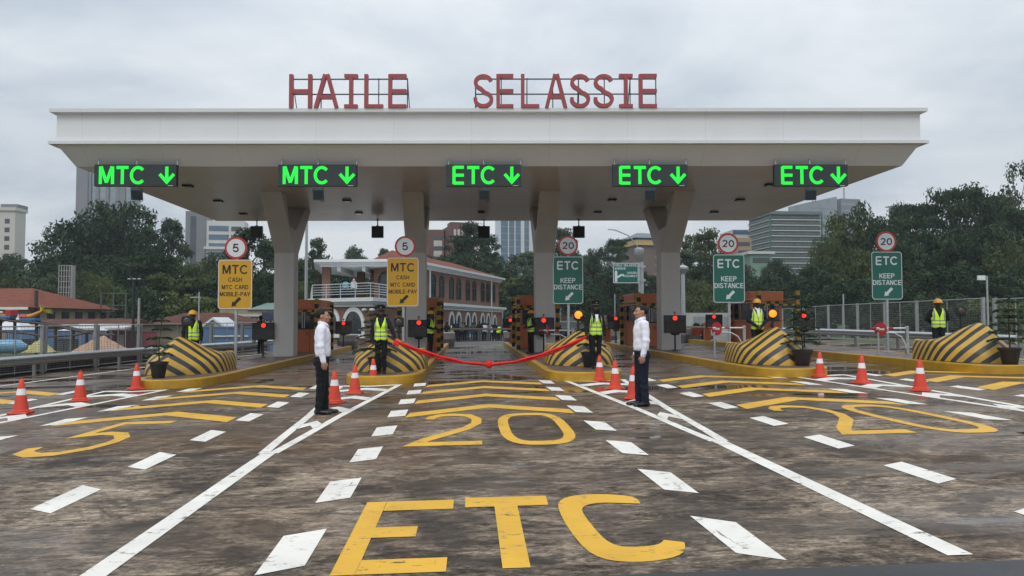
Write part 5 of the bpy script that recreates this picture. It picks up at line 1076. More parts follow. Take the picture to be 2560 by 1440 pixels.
# ------------------------------------------------------------------ red ribbon with rosette
RIB = cloth('red_satin_ribbon', (0.70, 0.020, 0.022), 0.4, 0.12)
def wpos(root, q): return root.matrix_basis @ Vector(q)
bpy.context.view_layer.update()
hl = wpos(WOM, (0.40, -0.17, 0.87)); hr = wpos(OFF, (-0.30, -0.20, 0.86)); mid = PY(1222, 911, 20.3)
def sag(a, c, n=26):
    pts = []
    for i in range(n+1):
        t = i/n; p = a.lerp(c, t); p.z = c.z+(a.z-c.z)*(1-t)**1.75; pts.append(p)
    return pts
rib = thing('ceremony_ribbon', 'red ribbon sagging across the middle lane between the two uniformed women, with a rosette', 'ribbon', mid)
rnd = random.Random(4)
for nm, a in (('left', hl), ('right', hr)):
    for kk, (off, rad) in enumerate(((Vector((0, 0, 0.026)), 0.072), (Vector((0, 0.03, -0.045)), 0.060))):
        pts = [p+off*(0.25+0.75*math.sin(PI*min(1, i/20)))+Vector((0, 0.01*math.sin(i*1.3+kk), 0.006*math.sin(i*0.9+kk*2))) for i, p in enumerate(sag(a, mid))]
        b = MB(); b.tube(pts, [rad*(0.62+0.38*abs(math.sin(i*0.5+kk)))*(0.75 if i < 2 else 1) for i in range(len(pts))], 10, flat=0.55); wpart(b, 'ribbon_band', RIB, rib, smooth=70)
D = SDF((-0.16, -0.12, -0.16), (0.16, 0.12, 0.16), 0.009); D.ell((0, 0, 0), (0.06, 0.05, 0.055), 0.01)
for q in range(12):
    a = 2*PI*q/12+rnd.uniform(-.1, .1); D.ell((0.075*math.cos(a), -0.03+0.03*(q % 2), 0.068*math.sin(a)), (0.042, 0.035, 0.040), 0.006)
for q in range(6):
    a = 2*PI*q/6; D.ell((0.038*math.cos(a), -0.07, 0.035*math.sin(a)), (0.03, 0.025, 0.028), 0.005)
D.build('rosette', RIB, rib)
D = SDF((-0.14, -0.12, -0.2), (0.16, 0.12, 0.12), 0.009); D.ell((0.03, 0, -0.02), (0.055, 0.05, 0.065), 0.01).ell((-0.03, -0.02, -0.06), (0.045, 0.04, 0.06), 0.01).ell((0.05, -0.03, -0.09), (0.04, 0.035, 0.05), 0.01).ell((0, 0, 0.02), (0.04, 0.04, 0.04), 0.01)
o = D.build('gathered_end', RIB, rib); o.location = hl-mid
# ------------------------------------------------------------------ brick station building beyond the booths
def opoly(poly, d):
    n = len(poly); out = []; ar = sum(poly[i][0]*poly[(i+1) % n][1]-poly[(i+1) % n][0]*poly[i][1] for i in range(n)); sg = 1 if ar > 0 else -1
    for i in range(n):
        a, p, c = Vector(poly[i-1]), Vector(poly[i]), Vector(poly[(i+1) % n]); u = (p-a).normalized(); v = (c-p).normalized()
        na = Vector((u.y, -u.x))*sg; nb = Vector((v.y, -v.x))*sg; m = (na+nb).normalized(); q = p+m*(d/max(0.35, m.dot(na))); out.append((q.x, q.y))
    return out
def pslab(b, poly, z0, z1): return b.prism(poly, lambda u, v, d: (u, v, d), z0, z1)
k = NT('station_brick'); v = k.coord('World'); s = k.sepxyz(v); cb = k.n.new('ShaderNodeCombineXYZ'); k.l.new(k.math('ADD', s[0], s[1]), cb.inputs[0]); k.l.new(s[2], cb.inputs[1])
br = k.n.new('ShaderNodeTexBrick'); k.l.new(cb.outputs[0], br.inputs[0]); br.inputs['Scale'].default_value = 3.2; br.inputs['Mortar Size'].default_value = 0.02
br.inputs[1].default_value = (0.205, 0.098, 0.060, 1); br.inputs[2].default_value = (0.155, 0.076, 0.050, 1); br.inputs[3].default_value = (0.19, 0.13, 0.10, 1)
n = k.noise(v, 0.6, 4); k.out(color=k.mix(1.0, br.outputs[0], k.ramp(n, [(0.3, 0.8), (0.7, 1.15)]), 'MULTIPLY'), rough=0.8); BRICK = k.m
TRIM = mat('white_plaster_trim', (0.66, 0.68, 0.69), 0.5, var=0.06, scale=1.5)
def tilemat(name, c):
    k = NT(name); v = k.coord('World'); s = k.sepxyz(v); w_ = k.math('FRACT', k.math('MULTIPLY', k.math('ADD', s[2], k.math('MULTIPLY', s[1], 0.02)), 5.0)); n = k.noise(v, 1.3, 6, 0.7)
    col = k.ramp(n, [(0.3, tuple(x*0.65 for x in c)), (0.7, tuple(x*1.25 for x in c))]); k.out(color=k.mix(k.math('MULTIPLY', k.math('LESS_THAN', w_, 0.2), 0.35), col, (0.04, 0.025, 0.02)), rough=0.85, spec=0.12); k.bump(n, 0.3, 0.03); return k.m
TILE = tilemat('red_roof_tiles', (0.20, 0.068, 0.042)); TILE_B = tilemat('brown_roof_tiles', (0.125, 0.056, 0.040))
GLASS = mat('grey_window_glass', (0.03, 0.037, 0.042), 0.12, var=0.4, scale=0.8, spec=0.7)
st = thing('station_building', 'two storey brick station with arched windows, white cornices and a roofed terrace', 'building', (-4.0, 80.0, -0.9))
A_, B_, C_ = (-6.9, 53.2), (4.25, 99.8), (-11.7, 57.2)
low = [A_, B_, (-7, 103), (-15.8, 76.5), C_]; ZC, ZE = 3.1, 6.95
b = MB(); pslab(b, low, -1.6, ZC-0.62); wpart(b, 'lower_wall', BRICK, st)
b = MB()
for d, z0, z1 in ((0.12, ZC-0.62, ZC-0.42), (0.28, ZC-0.415, ZC-0.27), (0.48, ZC-0.265, ZC)): pslab(b, opoly(low, d), z0, z1)
wpart(b, 'cornice', TRIM, st)
up_ = [(-5.8, 68.5), (3.75, 99.3), (-6.5, 102), (-10.8, 92), (-8.9, 71.0)]
b = MB(); pslab(b, up_, ZC+0.004, ZE-0.6); wpart(b, 'upper_wall', BRICK, st)
b = MB(); roofp = [(-5.8, 68.5), (3.75, 99.3), (-6.5, 102), (-15.4, 80), (-13.4, 69.5)]
for d, z0, z1 in ((0.20, ZE-0.60, ZE-0.42), (0.40, ZE-0.415, ZE-0.24), (0.70, ZE-0.235, ZE)): pslab(b, opoly(roofp, d), z0, z1)
wpart(b, 'eaves', TRIM, st)
b = MB(); ro = opoly(up_, 0.5); ro[4] = (-9.0, 69.4); ro[3] = (-12.5, 86); zr = ZE+1.55; r1, r2 = Vector((-7.8, 76.5, zr)), Vector((-2.0, 94.5, zr)); z = ZE+0.004; P_ = [Vector((x, y, z)) for x, y in ro]
b.add(P_+[r1, r2], [(0, 1, 6, 5), (1, 2, 6), (2, 3, 5, 6), (3, 4, 5), (4, 0, 5)]); wpart(b, 'roof', TILE, st)
def online(px, a, c):
    d = ray(px, 780); ax, ay = a; ex, ey = c[0]-a[0], c[1]-a[1]; t = (ax*ey-ay*ex)/(d.x*ey-d.y*ex); return Vector((d.x*t, d.y*t, 0))
def archw(px, a, c, z0, z1, w_, trim, name='window'):
    p = online(px, a, c); u = Vector((c[0]-a[0], c[1]-a[1], 0)).normalized(); n = Vector((u.y, -u.x, 0))
    if n.dot(-p) < 0: n = -n
    fn = lambda s_, h, d: tuple(p+u*s_+n*d+Vector((0, 0, h)))
    def outl(e): 
        r = w_/2+e; return [(-r, z0-e)]+[(r, z0-e)]+[(r*math.cos(t), z1-w_/2+r*1.12*math.sin(t)) for t in [PI*j/12 for j in range(13)]]
    fr = MB(); o_, i_ = outl(0.28 if trim else 0.05), outl(0.0); m_ = len(o_); L = [fn(*q, 0.09) for q in o_]+[fn(*q, 0.09) for q in i_]+[fn(*q, -0.05) for q in o_]+[fn(*q, -0.05) for q in i_]
    fr.add(L, [f for j in range(m_) for f in ((j, (j+1) % m_, m_+(j+1) % m_, m_+j), (j, 2*m_+j, 2*m_+(j+1) % m_, (j+1) % m_), (m_+j, m_+(j+1) % m_, 3*m_+(j+1) % m_, 3*m_+j))])
    f = wpart(fr, name, TRIM if trim else mat('dark_brown_frame', (0.05, 0.035, 0.03), 0.6), st)
    g = MB(); g.add([fn(*q, 0.02) for q in i_], [tuple(range(m_))]); L = st.location; g.v = [(x-L.x, y-L.y, z-L.z) for x, y, z in g.v]; g.build('pane', GLASS, f)
    mb_ = MB(); q = [fn(-0.035, z0, 0.04), fn(0.035, z0, 0.04), fn(0.035, z1, 0.04), fn(-0.035, z1, 0.04)]; mb_.add(q, [(0, 1, 2, 3)]); zz = z0+(z1-z0)*0.62; mb_.add([fn(-w_/2, zz, 0.045), fn(w_/2, zz, 0.045), fn(w_/2, zz+0.07, 0.045), fn(-w_/2, zz+0.07, 0.045)], [(0, 1, 2, 3)]); mb_.v = [(x-L.x, y-L.y, z-L.z) for x, y, z in mb_.v]; mb_.build('glazing_bar', DARKGREY, f)
for px in (1016, 1046, 1075, 1100, 1128, 1146, 1169, 1185, 1206, 1220): archw(px, A_, B_, -0.05 if px > 1090 else 0.25, 1.95, 1.55, True)
archw(1236, A_, B_, -0.95, 1.75, 1.5, True, 'door'); archw(885, C_, A_, 0.55, 2.05, 1.75, True); archw(829, C_, A_, 0.55, 2.05, 1.3, True)
U0, U1 = (-5.8, 68.5), (3.75, 99.3)
for px in (1082, 1103, 1128, 1146, 1169, 1185, 1206, 1219, 1233): archw(px, U0, U1, 3.75, 5.95, 1.35, False)
archw(960, (-8.9, 71.0), U0, 3.2, 5.8, 1.3, False, 'door')
for px in (1071, 1226): 
    p = online(px, U0, U1); b = MB(); b.cyl((p.x+0.14, p.y-0.05, ZC), (p.x+0.14, p.y-0.05, ZE-0.6), 0.09, n=8); wpart(b, 'downpipe', TRIM, st)
for px in (1226, 1253):
    p = online(px, A_, B_); b = MB(); b.cyl((p.x+0.16, p.y-0.08, -1.2), (p.x+0.16, p.y-0.08, ZC-0.6), 0.08, n=8); wpart(b, 'downpipe', TRIM, st)
for x, y in ((-13.1, 70.3), (-11.0, 77.5), (-9.3, 74.5)): b = MB(); b.box((x, y, (ZC+ZE-0.6)/2), (0.72, 0.72, ZE-0.6-ZC-0.01)); wpart(b, 'terrace_column', BRICK, st)
b = MB()
for t in (0.2, 0.5, 0.8):
    p = Vector((-13.4, 69.5)).lerp(Vector((-5.8, 68.5)), t); b.bb((p.x-0.15, p.y+0.2, ZE-1.0), (p.x+0.15, p.y+8, ZE-0.61))
wpart(b, 'roof_beam', TRIM, st)
b = MB(); rail = [(-15.6, 75.5), C_, A_, (-5.4, 60.5), (-4.0, 66)]; rail = lerp_path([tuple(Vector(q)+Vector((0, 0))) for q in rail], 1.5)
for z in (0.28, 0.46, 0.64, 0.82): b.tube([(x, y, ZC+z) for x, y in rail], 0.02, 5)
b.tube([(x, y, ZC+1.02) for x, y in rail], 0.035, 6)
for x, y in rail: b.cyl((x, y, ZC), (x, y, ZC+1.02), 0.028, n=6)
wpart(b, 'terrace_railing', mat('brushed_steel_rail', (0.55, 0.57, 0.58), 0.35, 0.6), st)
for px in (912, 931): p = online(px, C_, A_); b = MB(); b.sphere((p.x, p.y-0.2, 2.25), (0.2, 0.12, 0.1), 10, 6); wpart(b, 'wall_lamp', TRIM, st)

# ------------------------------------------------------------------ far towers and blocks
def towr(name, label, px0, px1, ytop, Y0, depth, body, rz=0.0, zb=None, group=None, cat='tower block'):
    a, c = PY(px0, 700, Y0), PY(px1, 700, Y0); zt = PY((px0+px1)/2, ytop, Y0).z; cx = (a.x+c.x)/2; z0 = gz(cx, min(Y0, 300))-2; t = thing(name, label, cat, (cx, Y0+depth/2, z0), rz, group); w_ = c.x-a.x; h_ = zt-z0
    b = MB(); b.box((0, 0, h_/2), (w_, depth, h_)); b.build('body', body, t); return t, w_, h_, depth
CONC_T = mat('tower_grey_concrete', (0.17, 0.18, 0.19), 0.7, var=0.12, scale=0.05); GLASS_T = mat('tower_pale_glass', (0.22, 0.27, 0.30), 0.18, var=0.2, scale=0.08, spec=0.8); GLASS_B = mat('tower_blue_glass', (0.06, 0.13, 0.20), 0.15, var=0.25, scale=0.1, spec=0.8)
WHITE_T = mat('tower_white_render', (0.55, 0.55, 0.53), 0.6, var=0.08, scale=0.1); CREAM_T = mat('tower_cream_render', (0.50, 0.48, 0.44), 0.6, var=0.08, scale=0.1); DK_WIN = mat('tower_dark_windows', (0.035, 0.045, 0.055), 0.2, var=0.3, scale=0.2, spec=0.7); BRN_T = mat('tower_brown_brick', (0.13, 0.058, 0.048), 0.75, var=0.12, scale=0.2)
def front(t, name, m, x0, x1, z0, z1, dep, proud=0.15, thick=0.3):
    b = MB(); b.bb((x0, -dep/2-proud, z0), (x1, -dep/2-proud+thick, z1)); return b.build(name, m, t)
t, w_, h_, d = towr('glass_tower', 'tall grey tower with vertical fins rising behind the trees on the left', 186, 330, 330, 420, 10, GLASS_T, R(-9))
front(t, 'concrete_shaft', CONC_T, -w_/2-0.6, -w_/2+6.5, 0, h_+2, d, 0.5)
for q in (0.17, 0.21, 0.36, 0.55, 0.74): front(t, 'fin', CONC_T, -w_/2+w_*q, -w_/2+w_*q+1.9, 0, h_, d, 0.7)
front(t, 'concrete_shaft', CONC_T, w_*0.30, w_*0.42, 0, h_, d, 0.5)
for i in range(24): front(t, 'floor_line', CONC_T, -w_/2+7, w_/2, 4+i*(h_-6)/24, 4.35+i*(h_-6)/24, d, 0.08)
t, w_, h_, d = towr('office_block', 'cream office block with a blue glass bay at the left edge of the photo', -120, 34, 524, 260, 6, CREAM_T)
front(t, 'glass_bay', GLASS_T, -6, w_/2-6.5, h_-10, h_-3.5, d); front(t, 'glass_bay', GLASS_B, -6, w_/2-7.5, h_*0.35, h_-11, d); front(t, 'glass_bay', DK_WIN, w_/2-7.4, w_/2-5.2, h_*0.35, h_-11, d)
for i in range(11):
    for x in (w_/2-2.2,): front(t, 'window', DK_WIN, x-1.1, x+0.5, h_-4.6-i*2.9, h_-3.0-i*2.9, d, 0.05)
front(t, 'roof_slab', CREAM_T, -w_/2, w_/2+0.4, h_-0.3, h_+0.8, d, 0.5, d+1)
front(t, 'rooftop_plant', CONC_T, w_/2-6, w_/2-0.5, h_+0.8, h_+2.2, d, -2, 6)
t, w_, h_, d = towr('office_block', 'white and blue stepped office block behind the trees left of the first MTC sign', 512, 606, 552, 300, 8, WHITE_T, R(6))
front(t, 'concrete_shaft', CONC_T, -w_/2-7.5, -w_/2-0.01, 0, h_+3.5, d, 0.5, 12); front(t, 'glass_bay', DK_WIN, -w_/2-5.6, -w_/2-3.6, 0, h_+1.5, d, 0.7)
for i in range(9): front(t, 'window_band', GLASS_B, -w_/2+1, w_/2-6, h_-4-i*3.4, h_-2-i*3.4, d); front(t, 'window', DK_WIN, w_/2-5, w_/2-1.2, h_-4-i*3.4, h_-2.2-i*3.4, d)
front(t, 'terrace_slab', WHITE_T, -w_/2-0.5, w_/2+1, h_-11.2, h_-10.2, d, 1.2, 4)
t, w_, h_, d = towr('concrete_block', 'plain grey slab block left of the white stepped office block', 466, 494, 556, 320, 6, CONC_T, R(8))
for i in range(8): front(t, 'window_band', DK_WIN, w_/2-2.4, w_/2-0.8, h_-6-i*4, h_-3.5-i*4, d)
t, w_, h_, d = towr('brick_block', 'brown brick apartment block behind the second column', 1108, 1176, 563, 230, 18, BRN_T, R(14))
front(t, 'stair_tower', BRN_T, -w_/2-0.2, -w_/2+4.2, 0, h_+0.8, d, 0.8, 5)
for i in range(6):
    front(t, 'window_band', DK_WIN, -w_/2+4.8, w_/2-0.4, h_-3.6-i*3.1, h_-1.9-i*3.1, d)
    for q in range(3): front(t, 'balcony_panel', CREAM_T, -w_/2+5.4+q*2.4-(0.6 if i % 2 else 0), -w_/2+6.7+q*2.4-(0.6 if i % 2 else 0), h_-4.6-i*3.1, h_-3.0-i*3.1, d, 0.4)
for q in range(3): front(t, 'window', CREAM_T, -w_/2+0.7+q*1.15, -w_/2+1.4+q*1.15, h_-3.3, h_-1.4, d, 0.95)
t, w_, h_, d = towr('brick_block', 'lower brown brick wing left of the brown apartment block', 1066, 1110, 574, 236, 14, BRN_T)
for i in range(4): front(t, 'balcony_panel', CREAM_T, w_/2-3.2, w_/2-0.6, h_-5.2-i*3.2, h_-3.4-i*3.2, d); front(t, 'window_band', DK_WIN, w_/2-3.2, w_/2-0.6, h_-3.3-i*3.2, h_-2.2-i*3.2, d)
t, w_, h_, d = towr('glass_tower', 'blue glass tower with white vertical ribs left of the third column', 1247, 1372, 535, 350, 26, GLASS_B, R(4))
for q, ww_ in ((0.14, 0.5), (0.27, 0.5), (0.40, 1.6), (0.565, 1.8), (0.70, 0.8), (0.85, 0.6)): front(t, 'rib', WHITE_T, -w_/2+w_*q, -w_/2+w_*q+ww_, 0, h_, d, 0.5)
for i in range(14): front(t, 'floor_line', GLASS_T, -w_/2, w_/2, h_-3-i*3.1, h_-2.75-i*3.1, d, 0.06)
YEL_T = mat('tower_yellow_band', (0.50, 0.36, 0.14), 0.6); TAN_T = mat('tower_brown_render', (0.14, 0.105, 0.085), 0.7, var=0.1, scale=0.2)
t, w_, h_, d = towr('apartment_block', 'brown block with yellow bands and hipped slate roof left of the right column', 1580, 1660, 604, 200, 13, TAN_T, R(10))
front(t, 'parapet', YEL_T, -w_/2-0.5, w_/2+0.5, h_-1.0, h_+0.4, d, 0.5, d+1)
for i in range(5): front(t, 'yellow_band', YEL_T, -w_/2+0.2, -w_/2+1.7, h_-4.2-i*2.3, h_-3.8-i*2.3, d); front(t, 'yellow_band', YEL_T, w_/2-3.4, w_/2-0.2, h_-4.2-i*2.3, h_-3.8-i*2.3, d); front(t, 'window', DK_WIN, w_/2-3.2, w_/2-0.4, h_-3.7-i*2.3, h_-2.5-i*2.3, d, 0.05)
b = MB(); b.add([(-w_/2-1, -d/2-1, h_+0.9), (w_/2+1, -d/2-1, h_+0.9), (w_/2+1, d/2+1, h_+0.9), (-w_/2-1, d/2+1, h_+0.9), (-1.5, 0, h_+3), (1.5, 0, h_+3)], [(0, 1, 5, 4), (1, 2, 5), (2, 3, 4, 5), (3, 0, 4), (3, 2, 1, 0)]); b.build('roof', mat('slate_blue_roof', (0.12, 0.15, 0.16), 0.6), t)
front(t, 'roof_gap', DK_WIN, -w_/2+0.3, w_/2-0.3, h_+0.35, h_+0.95, d, 0.2, d)
GREEN_T = mat('balcony_green_paint', (0.03, 0.14, 0.09), 0.5)
t, w_, h_, d = towr('balcony_block', 'long grey block with white floor bands and green balcony rails behind the right trees', 1926, 2050, 536, 235, 17, mat('block_dark_grey', (0.085, 0.095, 0.09), 0.7), R(2), cat='building')  # body wall in its own dark grey-green, behind the pale floor bands
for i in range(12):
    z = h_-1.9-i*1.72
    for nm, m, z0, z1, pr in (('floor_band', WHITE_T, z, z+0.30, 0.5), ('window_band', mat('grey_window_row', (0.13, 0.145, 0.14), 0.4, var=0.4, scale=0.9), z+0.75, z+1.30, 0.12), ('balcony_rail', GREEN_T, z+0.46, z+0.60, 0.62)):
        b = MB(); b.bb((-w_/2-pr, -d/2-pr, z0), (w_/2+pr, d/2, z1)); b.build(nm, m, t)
front(t, 'roof_storey', mat('slate_blue_roof', (0.12, 0.15, 0.16), 0.6), -w_/2-0.6, w_/2+0.6, h_-0.1, h_+0.9, d, 0.8, d)
for x in (-w_/2-0.6, w_/2+0.3): front(t, 'corner_pier', GREEN_T, x, x+0.35, h_-21, h_-0.2, d, 0.75, 0.4)
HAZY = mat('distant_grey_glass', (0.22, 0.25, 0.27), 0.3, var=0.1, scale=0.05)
t, w_, h_, d = towr('glass_tower', 'distant hazy glass tower behind the green balconied block, left of the pair', 2016, 2092, 506, 450, 22, HAZY, R(12))
for i in range(9): front(t, 'floor_line', CONC_T, -w_/2, w_/2, h_-4-i*4, h_-3.6-i*4, d, 0.05)
b = MB(); b.add([(-w_/2, -d/2, h_), (w_/2, -d/2, h_), (w_/2, d/2, h_), (-w_/2, d/2, h_), (w_/2, -d/2, h_+4), (w_/2, d/2, h_+4)], [(0, 1, 4), (1, 2, 5, 4), (2, 3, 5), (0, 4, 5, 3)]); b.build('sloped_crown', HAZY, t)
t, w_, h_, d = towr('glass_tower', 'distant hazy tower with a lattice mast on its roof, right of the pair', 2094, 2150, 497, 455, 22, CONC_T, R(12))
b = MB()
for x in (-0.7, 0.7): b.cyl((x+4, 0, h_), (x*0.4+4, 0, h_+9), 0.18, n=5)
for z in range(5): b.box((4, 0, h_+1+z*1.7), (1.5-0.2*z, 0.2, 0.2))
b.build('mast', CONC_T, t)
for i in range(6): front(t, 'floor_line', GLASS_T, -w_/2, w_/2, h_-4-i*4, h_-3.0-i*4, d, 0.05)
t, w_, h_, d = towr('office_block', 'pale block with blue top storey left of the green balconied block', 1834, 1880, 574, 260, 14, CREAM_T, cat='building')
front(t, 'glass_bay', GLASS_B, -w_/2, w_/2, h_-1.6, h_-0.2, d)
for i in range(5): front(t, 'window_band', DK_WIN, -w_/2+0.4, w_/2-0.4, h_-4.6-i*2.8, h_-3.3-i*2.8, d)
t, w_, h_, d = towr('tan_house', 'tan flat roofed house below the pale block beside the right 20 disc', 1842, 1880, 595, 215, 10, mat('tan_plaster', (0.30, 0.22, 0.15), 0.7, var=0.1), cat='house')
for i in range(3): front(t, 'window', DK_WIN, -w_/2+0.5, w_/2-0.5, h_-2.2-i*2.4, h_-1.2-i*2.4, d)
t, w_, h_, d = towr('low_house', 'low green walled house with white roof below the balconied block', 1876, 1930, 634, 170, 8, mat('mint_plaster', (0.16, 0.26, 0.20), 0.7), cat='house')
front(t, 'roof', WHITE_T, -w_/2-0.6, w_/2+0.6, h_-0.1, h_+0.5, d, 0.5, d+1); front(t, 'window_band', DK_WIN, -w_/2+0.6, w_/2-0.6, h_-2.0, h_-1.0, d)
t, w_, h_, d = towr('roof_terrace_block', 'grey roof structure with antennas above the right trees', 2240, 2282, 518, 400, 6, CONC_T, R(15), cat='building')
b = MB(); b.box((0, 0, h_+0.7), (w_+3, d+2, 0.6)); b.build('roof', GLASS_T, t); b = MB()
for x in (-2, 1, 3): b.cyl((x, 0, h_+1), (x, 0, h_+4.5), 0.1, n=5)
b.build('antenna', CONC_T, t)
t, w_, h_, d = towr('small_house', 'small grey house with hipped roof on the grass slope', 1562, 1594, 722, 150, 5, mat('grey_plaster', (0.19, 0.18, 0.165), 0.7), R(8), cat='house')
b = MB(); b.add([(-w_/2-.5, -d/2-.5, h_), (w_/2+.5, -d/2-.5, h_), (w_/2+.5, d/2+.5, h_), (-w_/2-.5, d/2+.5, h_), (0, 0, h_+0.9)], [(0, 1, 4), (1, 2, 4), (2, 3, 4), (3, 0, 4), (3, 2, 1, 0)]); b.build('roof', mat('pale_sheet_roof', (0.30, 0.31, 0.31), 0.5), t)
t, w_, h_, d = towr('white_shelter', 'white sheet roofed shelter beside the small hipped house', 1608, 1642, 716, 148, 4, mat('grey_plaster', (0.19, 0.18, 0.165), 0.7), R(12), cat='shelter')
b = MB(); b.box((0, -0.3, h_+0.1), (w_+1.2, d+1.5, 0.25), ry=R(6)); b.build('roof', WHITE_T, t)
t, w_, h_, d = towr('low_wall_building', 'long pale low building behind the boom gates on the right', 1712, 1900, 782, 72, 4, mat('pale_grey_plaster', (0.36, 0.37, 0.36), 0.7, dirt=0.2), 0, cat='building')
front(t, 'plinth', CONC_GREY, -w_/2, w_/2, 0, 2.6, d, 0.05)
for q in range(5): front(t, 'window', mat('grey_shutter', (0.22, 0.24, 0.24), 0.6), -w_/2+0.8+q*w_/5, -w_/2+0.8+q*w_/5+0.75*w_/5, h_-1.3, h_-0.35, d, 0.04)

# ------------------------------------------------------------------ direction sign, masts and lamps
def pole(name, lab, px, yt, Y0, r, m=STEEL, cat='pole', group=None):
    p = PY(px, yt, Y0); z0 = gz(p.x, Y0); t = thing(name, lab, cat, (p.x, Y0, z0), 0, group); b = MB(); b.cyl((0, 0, 0), (0, 0, p.z-z0), r, r*0.8, n=10); b.build('shaft', m, t, smooth=60); return t, p.z-z0
t, hh = pole('direction_sign', 'green direction sign for Haile Selassie Avenue and Uhuru Highway on a steel post', 1605, 655, 58, 0.14, cat='road sign'); c = PY(1563, 683, 58); dx = c.x-t.location.x; zc = c.z-t.location.z; ww, hs = 1.98, 1.58
b = MB(); b.prism(rrect(ww, hs, 0.08), XZ, -0.02, 0.02); b.v = [(x+dx, y-0.2, z+zc) for x, y, z in b.v]; pan = b.build('panel', SIGN_G, t)
o_ = rrect(ww-0.03, hs-0.03, 0.07); i_ = rrect(ww-0.12, hs-0.12, 0.05); n = len(o_); b = MB(); b.add([(x+dx, -0.223, z+zc) for x, z in o_]+[(x+dx, -0.223, z+zc) for x, z in i_], [(j, (j+1) % n, n+(j+1) % n, n+j) for j in range(n)]); b.build('border', SIGN_W, pan)
text('legend', 'HAILE SELASSIE', 0.17, SIGN_W, pan, (dx-0.86, -0.222, zc+0.60), 0.17, 1.72, 'L'); text('legend', 'AVENUE', 0.17, SIGN_W, pan, (dx-0.86, -0.222, zc+0.35), 0.17, 0.86, 'L'); text('legend', 'UHURU', 0.17, SIGN_W, pan, (dx+0.88, -0.222, zc+0.02), 0.17, 0.78, 'R'); text('legend', 'HIGHWAY', 0.17, SIGN_W, pan, (dx+0.88, -0.222, zc-0.23), 0.17, 1.02, 'R')
b = MB(); b.prism([(dx-0.86, zc-0.70), (dx-0.66, zc-0.70), (dx-0.66, zc-0.42), (dx-0.27, zc-0.20), (dx-0.16, zc-0.30), (dx-0.13, zc-0.10), (dx-0.34, zc-0.06), (dx-0.66, zc-0.24), (dx-0.66, zc+0.10), (dx-0.76, zc+0.22), (dx-0.86, zc+0.10)], XZ, -0.226, -0.222); b.build('fork_arrow', SIGN_W, pan)
b = MB()
for z in (zc+0.5, zc-0.55): b.cyl((dx+0.7, -0.08, z), (0.25, -0.08, z), 0.06, n=8); b.cyl((0, 0, z-0.1), (0, 0, z+0.1), 0.22, n=12)
b.build('clamp', STEEL, t)
t, hh = pole('steel_mast', 'thick steel mast with a capped top right of the right forked column', 1707, 668, 50, 0.16, cat='mast'); b = MB(); b.lathe([(0.16, hh-0.45), (0.36, hh-0.12), (0.36, hh), (0.2, hh+0.1), (0.05, hh+0.14)], 14); b.build('cap', STEEL, t)
pole('lamp_post', 'tall grey post just right of the left forked column', 767, 540, 46, 0.10)
t, hh = pole('street_lamp', 'street lamp with curved arm behind the direction sign', 1598, 628, 62, 0.10, cat='street lamp'); b = MB(); b.tube([(0, 0, hh-0.3), (-0.2, 0, hh+0.5), (-0.9, 0, hh+1.3), (-2.0, 0, hh+1.75), (-2.6, 0, hh+1.8)], 0.05, 6); b.build('arm', STEEL, t, smooth=60); b = MB(); b.lathe([(0.1, hh-0.9), (0.42, hh-0.3), (0.42, hh+0.2), (0.1, hh+0.3)], 12); b.build('lantern', STEEL, t, smooth=40)
t, hh = pole('lamp_post', 'slim grey lamp post behind the mesh fence at the right edge', 2467, 690, 40, 0.06); b = MB(); b.box((-0.32, 0, hh-0.1), (0.4, 0.12, 0.25)); b.build('lamp_head', WHITE_PAINT, t)
pole('lamp_post', 'slim grey post among the dark trees right of the suited man', 2108, 735, 62, 0.07)
pole('flag_pole', 'thin pale pole left of the booth behind the right white shirted man', 1537, 735, 52, 0.045, FENCEP); pole('lamp_post', 'white twin post right of the station building', 1238, 690, 108, 0.12, TRIM)
t, hh = pole('street_lamp', 'black double headed street lamp on the left behind the wire fence', 335, 700, 46, 0.085, BLACK, 'street lamp')
b = MB(); b.tube([(0, 0, hh), (-0.28, 0, hh+0.25), (-0.3, 0, hh+0.75)], 0.03, 6); b.box((-0.42, 0, hh+0.85), (0.4, 0.16, 0.10), ry=R(20)); b.box((0, 0, hh+0.05), (0.6, 0.08, 0.06)); b.build('arm', BLACK, t)
for x in (-0.26, 0.02, 0.3): b = MB(); b.sphere((x, -0.02, hh+0.06), (0.12, 0.08, 0.05), 8, 5); b.build('lamp_head', STEEL, t)
pole('utility_pole', 'grey utility pole with a cross bar right of the black street lamp', 348, 745, 52, 0.09, CONC_GREY); t, hh = pole('lamp_post', 'slim grey lamp post above the helmeted guard on the left', 498, 730, 66, 0.07); b = MB(); b.box((-0.3, 0, hh-0.45), (0.9, 0.1, 0.08)); b.build('arm', STEEL, t)
t, hh = pole('hoarding_frame', 'empty steel hoarding frame standing behind the tiled roof on the left', 183, 664, 88, 0.30, CONC_GREY, 'hoarding'); b = MB(); x0 = PY(155, 664, 88).x-t.location.x; x1 = PY(187, 660, 88).x-t.location.x
for i in range(6): b.box((x0+(x1-x0)*i/5, -0.6, hh-2.45), (0.07, 0.07, 4.95))
for i in range(9): b.box(((x0+x1)/2, -0.66, hh-4.9+0.61*i), (x1-x0, 0.05, 0.06))
b.build('lattice', FENCEP, t)
t = thing('steel_gantry', 'grey steel lattice tower among the trees left of the black street lamp', 'lattice tower', (PY(283, 780, 84).x, 84, gz(-33, 84))); b = MB(); hh = 5.4
for x in (-1.3, 0, 1.3): b.box((x, 0, hh/2), (0.12, 0.12, hh))
for z in (1.2, 2.6, 4.0, 5.3): b.box((0, 0, z), (2.8, 0.1, 0.1))
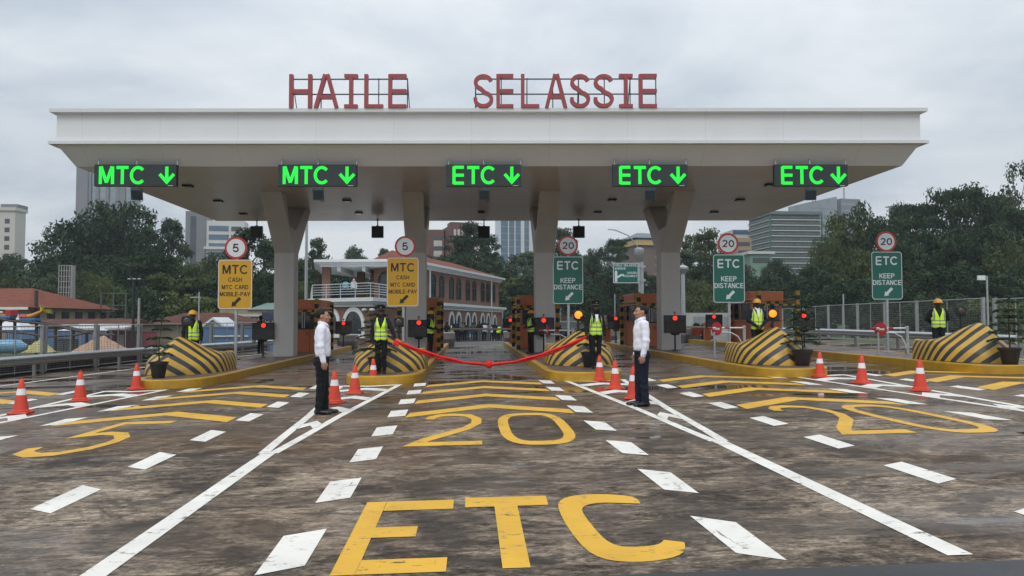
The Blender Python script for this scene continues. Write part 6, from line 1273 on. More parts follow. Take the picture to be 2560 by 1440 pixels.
b.tube([(-1.3, 0, 2.6), (0, 0, 4.0)], 0.06, 4); b.tube([(0, 0, 2.6), (-1.3, 0, 1.2)], 0.06, 4); b.build('lattice', mat('weathered_dark_steel', (0.085, 0.09, 0.092), 0.7), t)
b = MB(); b.box((-0.6, -0.2, 3.3), (1.5, 0.8, 0.08)); b.build('platform', mat('weathered_dark_steel', (0.085, 0.09, 0.092), 0.7), t)

# ------------------------------------------------------------------ the fairground yard on the left
STONE = mat('buff_stone_wall', (0.27, 0.23, 0.17), 0.8, var=0.2, scale=2, bump=0.3); BLUE_C = mat('blue_sheet_wall', (0.085, 0.17, 0.31), 0.5, var=0.12, scale=0.8, dirt=0.15); MAROON = mat('maroon_sheet_wall', (0.19, 0.045, 0.065), 0.5, var=0.12, scale=0.8, dirt=0.15)
def hiproof(b, x0, x1, y0, y1, z0, z1, hip, ridge_dir='x'):
    cy = (y0+y1)/2; b.add([(x0, y0, z0), (x1, y0, z0), (x1, y1, z0), (x0, y1, z0), (x0+hip, cy, z1), (x1-hip, cy, z1)], [(0, 1, 5, 4), (1, 2, 5), (2, 3, 4, 5), (3, 0, 4), (3, 2, 1, 0)])
t = thing('tiled_hall', 'big hall with red hipped tile roof at the left edge', 'building', (PY(60, 800, 72).x, 76, -1.0)); L = t.location
xa, xe = PY(-420, 780, 70).x-L.x, PY(70, 780, 70).x-L.x; ze = PY(70, 768, 70).z+1.0; zr = PY(52, 721, 79).z+1.0
b = MB(); b.bb((xa, -5, 0), (xe-0.8, 11, ze)); b.build('wall', STONE, t); b = MB(); hiproof(b, xa-1, xe, -6, 12, ze, zr, 4.6); b.build('roof', TILE, t); b = MB(); b.box(((xa+xe)/2, -6.02, ze-0.1), (xe-xa, 0.1, 0.22)); b.build('fascia_board', TRIM, t)
for i in range(6): b = MB(); b.box((xe-0.78, -3.4+i*2.6, ze-0.75), (0.1, 1.3, 0.8)); b.build('window', DK_WIN, t)
b = MB(); b.box((xe-0.2, -4.4, ze+0.6), (0.22, 0.22, 1.9)); b.build('chimney', mat('dark_flue', (0.04, 0.035, 0.035), 0.6), t)
t = thing('long_shed', 'long low shed with brown tiled roof and white gutter on the left', 'building', (PY(210, 810, 60).x, 62, -0.7)); L = t.location
xa, xe = PY(80, 800, 60).x-L.x, PY(330, 800, 60).x-L.x; ze = PY(200, 814, 59).z+0.7; zr = PY(200, 797, 62).z+0.7
b = MB(); b.bb((xa, -2.5, 0), (xe-0.3, 3, ze)); b.build('wall', STONE, t); b = MB(); b.add([(xa, -3, ze), (xe, -3, ze), (xe, 0, zr), (xa, 0, zr), (xe, 3, ze), (xa, 3, ze)], [(0, 1, 2, 3), (3, 2, 4, 5), (1, 4, 2), (0, 3, 5)]); b.build('roof', TILE_B, t); b = MB(); b.box(((xa+xe)/2, -3.02, ze), (xe-xa, 0.08, 0.16)); b.build('gutter', TRIM, t)
t = thing('tiled_house', 'house with brown tiled roof and small white gable behind the left helmeted guard', 'house', (PY(480, 810, 66).x, 69, -0.8)); L = t.location
xa, xe = PY(335, 800, 66).x-L.x, PY(640, 800, 66).x-L.x; ze = PY(400, 812, 65).z+0.8; zr = PY(430, 782, 69).z+0.8
b = MB(); b.bb((xa+0.4, -3, 0), (xe-0.4, 3, ze)); b.build('wall', STONE, t); b = MB(); hiproof(b, xa, xe, -3.5, 3.8, ze, zr, 3.2); b.build('roof', TILE_B, t)
g0, g1, ga = PY(505, 812, 62).x-L.x, PY(556, 812, 62).x-L.x, PY(530, 793, 62).z+0.8; b = MB(); b.prism([(g0+0.15, 0.5), (g1-0.15, 0.5), (g1-0.15, ze), ((g0+g1)/2, ga-0.12), (g0+0.15, ze)], XZ, -6.6, -3.2); gg = b.build('gable', WHITE_T, t)
b = MB()
for s0, s1 in ((g0-0.2, (g0+g1)/2), (g1+0.2, (g0+g1)/2)): b.add([(s0, -6.9, ze-0.12), (s1, -6.9, ga), (s1, -3.0, ga), (s0, -3.0, ze-0.12), (s0, -6.9, ze-0.3), (s1, -6.9, ga-0.18), (s1, -3.0, ga-0.18), (s0, -3.0, ze-0.3)], [(0, 1, 2, 3), (7, 6, 5, 4), (0, 4, 5, 1), (3, 2, 6, 7)])
b.build('gable_roof', TRIM, gg)
t = thing('arcade_building', 'buff stone building with three arched windows below the left MTC sign', 'building', (PY(620, 800, 84).x, 87, -1.0)); L = t.location; xa, xe = PY(548, 800, 84).x-L.x, PY(705, 800, 84).x-L.x; zt = PY(620, 774, 84).z+1.0
b = MB(); b.bb((xa, -3, 0), (xe, 5, zt)); b.build('wall', STONE, t); b = MB(); b.bb((xa-0.2, -3.2, PY(600, 790, 84).z+0.95), (xe+0.2, -2.9, PY(600, 788, 84).z+1.1)); b.build('string_course', CREAM_T, t)
b = MB(); b.add([(xa+3, -3.2, zt), (xe+1, -3.2, zt), (xe+1, 5, zt+0.9), (xa+3, 5, zt+0.9)], [(0, 1, 2, 3)]); b.build('green_roof', mat('green_sheet_roof', (0.14, 0.22, 0.19), 0.5), t)
for px in (564, 596, 637, 672):
    x = PY(px, 800, 83.8).x-L.x; o_ = [(-0.72, 1.0), (0.72, 1.0)]+[(0.72*math.cos(a), 2.35+0.72*math.sin(a)) for a in [PI*j/10 for j in range(11)]]
    b = MB(); b.prism([(x+u*1.2, v*1.05-0.05) for u, v in o_], XZ, -3.12, -3.0); f = b.build('window', CREAM_T, t); b = MB(); b.prism([(x+u, v) for u, v in o_], XZ, -3.17, -3.125); b.build('pane', DK_WIN, f)
    b = MB()
    for q in (-0.36, 0, 0.36): b.box((x+q, -3.18, 1.85), (0.06, 0.03, 1.7))
    b.build('glazing_bar', CREAM_T, f)
b = MB(); b.box((xe-1.0, -3.25, zt-0.7), (2.2, 0.1, 0.8)); b.build('notice_board', mat('navy_board', (0.03, 0.045, 0.09), 0.5), t)
def wallp(name, lab, px0, px1, yt, Y0, m, h0=-0.5):
    a, c = PY(px0, yt, Y0), PY(px1, yt, Y0); t = thing(name, lab, 'hoarding wall', ((a.x+c.x)/2, Y0, h0)); w_ = c.x-a.x; hh = a.z-h0; b = MB(); b.box((0, 0, hh/2), (w_, 0.25, hh)); b.build('sheeting', m, t); b = MB(); n = max(2, int(w_/2.4))
    for i in range(n+1): b.box((-w_/2+w_*i/n, -0.14, hh/2), (0.08, 0.06, hh))
    b.box((0, -0.14, hh-0.05), (w_, 0.06, 0.08)); b.build('ribs', m, t); return t, w_, hh
t, w_, hh = wallp('sheet_wall', 'long blue sheet wall across the fairground yard on the left', 20, 276, 824, 54, BLUE_C)
for q in (0.16, 0.3, 0.62): b = MB(); b.box((-w_/2+w_*q, -0.16, hh-0.95), (1.0, 0.05, 0.6)); b.build('window', DK_WIN, t)
t, w_, hh = wallp('sheet_wall', 'maroon sheet wall right of the blue one', 270, 392, 827, 52, MAROON)
for q in (0.3, 0.66): b = MB(); b.box((-w_/2+w_*q, -0.16, hh-0.7), (0.32, 0.03, 0.9)); b.build('poster', WHITE_T, t)
t, w_, hh = wallp('sheet_wall', 'blue hoarding behind the guardrail below the left MTC sign', 505, 690, 816, 50, BLUE_C); b = MB(); b.box((-w_*0.12, -0.2, hh-0.62), (w_*0.52, 0.05, 0.10)); b.build('white_strip', TRIM, t)
t, w_, hh = wallp('sheet_wall', 'small dark grey shed front under the yellow tarpaulin heap', 140, 182, 846, 49, mat('dark_grey_sheet', (0.06, 0.065, 0.075), 0.5))
def heap(lab, px, py0, py1, wpx, Y0, c, seed):
    p = PY(px, py1, Y0); ht = PY(px, py0, Y0).z-p.z+0.2; w_ = wpx*Y0/1900; t = thing('covered_heap', lab, 'heap', (p.x, Y0, p.z-0.25)); rnd = random.Random(seed); n = 26; b = MB(); vs = []
    for j in range(n+1):
        for i in range(n+1):
            u, v = i/n*2-1, j/n*2-1; r = math.hypot(u, v); z = max(0, 1-r**1.6)**0.8*ht*(1+0.18*math.sin(5*u+seed)+0.12*math.sin(9*v+3*u))+0.05*math.sin(17*u+6*v)*max(0, 1-r)+rnd.uniform(-.02, .02); vs.append((u*w_/2, v*w_/3, max(0, z)))
    b.add(vs, [(j*(n+1)+i, j*(n+1)+i+1, (j+1)*(n+1)+i+1, (j+1)*(n+1)+i) for j in range(n) for i in range(n)]); b.build('tarpaulin', mat('tarpaulin_%d' % seed, c, 0.55, var=0.2, scale=4), t, smooth=50)
heap('pale yellow tarpaulin heap in the yard on the left', 98, 850, 868, 74, 40, (0.42, 0.37, 0.14), 1); heap('pinkish tan tarpaulin heap in the yard behind the guardrail', 255, 847, 874, 152, 40, (0.42, 0.26, 0.17), 2)
p = PY(18, 866, 36); t = thing('inflatable_tube', 'light blue inflatable tube at the left edge behind the fence', 'inflatable', (p.x, 36, p.z-0.35)); b = MB(); b.tube([(-2.2, 0, 0.32), (-0.6, 0, 0.35), (0.5, 0, 0.34), (0.85, 0.05, 0.3)], [0.3, 0.33, 0.32, 0.12], 14); b.build('tube', mat('sky_blue_vinyl', (0.16, 0.32, 0.48), 0.3), t, smooth=60)
def tent(lab, px0, px1, yt, yb, Y0):
    a, c = PY(px0, yb, Y0), PY(px1, yb, Y0); zt = PY((px0+px1)/2, yt, Y0).z; z0 = gz(a.x, Y0); t = thing('white_tent', lab, 'tent', ((a.x+c.x)/2, Y0, z0), 0, 'white peaked tents in the yard'); w_ = (c.x-a.x)/2; b = MB(); rs = []
    for q in (0, 0.2, 0.45, 0.7, 0.9, 1.0): r = w_*(1-q)**1.6+0.05; z = a.z-z0+(zt-a.z)*q; rs.append([(x*r, y*r, z) for x, y in ((-1, -1), (1, -1), (1, 1), (-1, 1))])
    b.rings(rs); b.build('canopy_cloth', mat('tent_white_pvc', (0.62, 0.63, 0.65), 0.5), t); b = MB()
    for x, y in ((-1, -1), (1, -1), (1, 1), (-1, 1)): b.cyl((x*w_, y*w_, 0), (x*w_, y*w_, a.z-z0), 0.04, n=6)
    b.build('tent_pole', STEEL, t)
tent('white peaked tent below the dragon ride at the left edge', 2, 74, 778, 824, 50); tent('flat white tent awning behind the yellow tarpaulin heap', 160, 216, 815, 826, 50); tent('small white tent awning right of the long white awning', 240, 272, 816, 826, 50)
t = thing('awning', 'long white awning along the shed front', 'awning', (PY(255, 820, 51).x, 51, -0.5)); w_ = PY(330, 817, 51).x-PY(180, 817, 51).x; za = PY(255, 817, 51).z+0.5; b = MB(); b.box((0, 0, za), (w_, 2.2, 0.12), rx=R(6)); b.build('canopy_cloth', WHITE_T, t); b = MB()
for i in range(5): b.cyl((-w_/2+w_*i/4, -0.9, 0), (-w_/2+w_*i/4, -0.9, za), 0.035, n=6)
b.build('post', STEEL, t)
# dragon ride: track on posts with two carriages
t = thing('coaster_track', 'dark coaster track on posts in the yard on the left', 'ride track', (PY(80, 830, 44).x, 44, -0.5)); L = t.location; b = MB(); TR = mat('rusty_track_steel', (0.055, 0.035, 0.032), 0.6)
tp = [PY(px, py, 44)-L for px, py in ((-60, 790), (0, 796), (40, 803), (90, 806), (130, 812), (170, 820), (230, 832), (280, 838))]
for dy in (-0.35, 0.35): b.tube([p+Vector((0, dy, 0)) for p in tp], 0.07, 6)
for i in range(40): q = i/39*(len(tp)-1); i0 = min(len(tp)-2, int(q)); p = tp[i0].lerp(tp[i0+1], q-i0); b.box(p, (0.07, 0.8, 0.05))
b.tube([PY(px, py, 43.2)-L for px, py in ((0, 828), (60, 833), (120, 842), (190, 838), (240, 826))], 0.06, 6); b.build('rails', TR, t)
for px in (2, 38, 92, 140, 185, 218):
    q = online(px, (tp[0]+L).xy, (tp[-1]+L).xy)-Vector((L.x, L.y, 0)); zt = np.interp(q.x, [p.x for p in tp], [p.z for p in tp]); b = MB(); b.cyl((q.x, q.y, 0), (q.x, q.y, zt), 0.085, n=8); b.build('post', TR, t)
DR_O = mat('ride_orange_paint', (0.55, 0.21, 0.03), 0.4); DR_R = mat('ride_red_paint', (0.40, 0.035, 0.03), 0.4); DR_B = mat('ride_blue_paint', (0.06, 0.22, 0.45), 0.4); DR_Y = mat('ride_yellow_green_paint', (0.48, 0.42, 0.06), 0.4)
def car(px, py, lab, tail):
    p = PY(px, py, 44); t = thing('ride_car', lab, 'fairground ride', (p.x, 44, p.z), 0, 'carriages of the dragon ride'); t.scale = (0.72, 0.8, 0.62); b = MB(); b.box((0, 0, 0.22), (1.1, 0.8, 0.26), taper=1.12); b.build('chassis', DR_B, t, bevel=0.05)
    for x in (-0.4, 0.4): b = MB(); b.cyl((x, -0.42, 0.1), (x, 0.42, 0.1), 0.1, n=10); b.build('wheel', BLACK, t)
    b = MB()
    if tail:
        pts = [(-0.75, 0, 0.42), (-0.3, 0, 0.46), (0.2, 0, 0.62), (0.6, 0, 0.86), (1.0, 0, 1.05)]; b.tube(pts, [0.2, 0.24, 0.2, 0.15, 0.08], 10); b.build('tail', DR_O, t, smooth=60); b = MB()
        for q in range(9): a = R(-20+q*14); b.prism([(0.85, 0.95), (0.85+0.95*math.cos(a), 0.98+0.62*math.sin(a)), (1.0, 1.08)], XZ, -0.03*q, -0.03*q+0.02)
        b.build('tail_fins', DR_Y, t); b = MB(); b.box((-0.45, 0, 0.62), (0.6, 0.7, 0.25), taper=0.6); b.build('seat', DR_R, t)
    else:
        b.box((0.42, 0, 0.62), (0.5, 0.82, 0.6)); b.build('seat', DR_R, t, bevel=0.05); b = MB(); b.box((-0.2, 0, 0.42), (0.95, 0.84, 0.22)); b.build('side_panel', DR_O, t, bevel=0.05); b = MB(); b.sphere((-0.1, -0.42, 0.68), (0.2, 0.05, 0.12), 12, 6); b.build('badge', WHITE_T, t)
car(14, 800, 'red and orange carriage of the dragon ride at the left edge', False); car(76, 806, 'dragon tail carriage with orange tail and yellow fins', True)

# parked dark cars beyond the right islands
CARP = [mat('silver_car_paint', (0.25, 0.26, 0.27), 0.25, 0.4), mat('black_car_paint', (0.015, 0.016, 0.018), 0.2)]
def carx(px, py, Y0, lab, m):
    p = PY(px, py, Y0); t = thing('parked_car', lab, 'car', (p.x, Y0, gz(p.x, Y0)), R(10), 'cars parked beyond the third column'); b = MB(); sec = [(-2.1, 0.35), (-2.15, 0.75), (-1.3, 0.92), (-0.75, 1.42), (0.9, 1.45), (1.6, 0.98), (2.1, 0.9), (2.12, 0.35)]
    b.prism(sec, lambda u, v, d: (d, u, v), -0.85, 0.85); b.build('body', m, t, bevel=0.1)
    b = MB(); b.prism([(-1.2, 0.95), (-0.72, 1.36), (0.86, 1.39), (1.45, 1.0)], lambda u, v, d: (d, u, v), -0.862, 0.862); b.build('windows', GLASS_DARK, t)
    for y in (-1.35, 1.35):
        for x in (-0.8, 0.8): b = MB(); b.cyl((x-0.1, y, 0.32), (x+0.1, y, 0.32), 0.32, n=16); b.build('wheel', BLACK, t)
carx(1398, 830, 62, 'silver car parked behind the striped frame at the third column', CARP[0]); carx(1420, 830, 56, 'black car parked behind the green sign pole at the third column', CARP[1])

# ------------------------------------------------------------------ the crowd by the station and on the terrace
CL = {'k': cloth('crowd_black_cloth', (0.012, 0.012, 0.014), 0.9), 'n': cloth('crowd_navy_cloth', (0.012, 0.018, 0.035), 0.9), 'g': cloth('crowd_grey_cloth', (0.10, 0.11, 0.10), 0.9), 'b': cloth('crowd_blue_denim', (0.03, 0.06, 0.10), 0.9), 't': cloth('crowd_teal_dress', (0.14, 0.34, 0.36), 0.8), 'w': cloth('crowd_white_cloth', (0.55, 0.55, 0.57), 0.9), 'o': cloth('crowd_olive_cloth', (0.06, 0.06, 0.04), 0.9), 'y': VEST}
CROWD = [(1117, 842, 66, 'k', 'k', 'person in dark suit at the left end of the crowd by the station', -150), (1131, 847, 68, 'k', 'n', 'person with a lime vest over dark clothes, left in the crowd', 170), (1147, 843, 70, 'k', 'k', 'person in black with folded arms, third from the left in the crowd', 30), (1155, 850, 66, 'g', 'k', 'person in grey top standing nearest the road, left in the crowd', 190),
         (1162, 846, 70, 'k', 'k', 'person in black suit, right of the grey topped person', 200), (1181, 850, 68, 'b', 'b', 'person in blue denim left of the crowd centre', 160), (1188, 849, 70, 'o', 'k', 'person in olive top with dark trousers at the crowd centre', 200), (1194, 846, 73, 'k', 'k', 'person in black at the crowd centre', 20),
         (1204, 846, 74, 'n', 'k', 'person in navy clothes right of the crowd centre', 180), (1212, 850, 70, 'w', 'n', 'person in white shirt and navy trousers by the boom', 150), (1220, 851, 70, 'g', 'g', 'person in grey clothes with pale shoes by the boom', 200), (1229, 844, 77, 'w', 'k', 'person in pale shirt and black trousers near the station door', 180),
         (1247, 848, 76, 'y', 'k', 'person in lime jacket and black trousers at the station corner', 10), (1257, 846, 79, 'k', 'k', 'person in black beside the person in teal', 160), (1139, 849, 63, 'n', 'k', 'person in navy between the lime vested one and the folded arms, nearest row', 185), (1170, 845, 72, 'o', 'b', 'person in olive top and jeans behind the row, left of the crowd centre', 15), (1199, 849, 66, 'k', 'g', 'person in black top and grey trousers in the nearest row', 170), (1216, 846, 75, 'b', 'n', 'person in denim behind the white shirted one by the boom', 200), (1237, 849, 70, 'k', 'n', 'person in black top and navy trousers left of the lime jacket', 150), (1242, 845, 80, 'g', 'k', 'person in grey top behind the lime jacket at the station corner', 20), (1263, 848, 76, 't', 't', 'person in teal clothes at the right end of the crowd', 220)]
rnd = random.Random(9)
for i, (px, py, Y0, top, tro, lab, rz) in enumerate(CROWD):
    p = PY(px, py, Y0); person(lab, (p.x, Y0, gz(p.x, Y0)+0.003), R(rz), rnd.uniform(1.64, 1.78), arms=rnd.choice((('down', 'down'), ('clasp', 'clasp'), ('down', 'front'))), top='jacket', topm=CL[top], trou=CL[tro], vest=(i == 1), head='hair', h=0.022, face=False, far=True)
for px, Y0, x, top, lab in ((945, 0, 0, 't', 'person in light blue leaning at the terrace railing'), (872, 0, 0, 'w', 'person with a pink headscarf behind the terrace railing')):
    q = online(px if px < 900 else 851, C_, A_); q = q+Vector((0.1, 1.6, 0)); t = person(lab, (q.x, q.y, ZC+0.005), R(180), 1.45, top='jacket', topm=CL[top], trou=CL['n'], head='hair', h=0.022, face=False, far=True)
    if top == 'w': D = SDF((-0.2, -0.2, 1.3), (0.2, 0.25, 1.85), 0.018); D.ell((0, 0.02, 1.66), (0.105, 0.122, 0.125), 0.02).ell((0, 0.04, 1.50), (0.12, 0.11, 0.12), 0.04); D.build('headscarf', cloth('pink_headscarf', (0.5, 0.33, 0.34), 0.8), t)
p = PY(652, 868, 34.5); wk = person('walker in dark clothes carrying a pale bag behind the left lane signal', (p.x, 34.5, gz(p.x, 34.5)+0.22), R(150), 1.70, top='jacket', topm=CL['k'], trou=CL['k'], head='hair', h=0.018, face=False, far=True)
D = SDF((-0.2, -0.15, -0.35), (0.2, 0.15, 0.1), 0.015); D.ell((0, 0, -0.18), (0.10, 0.08, 0.15), 0.02).cone((0, 0, -0.05), (0, 0, 0.03), 0.03, 0.015, 0.02); bagt = thing('carrier_bag', 'pale carrier bag held by the walker behind the left lane signal', 'bag', (p.x-0.30, 34.45, gz(p.x, 34.5)+0.22+0.78)); D.build('bag_body', mat('pale_bag_plastic', (0.45, 0.42, 0.33), 0.6), bagt)
# ------------------------------------------------------------------ trees
def leafmat(name, dark, lite):
    k = NT(name); a = k.attr('tone'); oi = k.n.new('ShaderNodeObjectInfo'); r = k.math('ADD', k.math('MULTIPLY', a.outputs['Fac'], 0.75), k.math('MULTIPLY', oi.outputs['Random'], 0.25))
    k.out(color=k.ramp(r, [(0.1, dark), (0.9, lite)]), rough=0.75, spec=0.12); return k.m
LEAF_D = leafmat('dark_leaves', (0.014, 0.030, 0.015), (0.048, 0.082, 0.034)); LEAF_O = leafmat('olive_leaves', (0.030, 0.048, 0.016), (0.105, 0.130, 0.045)); LEAF_G = leafmat('grey_green_leaves', (0.026, 0.046, 0.026), (0.085, 0.120, 0.060))
def crown_proto(seed, H, W, kind, leaf, nclump, per, card):
    """tree of unit kind: trunk, limbs and a crown of leaf clumps; returns (trunk mesh, crown mesh)"""
    rnd = np.random.default_rng(seed); tr = MB(); th = H*{'round': 0.22, 'tall': 0.38, 'layer': 0.30, 'bush': 0.06}[kind]
    lean = rnd.uniform(-0.04, 0.04, 2)*H; top = np.array([lean[0], lean[1], H*0.86]); n = 9; pts = [tuple(np.array([lean[0]*t**1.5+0.1*math.sin(3*t+seed), lean[1]*t**1.5, H*0.86*t])) for t in np.linspace(0, 1, n)]
    r0 = 0.028*H; tr.tube(pts, [r0*(1.25 if i == 0 else 1)*(1-0.85*i/(n-1)) for i in range(n)], 8)
    V = []; Fc = []; tone = []
    cs = []
    for i in range(nclump):
        for _ in range(60):
            if kind == 'round': u = rnd.normal(size=3); u /= np.linalg.norm(u); q = rnd.random()**0.40; c = np.array([u[0]*W/2*q, u[1]*W/2*q, H*0.60+u[2]*H*0.38*q]); ok = True
            elif kind == 'tall': z = rnd.uniform(0.30, 0.97); rad = W/2*math.sin(PI*min(1, (z-0.18)/0.85))**0.8*rnd.random()**0.5; a = rnd.uniform(0, 2*PI); c = np.array([rad*math.cos(a), rad*math.sin(a), z*H]); ok = True
            elif kind == 'layer': lv = rnd.choice([0.42, 0.58, 0.72, 0.84, 0.94]); rad = W/2*(1.05-0.55*abs(lv-0.62)/0.4)*rnd.random()**0.5; a = rnd.uniform(0, 2*PI); c = np.array([rad*math.cos(a), rad*math.sin(a), (lv+rnd.normal()*0.018)*H]); ok = True
            else: u = rnd.normal(size=3); u /= np.linalg.norm(u); q = rnd.random()**0.4; c = np.array([u[0]*W/2*q, u[1]*W/2*q, H*0.48+u[2]*H*0.48*q]); ok = c[2] > 0.1*H
            # lumpy outline: drop clumps from some lobes
            g = math.sin(3.1*c[0]/W*4+seed)+math.sin(2.7*c[2]/H*5+seed*2)+math.sin(3.3*c[1]/W*4+seed*3)
            if ok and (g > -1.5 or rnd.random() < 0.25): break
        cs.append(c)
    for c in cs:
        if rnd.random() < 0.45 and c[2] > th:
            zb = max(th*0.8, c[2]-H*0.22-0.25*np.hypot(c[0], c[1])); t = zb/(H*0.86); b0 = np.array([lean[0]*t**1.5, lean[1]*t**1.5, zb]); mid = b0*0.45+c*0.55+np.array([0, 0, -0.03*H]); tr.tube([tuple(b0), tuple(mid), tuple(c)], [r0*0.30, r0*0.18, r0*0.05], 5)
        cr = (W*0.105 if kind != 'tall' else W*0.13)*rnd.uniform(0.7, 1.35); fl = 0.45 if kind == 'layer' else 0.75; ct = rnd.uniform(0.05, 0.95)
        u = rnd.normal(size=(per, 3)); u /= np.linalg.norm(u, axis=1)[:, None]; q = rnd.random((per, 1))**0.45; p = c+u*q*cr*np.array([1.25, 1.25, fl])
        nrm = u+rnd.normal(size=(per, 3))*0.7+np.array([0, 0, 0.35]); nrm /= np.linalg.norm(nrm, axis=1)[:, None]; d = np.cross(nrm, rnd.normal(size=(per, 3))); d /= np.linalg.norm(d, axis=1)[:, None]; s_ = np.cross(nrm, d); L = card*rnd.uniform(0.6, 1.3, (per, 1)); tn = np.clip(ct+rnd.normal(size=per)*0.09, 0, 1)
        quad = np.stack([p-d*L, p+s_*L*0.55, p+d*L, p-s_*L*0.55], 1); o = len(V)
        V += [tuple(x) for x in quad.reshape(-1, 3)]; Fc += [(o+4*i, o+4*i+1, o+4*i+2, o+4*i+3) for i in range(per)]; tone += list(np.repeat(tn, 4))
    tm = tr.mesh('trunk', BARK, smooth=60)
    me = bpy.data.meshes.new('crown'); me.from_pydata(V, [], Fc); me.materials.append(leaf); a = me.attributes.new('tone', 'FLOAT', 'POINT'); a.data.foreach_set('value', tone); me.update()
    zz = np.array(V)[:, 2]; rr = np.hypot(np.array(V)[:, 0], np.array(V)[:, 1])
    return tm, me, float(np.percentile(zz, 99.6)), float(2*np.percentile(rr, 97))
PROTO = {'round1': crown_proto(1, 14, 13, 'round', LEAF_D, 105, 110, 0.27), 'round2': crown_proto(2, 13, 14, 'round', LEAF_O, 95, 105, 0.28), 'round3': crown_proto(11, 14, 12, 'round', LEAF_G, 90, 105, 0.27), 'tall1': crown_proto(3, 20, 9, 'tall', LEAF_D, 66, 110, 0.27), 'tall2': crown_proto(4, 20, 8, 'tall', LEAF_G, 48, 105, 0.27),
         'layer1': crown_proto(5, 14, 14, 'layer', LEAF_D, 95, 100, 0.26), 'layer2': crown_proto(6, 13, 13, 'layer', LEAF_O, 80, 100, 0.27), 'bush1': crown_proto(7, 6, 8, 'bush', LEAF_D, 64, 90, 0.20), 'bush2': crown_proto(8, 6, 8, 'bush', LEAF_O, 60, 90, 0.20), 'sparse': crown_proto(9, 16, 8, 'tall', LEAF_G, 34, 70, 0.22)}
tcount = [0]
def tree(px, yt, wpx, Y0, pk, label, group, base=None):
    tm, me, H, W = PROTO[pk]; p = PY(px, yt, Y0); z0 = gz(p.x, min(Y0, 300))-0.1 if base is None else base
    sh = (p.z-z0)/H; sw = wpx*Y0/1900/W; i = tcount[0]; tcount[0] += 1
    t = thing('tree' if 'bush' not in pk else 'bush', label, 'tree' if 'bush' not in pk else 'bush', (p.x, Y0, z0), (i*2.399) % 6.28, group); t.scale = (sw, sw, sh)
    for nm, m in (('trunk', tm), ('crown', me)): o = bpy.data.objects.new(nm, m); COL.objects.link(o); o.parent = t
GL_, GM_, GR_ = 'trees on the left skyline', 'trees behind the station', 'trees on the right slope'
WL, WM, WR = 'dark tree in the wooded mass behind the fairground on the left', 'dark tree in the wooded mass behind the station building', 'dark tree in the wooded slope behind the right mesh fence'
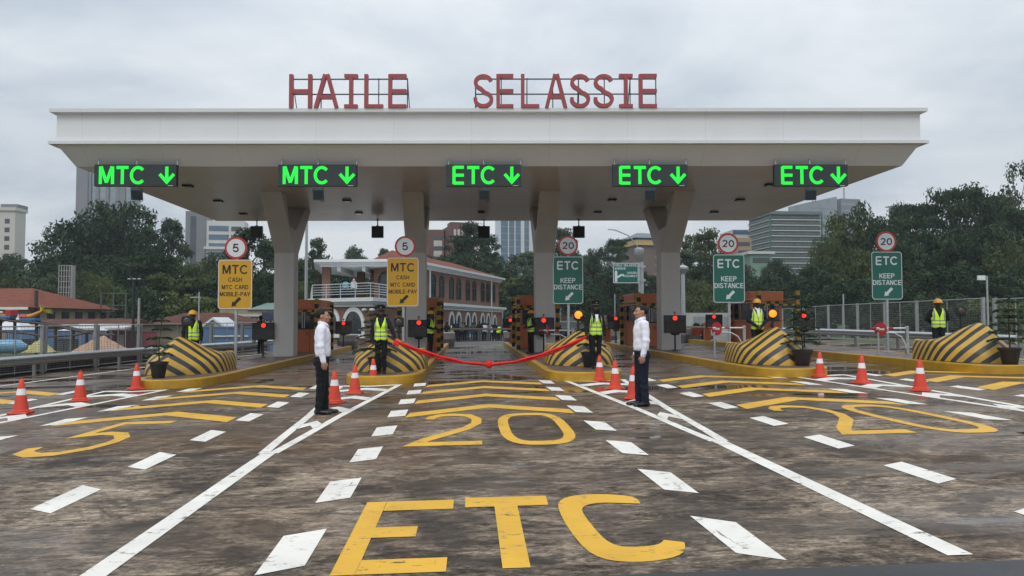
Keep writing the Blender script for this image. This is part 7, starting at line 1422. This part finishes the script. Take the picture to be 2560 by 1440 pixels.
for a in [
 (292, 506, 215, 128, 'round1', 'highest domed dark tree, in front of the tall grey finned tower', GL_), (200, 560, 190, 124, 'round1', 'broad dark tree forming the left shoulder of the domed clump', GL_), (128, 566, 70, 120, 'sparse', 'ragged open crowned tree at the left edge of the domed clump', GL_),
 (370, 566, 120, 122, 'round1', 'dark tree forming the right shoulder of the domed clump', GL_), (428, 548, 100, 126, 'tall2', 'tall open eucalyptus right of the domed clump', GL_), (448, 568, 60, 130, 'sparse', 'thin ragged eucalyptus left of the grey slab block', GL_),
 (560, 640, 150, 118, 'round3', WL, WL[:0]+'wooded mass on the left'), (500, 655, 140, 110, 'round2', WL, 'wooded mass on the left'), (625, 572, 130, 112, 'tall1', 'tall tree behind the black display left of the left forked column', GL_), (665, 600, 90, 108, 'tall2', 'tall pale stemmed tree directly behind the left forked column', GL_), (590, 620, 80, 116, 'tall1', 'tall tree behind the 5 speed disc of the leftmost sign', GL_),
 (60, 640, 150, 150, 'round3', 'greyish round tree below the cream office block, left edge', GL_), (10, 650, 120, 146, 'round1', WL, 'wooded mass on the left'), (120, 655, 150, 138, 'round3', WL, 'wooded mass on the left'), (40, 690, 130, 104, 'round2', 'olive round tree just above the red hall roof at the left edge', GL_), (110, 686, 120, 100, 'round3', 'rounded tree above the red hall roof, left of the hoarding frame', GL_),
 (225, 680, 110, 98, 'round2', 'light olive tree right of the hoarding frame', GL_), (270, 705, 90, 94, 'bush2', 'bushy tree beside the lattice tower', GL_), (380, 640, 170, 104, 'layer1', 'wide layered tree behind the black street lamp', GL_), (330, 650, 140, 112, 'round1', WL, 'wooded mass on the left'), (440, 690, 170, 98, 'layer2', 'layered olive tree above the left helmeted guard', GL_), (250, 640, 150, 118, 'round1', WL, 'wooded mass on the left'), (170, 640, 150, 120, 'round1', WL, 'wooded mass on the left'),
 (520, 700, 150, 100, 'round1', WL, 'wooded mass on the left'), (610, 690, 130, 98, 'round1', WL, 'wooded mass on the left'), (680, 690, 100, 96, 'round1', WL, 'wooded mass on the left'), (350, 720, 150, 92, 'bush1', 'low bushy growth behind the brown tiled house', GL_), (470, 735, 150, 92, 'bush2', 'olive bushes above the gabled house', GL_), (570, 735, 150, 96, 'bush1', 'dark bushes above the arcade building', GL_), (85, 720, 120, 96, 'bush1', 'dark bushes behind the red hall roof', GL_), (200, 735, 120, 90, 'bush1', 'dark bushes left of the lattice tower', GL_),
 (745, 650, 110, 116, 'tall1', 'tree beside the slim grey post right of the left forked column', GM_), (793, 596, 62, 122, 'tall2', 'slender eucalyptus rising above the white terrace roof', GM_), (785, 640, 110, 126, 'round1', WM, 'wooded mass behind the station'), (887, 617, 84, 190, 'round3', 'distant pale round tree above the white terrace roof', GM_), (850, 680, 180, 130, 'round1', WM, 'wooded mass behind the station'), (930, 685, 160, 130, 'round3', WM, 'wooded mass behind the station'), (730, 700, 120, 108, 'round2', WM, 'wooded mass behind the station'), (960, 622, 50, 180, 'tall2', 'small distant tree left of the second 5 speed disc', GM_),
 (1180, 556, 90, 150, 'tall1', 'tall dark tree behind the black display over the ribboned lane', GM_), (1150, 590, 100, 146, 'tall1', 'dark tree in front of the brown apartment block', GM_), (1222, 588, 80, 148, 'tall1', 'dark tree left of the blue glass tower', GM_), (1110, 640, 120, 142, 'round1', WM, 'wooded mass behind the station'), (1190, 640, 150, 136, 'round1', WM, 'wooded mass behind the station'), (1275, 640, 120, 140, 'round3', 'rounded tree at the foot of the blue glass tower', GM_), (1320, 630, 80, 144, 'tall2', 'ragged tree left of the third column', GM_), (1260, 690, 150, 128, 'layer2', WM, 'wooded mass behind the station'), (1330, 690, 120, 128, 'round1', WM, 'wooded mass behind the station'), (1200, 720, 150, 122, 'round1', WM, 'wooded mass behind the station'),
 (1408, 572, 84, 146, 'tall1', 'tall tree right of the third column behind the 20 disc', GM_), (1450, 628, 70, 150, 'round3', 'round tree between the 20 disc and the direction sign', GM_), (1540, 598, 74, 158, 'layer1', 'dense rounded tree left of the yellow banded block', GM_), (1490, 622, 80, 152, 'round1', 'dark round tree above the direction sign', GM_), (1420, 670, 120, 136, 'round1', WM, 'wooded mass behind the station'), (1520, 680, 150, 134, 'round1', WM, 'wooded mass behind the station'), (1585, 672, 90, 142, 'round1', 'dark tree at the foot of the yellow banded block', GM_), (1460, 715, 120, 126, 'round1', WM, 'wooded mass behind the station'), (1640, 690, 90, 136, 'tall1', 'tall tree hidden behind the right forked column', GM_), (1550, 735, 60, 132, 'bush1', 'dark bush left of the small grey house', GM_), (1655, 745, 70, 128, 'bush1', 'dark bush right of the white shelter', GM_),
 (1748, 577, 125, 128, 'layer2', 'round crowned tree left of the right column 20 disc', GR_), (1715, 625, 90, 122, 'tall2', 'ragged tree just right of the right forked column', GR_), (1790, 640, 110, 120, 'round1', WR, 'wooded slope on the right'), (1735, 700, 120, 112, 'round2', WR, 'wooded slope on the right'), (1850, 668, 130, 116, 'round3', 'tree above the orange booth right of the green sign', GR_), (1900, 690, 140, 110, 'round1', WR, 'wooded slope on the right'), (1975, 668, 150, 112, 'round1', WR, 'wooded slope on the right'), (1935, 650, 70, 150, 'round1', 'small dark tree at the foot of the balconied block', GR_), (1985, 700, 130, 100, 'round1', WR, 'wooded slope on the right'),
 (2135, 522, 185, 112, 'round2', 'big olive tree below the hazy glass towers', GR_), (2070, 590, 110, 108, 'round2', 'olive tree at the right end of the balconied block', GR_), (2215, 545, 150, 106, 'round1', WR, 'wooded slope on the right'), (2290, 510, 160, 112, 'layer1', 'dark layered tree below the grey roof structure', GR_), (2400, 472, 190, 108, 'layer1', 'highest dark layered tree on the right', GR_), (2480, 492, 150, 106, 'layer1', 'dark layered tree at the right, under the sparse tree', GR_), (2540, 408, 120, 100, 'sparse', 'sparse open tree against the sky at the right edge', GR_), (2545, 520, 150, 98, 'layer1', WR, 'wooded slope on the right'),
 (2330, 580, 190, 96, 'round1', WR, 'wooded slope on the right'), (2440, 570, 190, 94, 'round1', WR, 'wooded slope on the right'), (2530, 600, 170, 90, 'round2', WR, 'wooded slope on the right'), (2240, 610, 170, 94, 'round1', WR, 'wooded slope on the right'), (2150, 620, 160, 96, 'round2', 'olive tree behind the rightmost green sign', GR_), (2060, 660, 140, 98, 'round1', WR, 'wooded slope on the right'), (2280, 680, 180, 84, 'round1', WR, 'wooded slope on the right'), (2400, 670, 190, 82, 'round1', WR, 'wooded slope on the right'), (2510, 690, 170, 80, 'round1', WR, 'wooded slope on the right'), (2130, 700, 160, 86, 'round1', WR, 'wooded slope on the right'), (2020, 730, 140, 88, 'bush1', 'dark bushes behind the right striped guard frame', GR_), (2200, 740, 170, 78, 'bush1', 'dark bushes behind the mesh fence below the rightmost sign', GR_), (2350, 735, 180, 74, 'bush1', 'dark bushes behind the rightmost helmeted guard', GR_), (2480, 745, 170, 70, 'bush2', 'olive bushes behind the mesh fence at the right edge', GR_), (1870, 745, 120, 96, 'bush1', 'dark bushes above the orange booth behind the suited man', GR_), (1780, 740, 110, 104, 'bush2', 'olive bushes behind the second green sign', GR_), (2600, 640, 160, 84, 'round1', WR, 'wooded slope on the right'),
]:
    tree(*a)
# ------------------------------------------------------------------ the damp air
hb = MB(); hb.bb((-420, -30, -9), (420, 560, 120)); hz_m = bpy.data.materials.new('damp_air'); hz_m.use_nodes = True; t_ = hz_m.node_tree
t_.nodes.remove(t_.nodes['Principled BSDF']); pv_ = t_.nodes.new('ShaderNodeVolumePrincipled'); pv_.inputs['Color'].default_value = (0.86, 0.92, 1.0, 1); pv_.inputs['Density'].default_value = 0.00036
t_.links.new(pv_.outputs[0], t_.nodes['Material Output'].inputs['Volume'])
ho = hb.build('haze', hz_m); ho['kind'] = 'stuff'
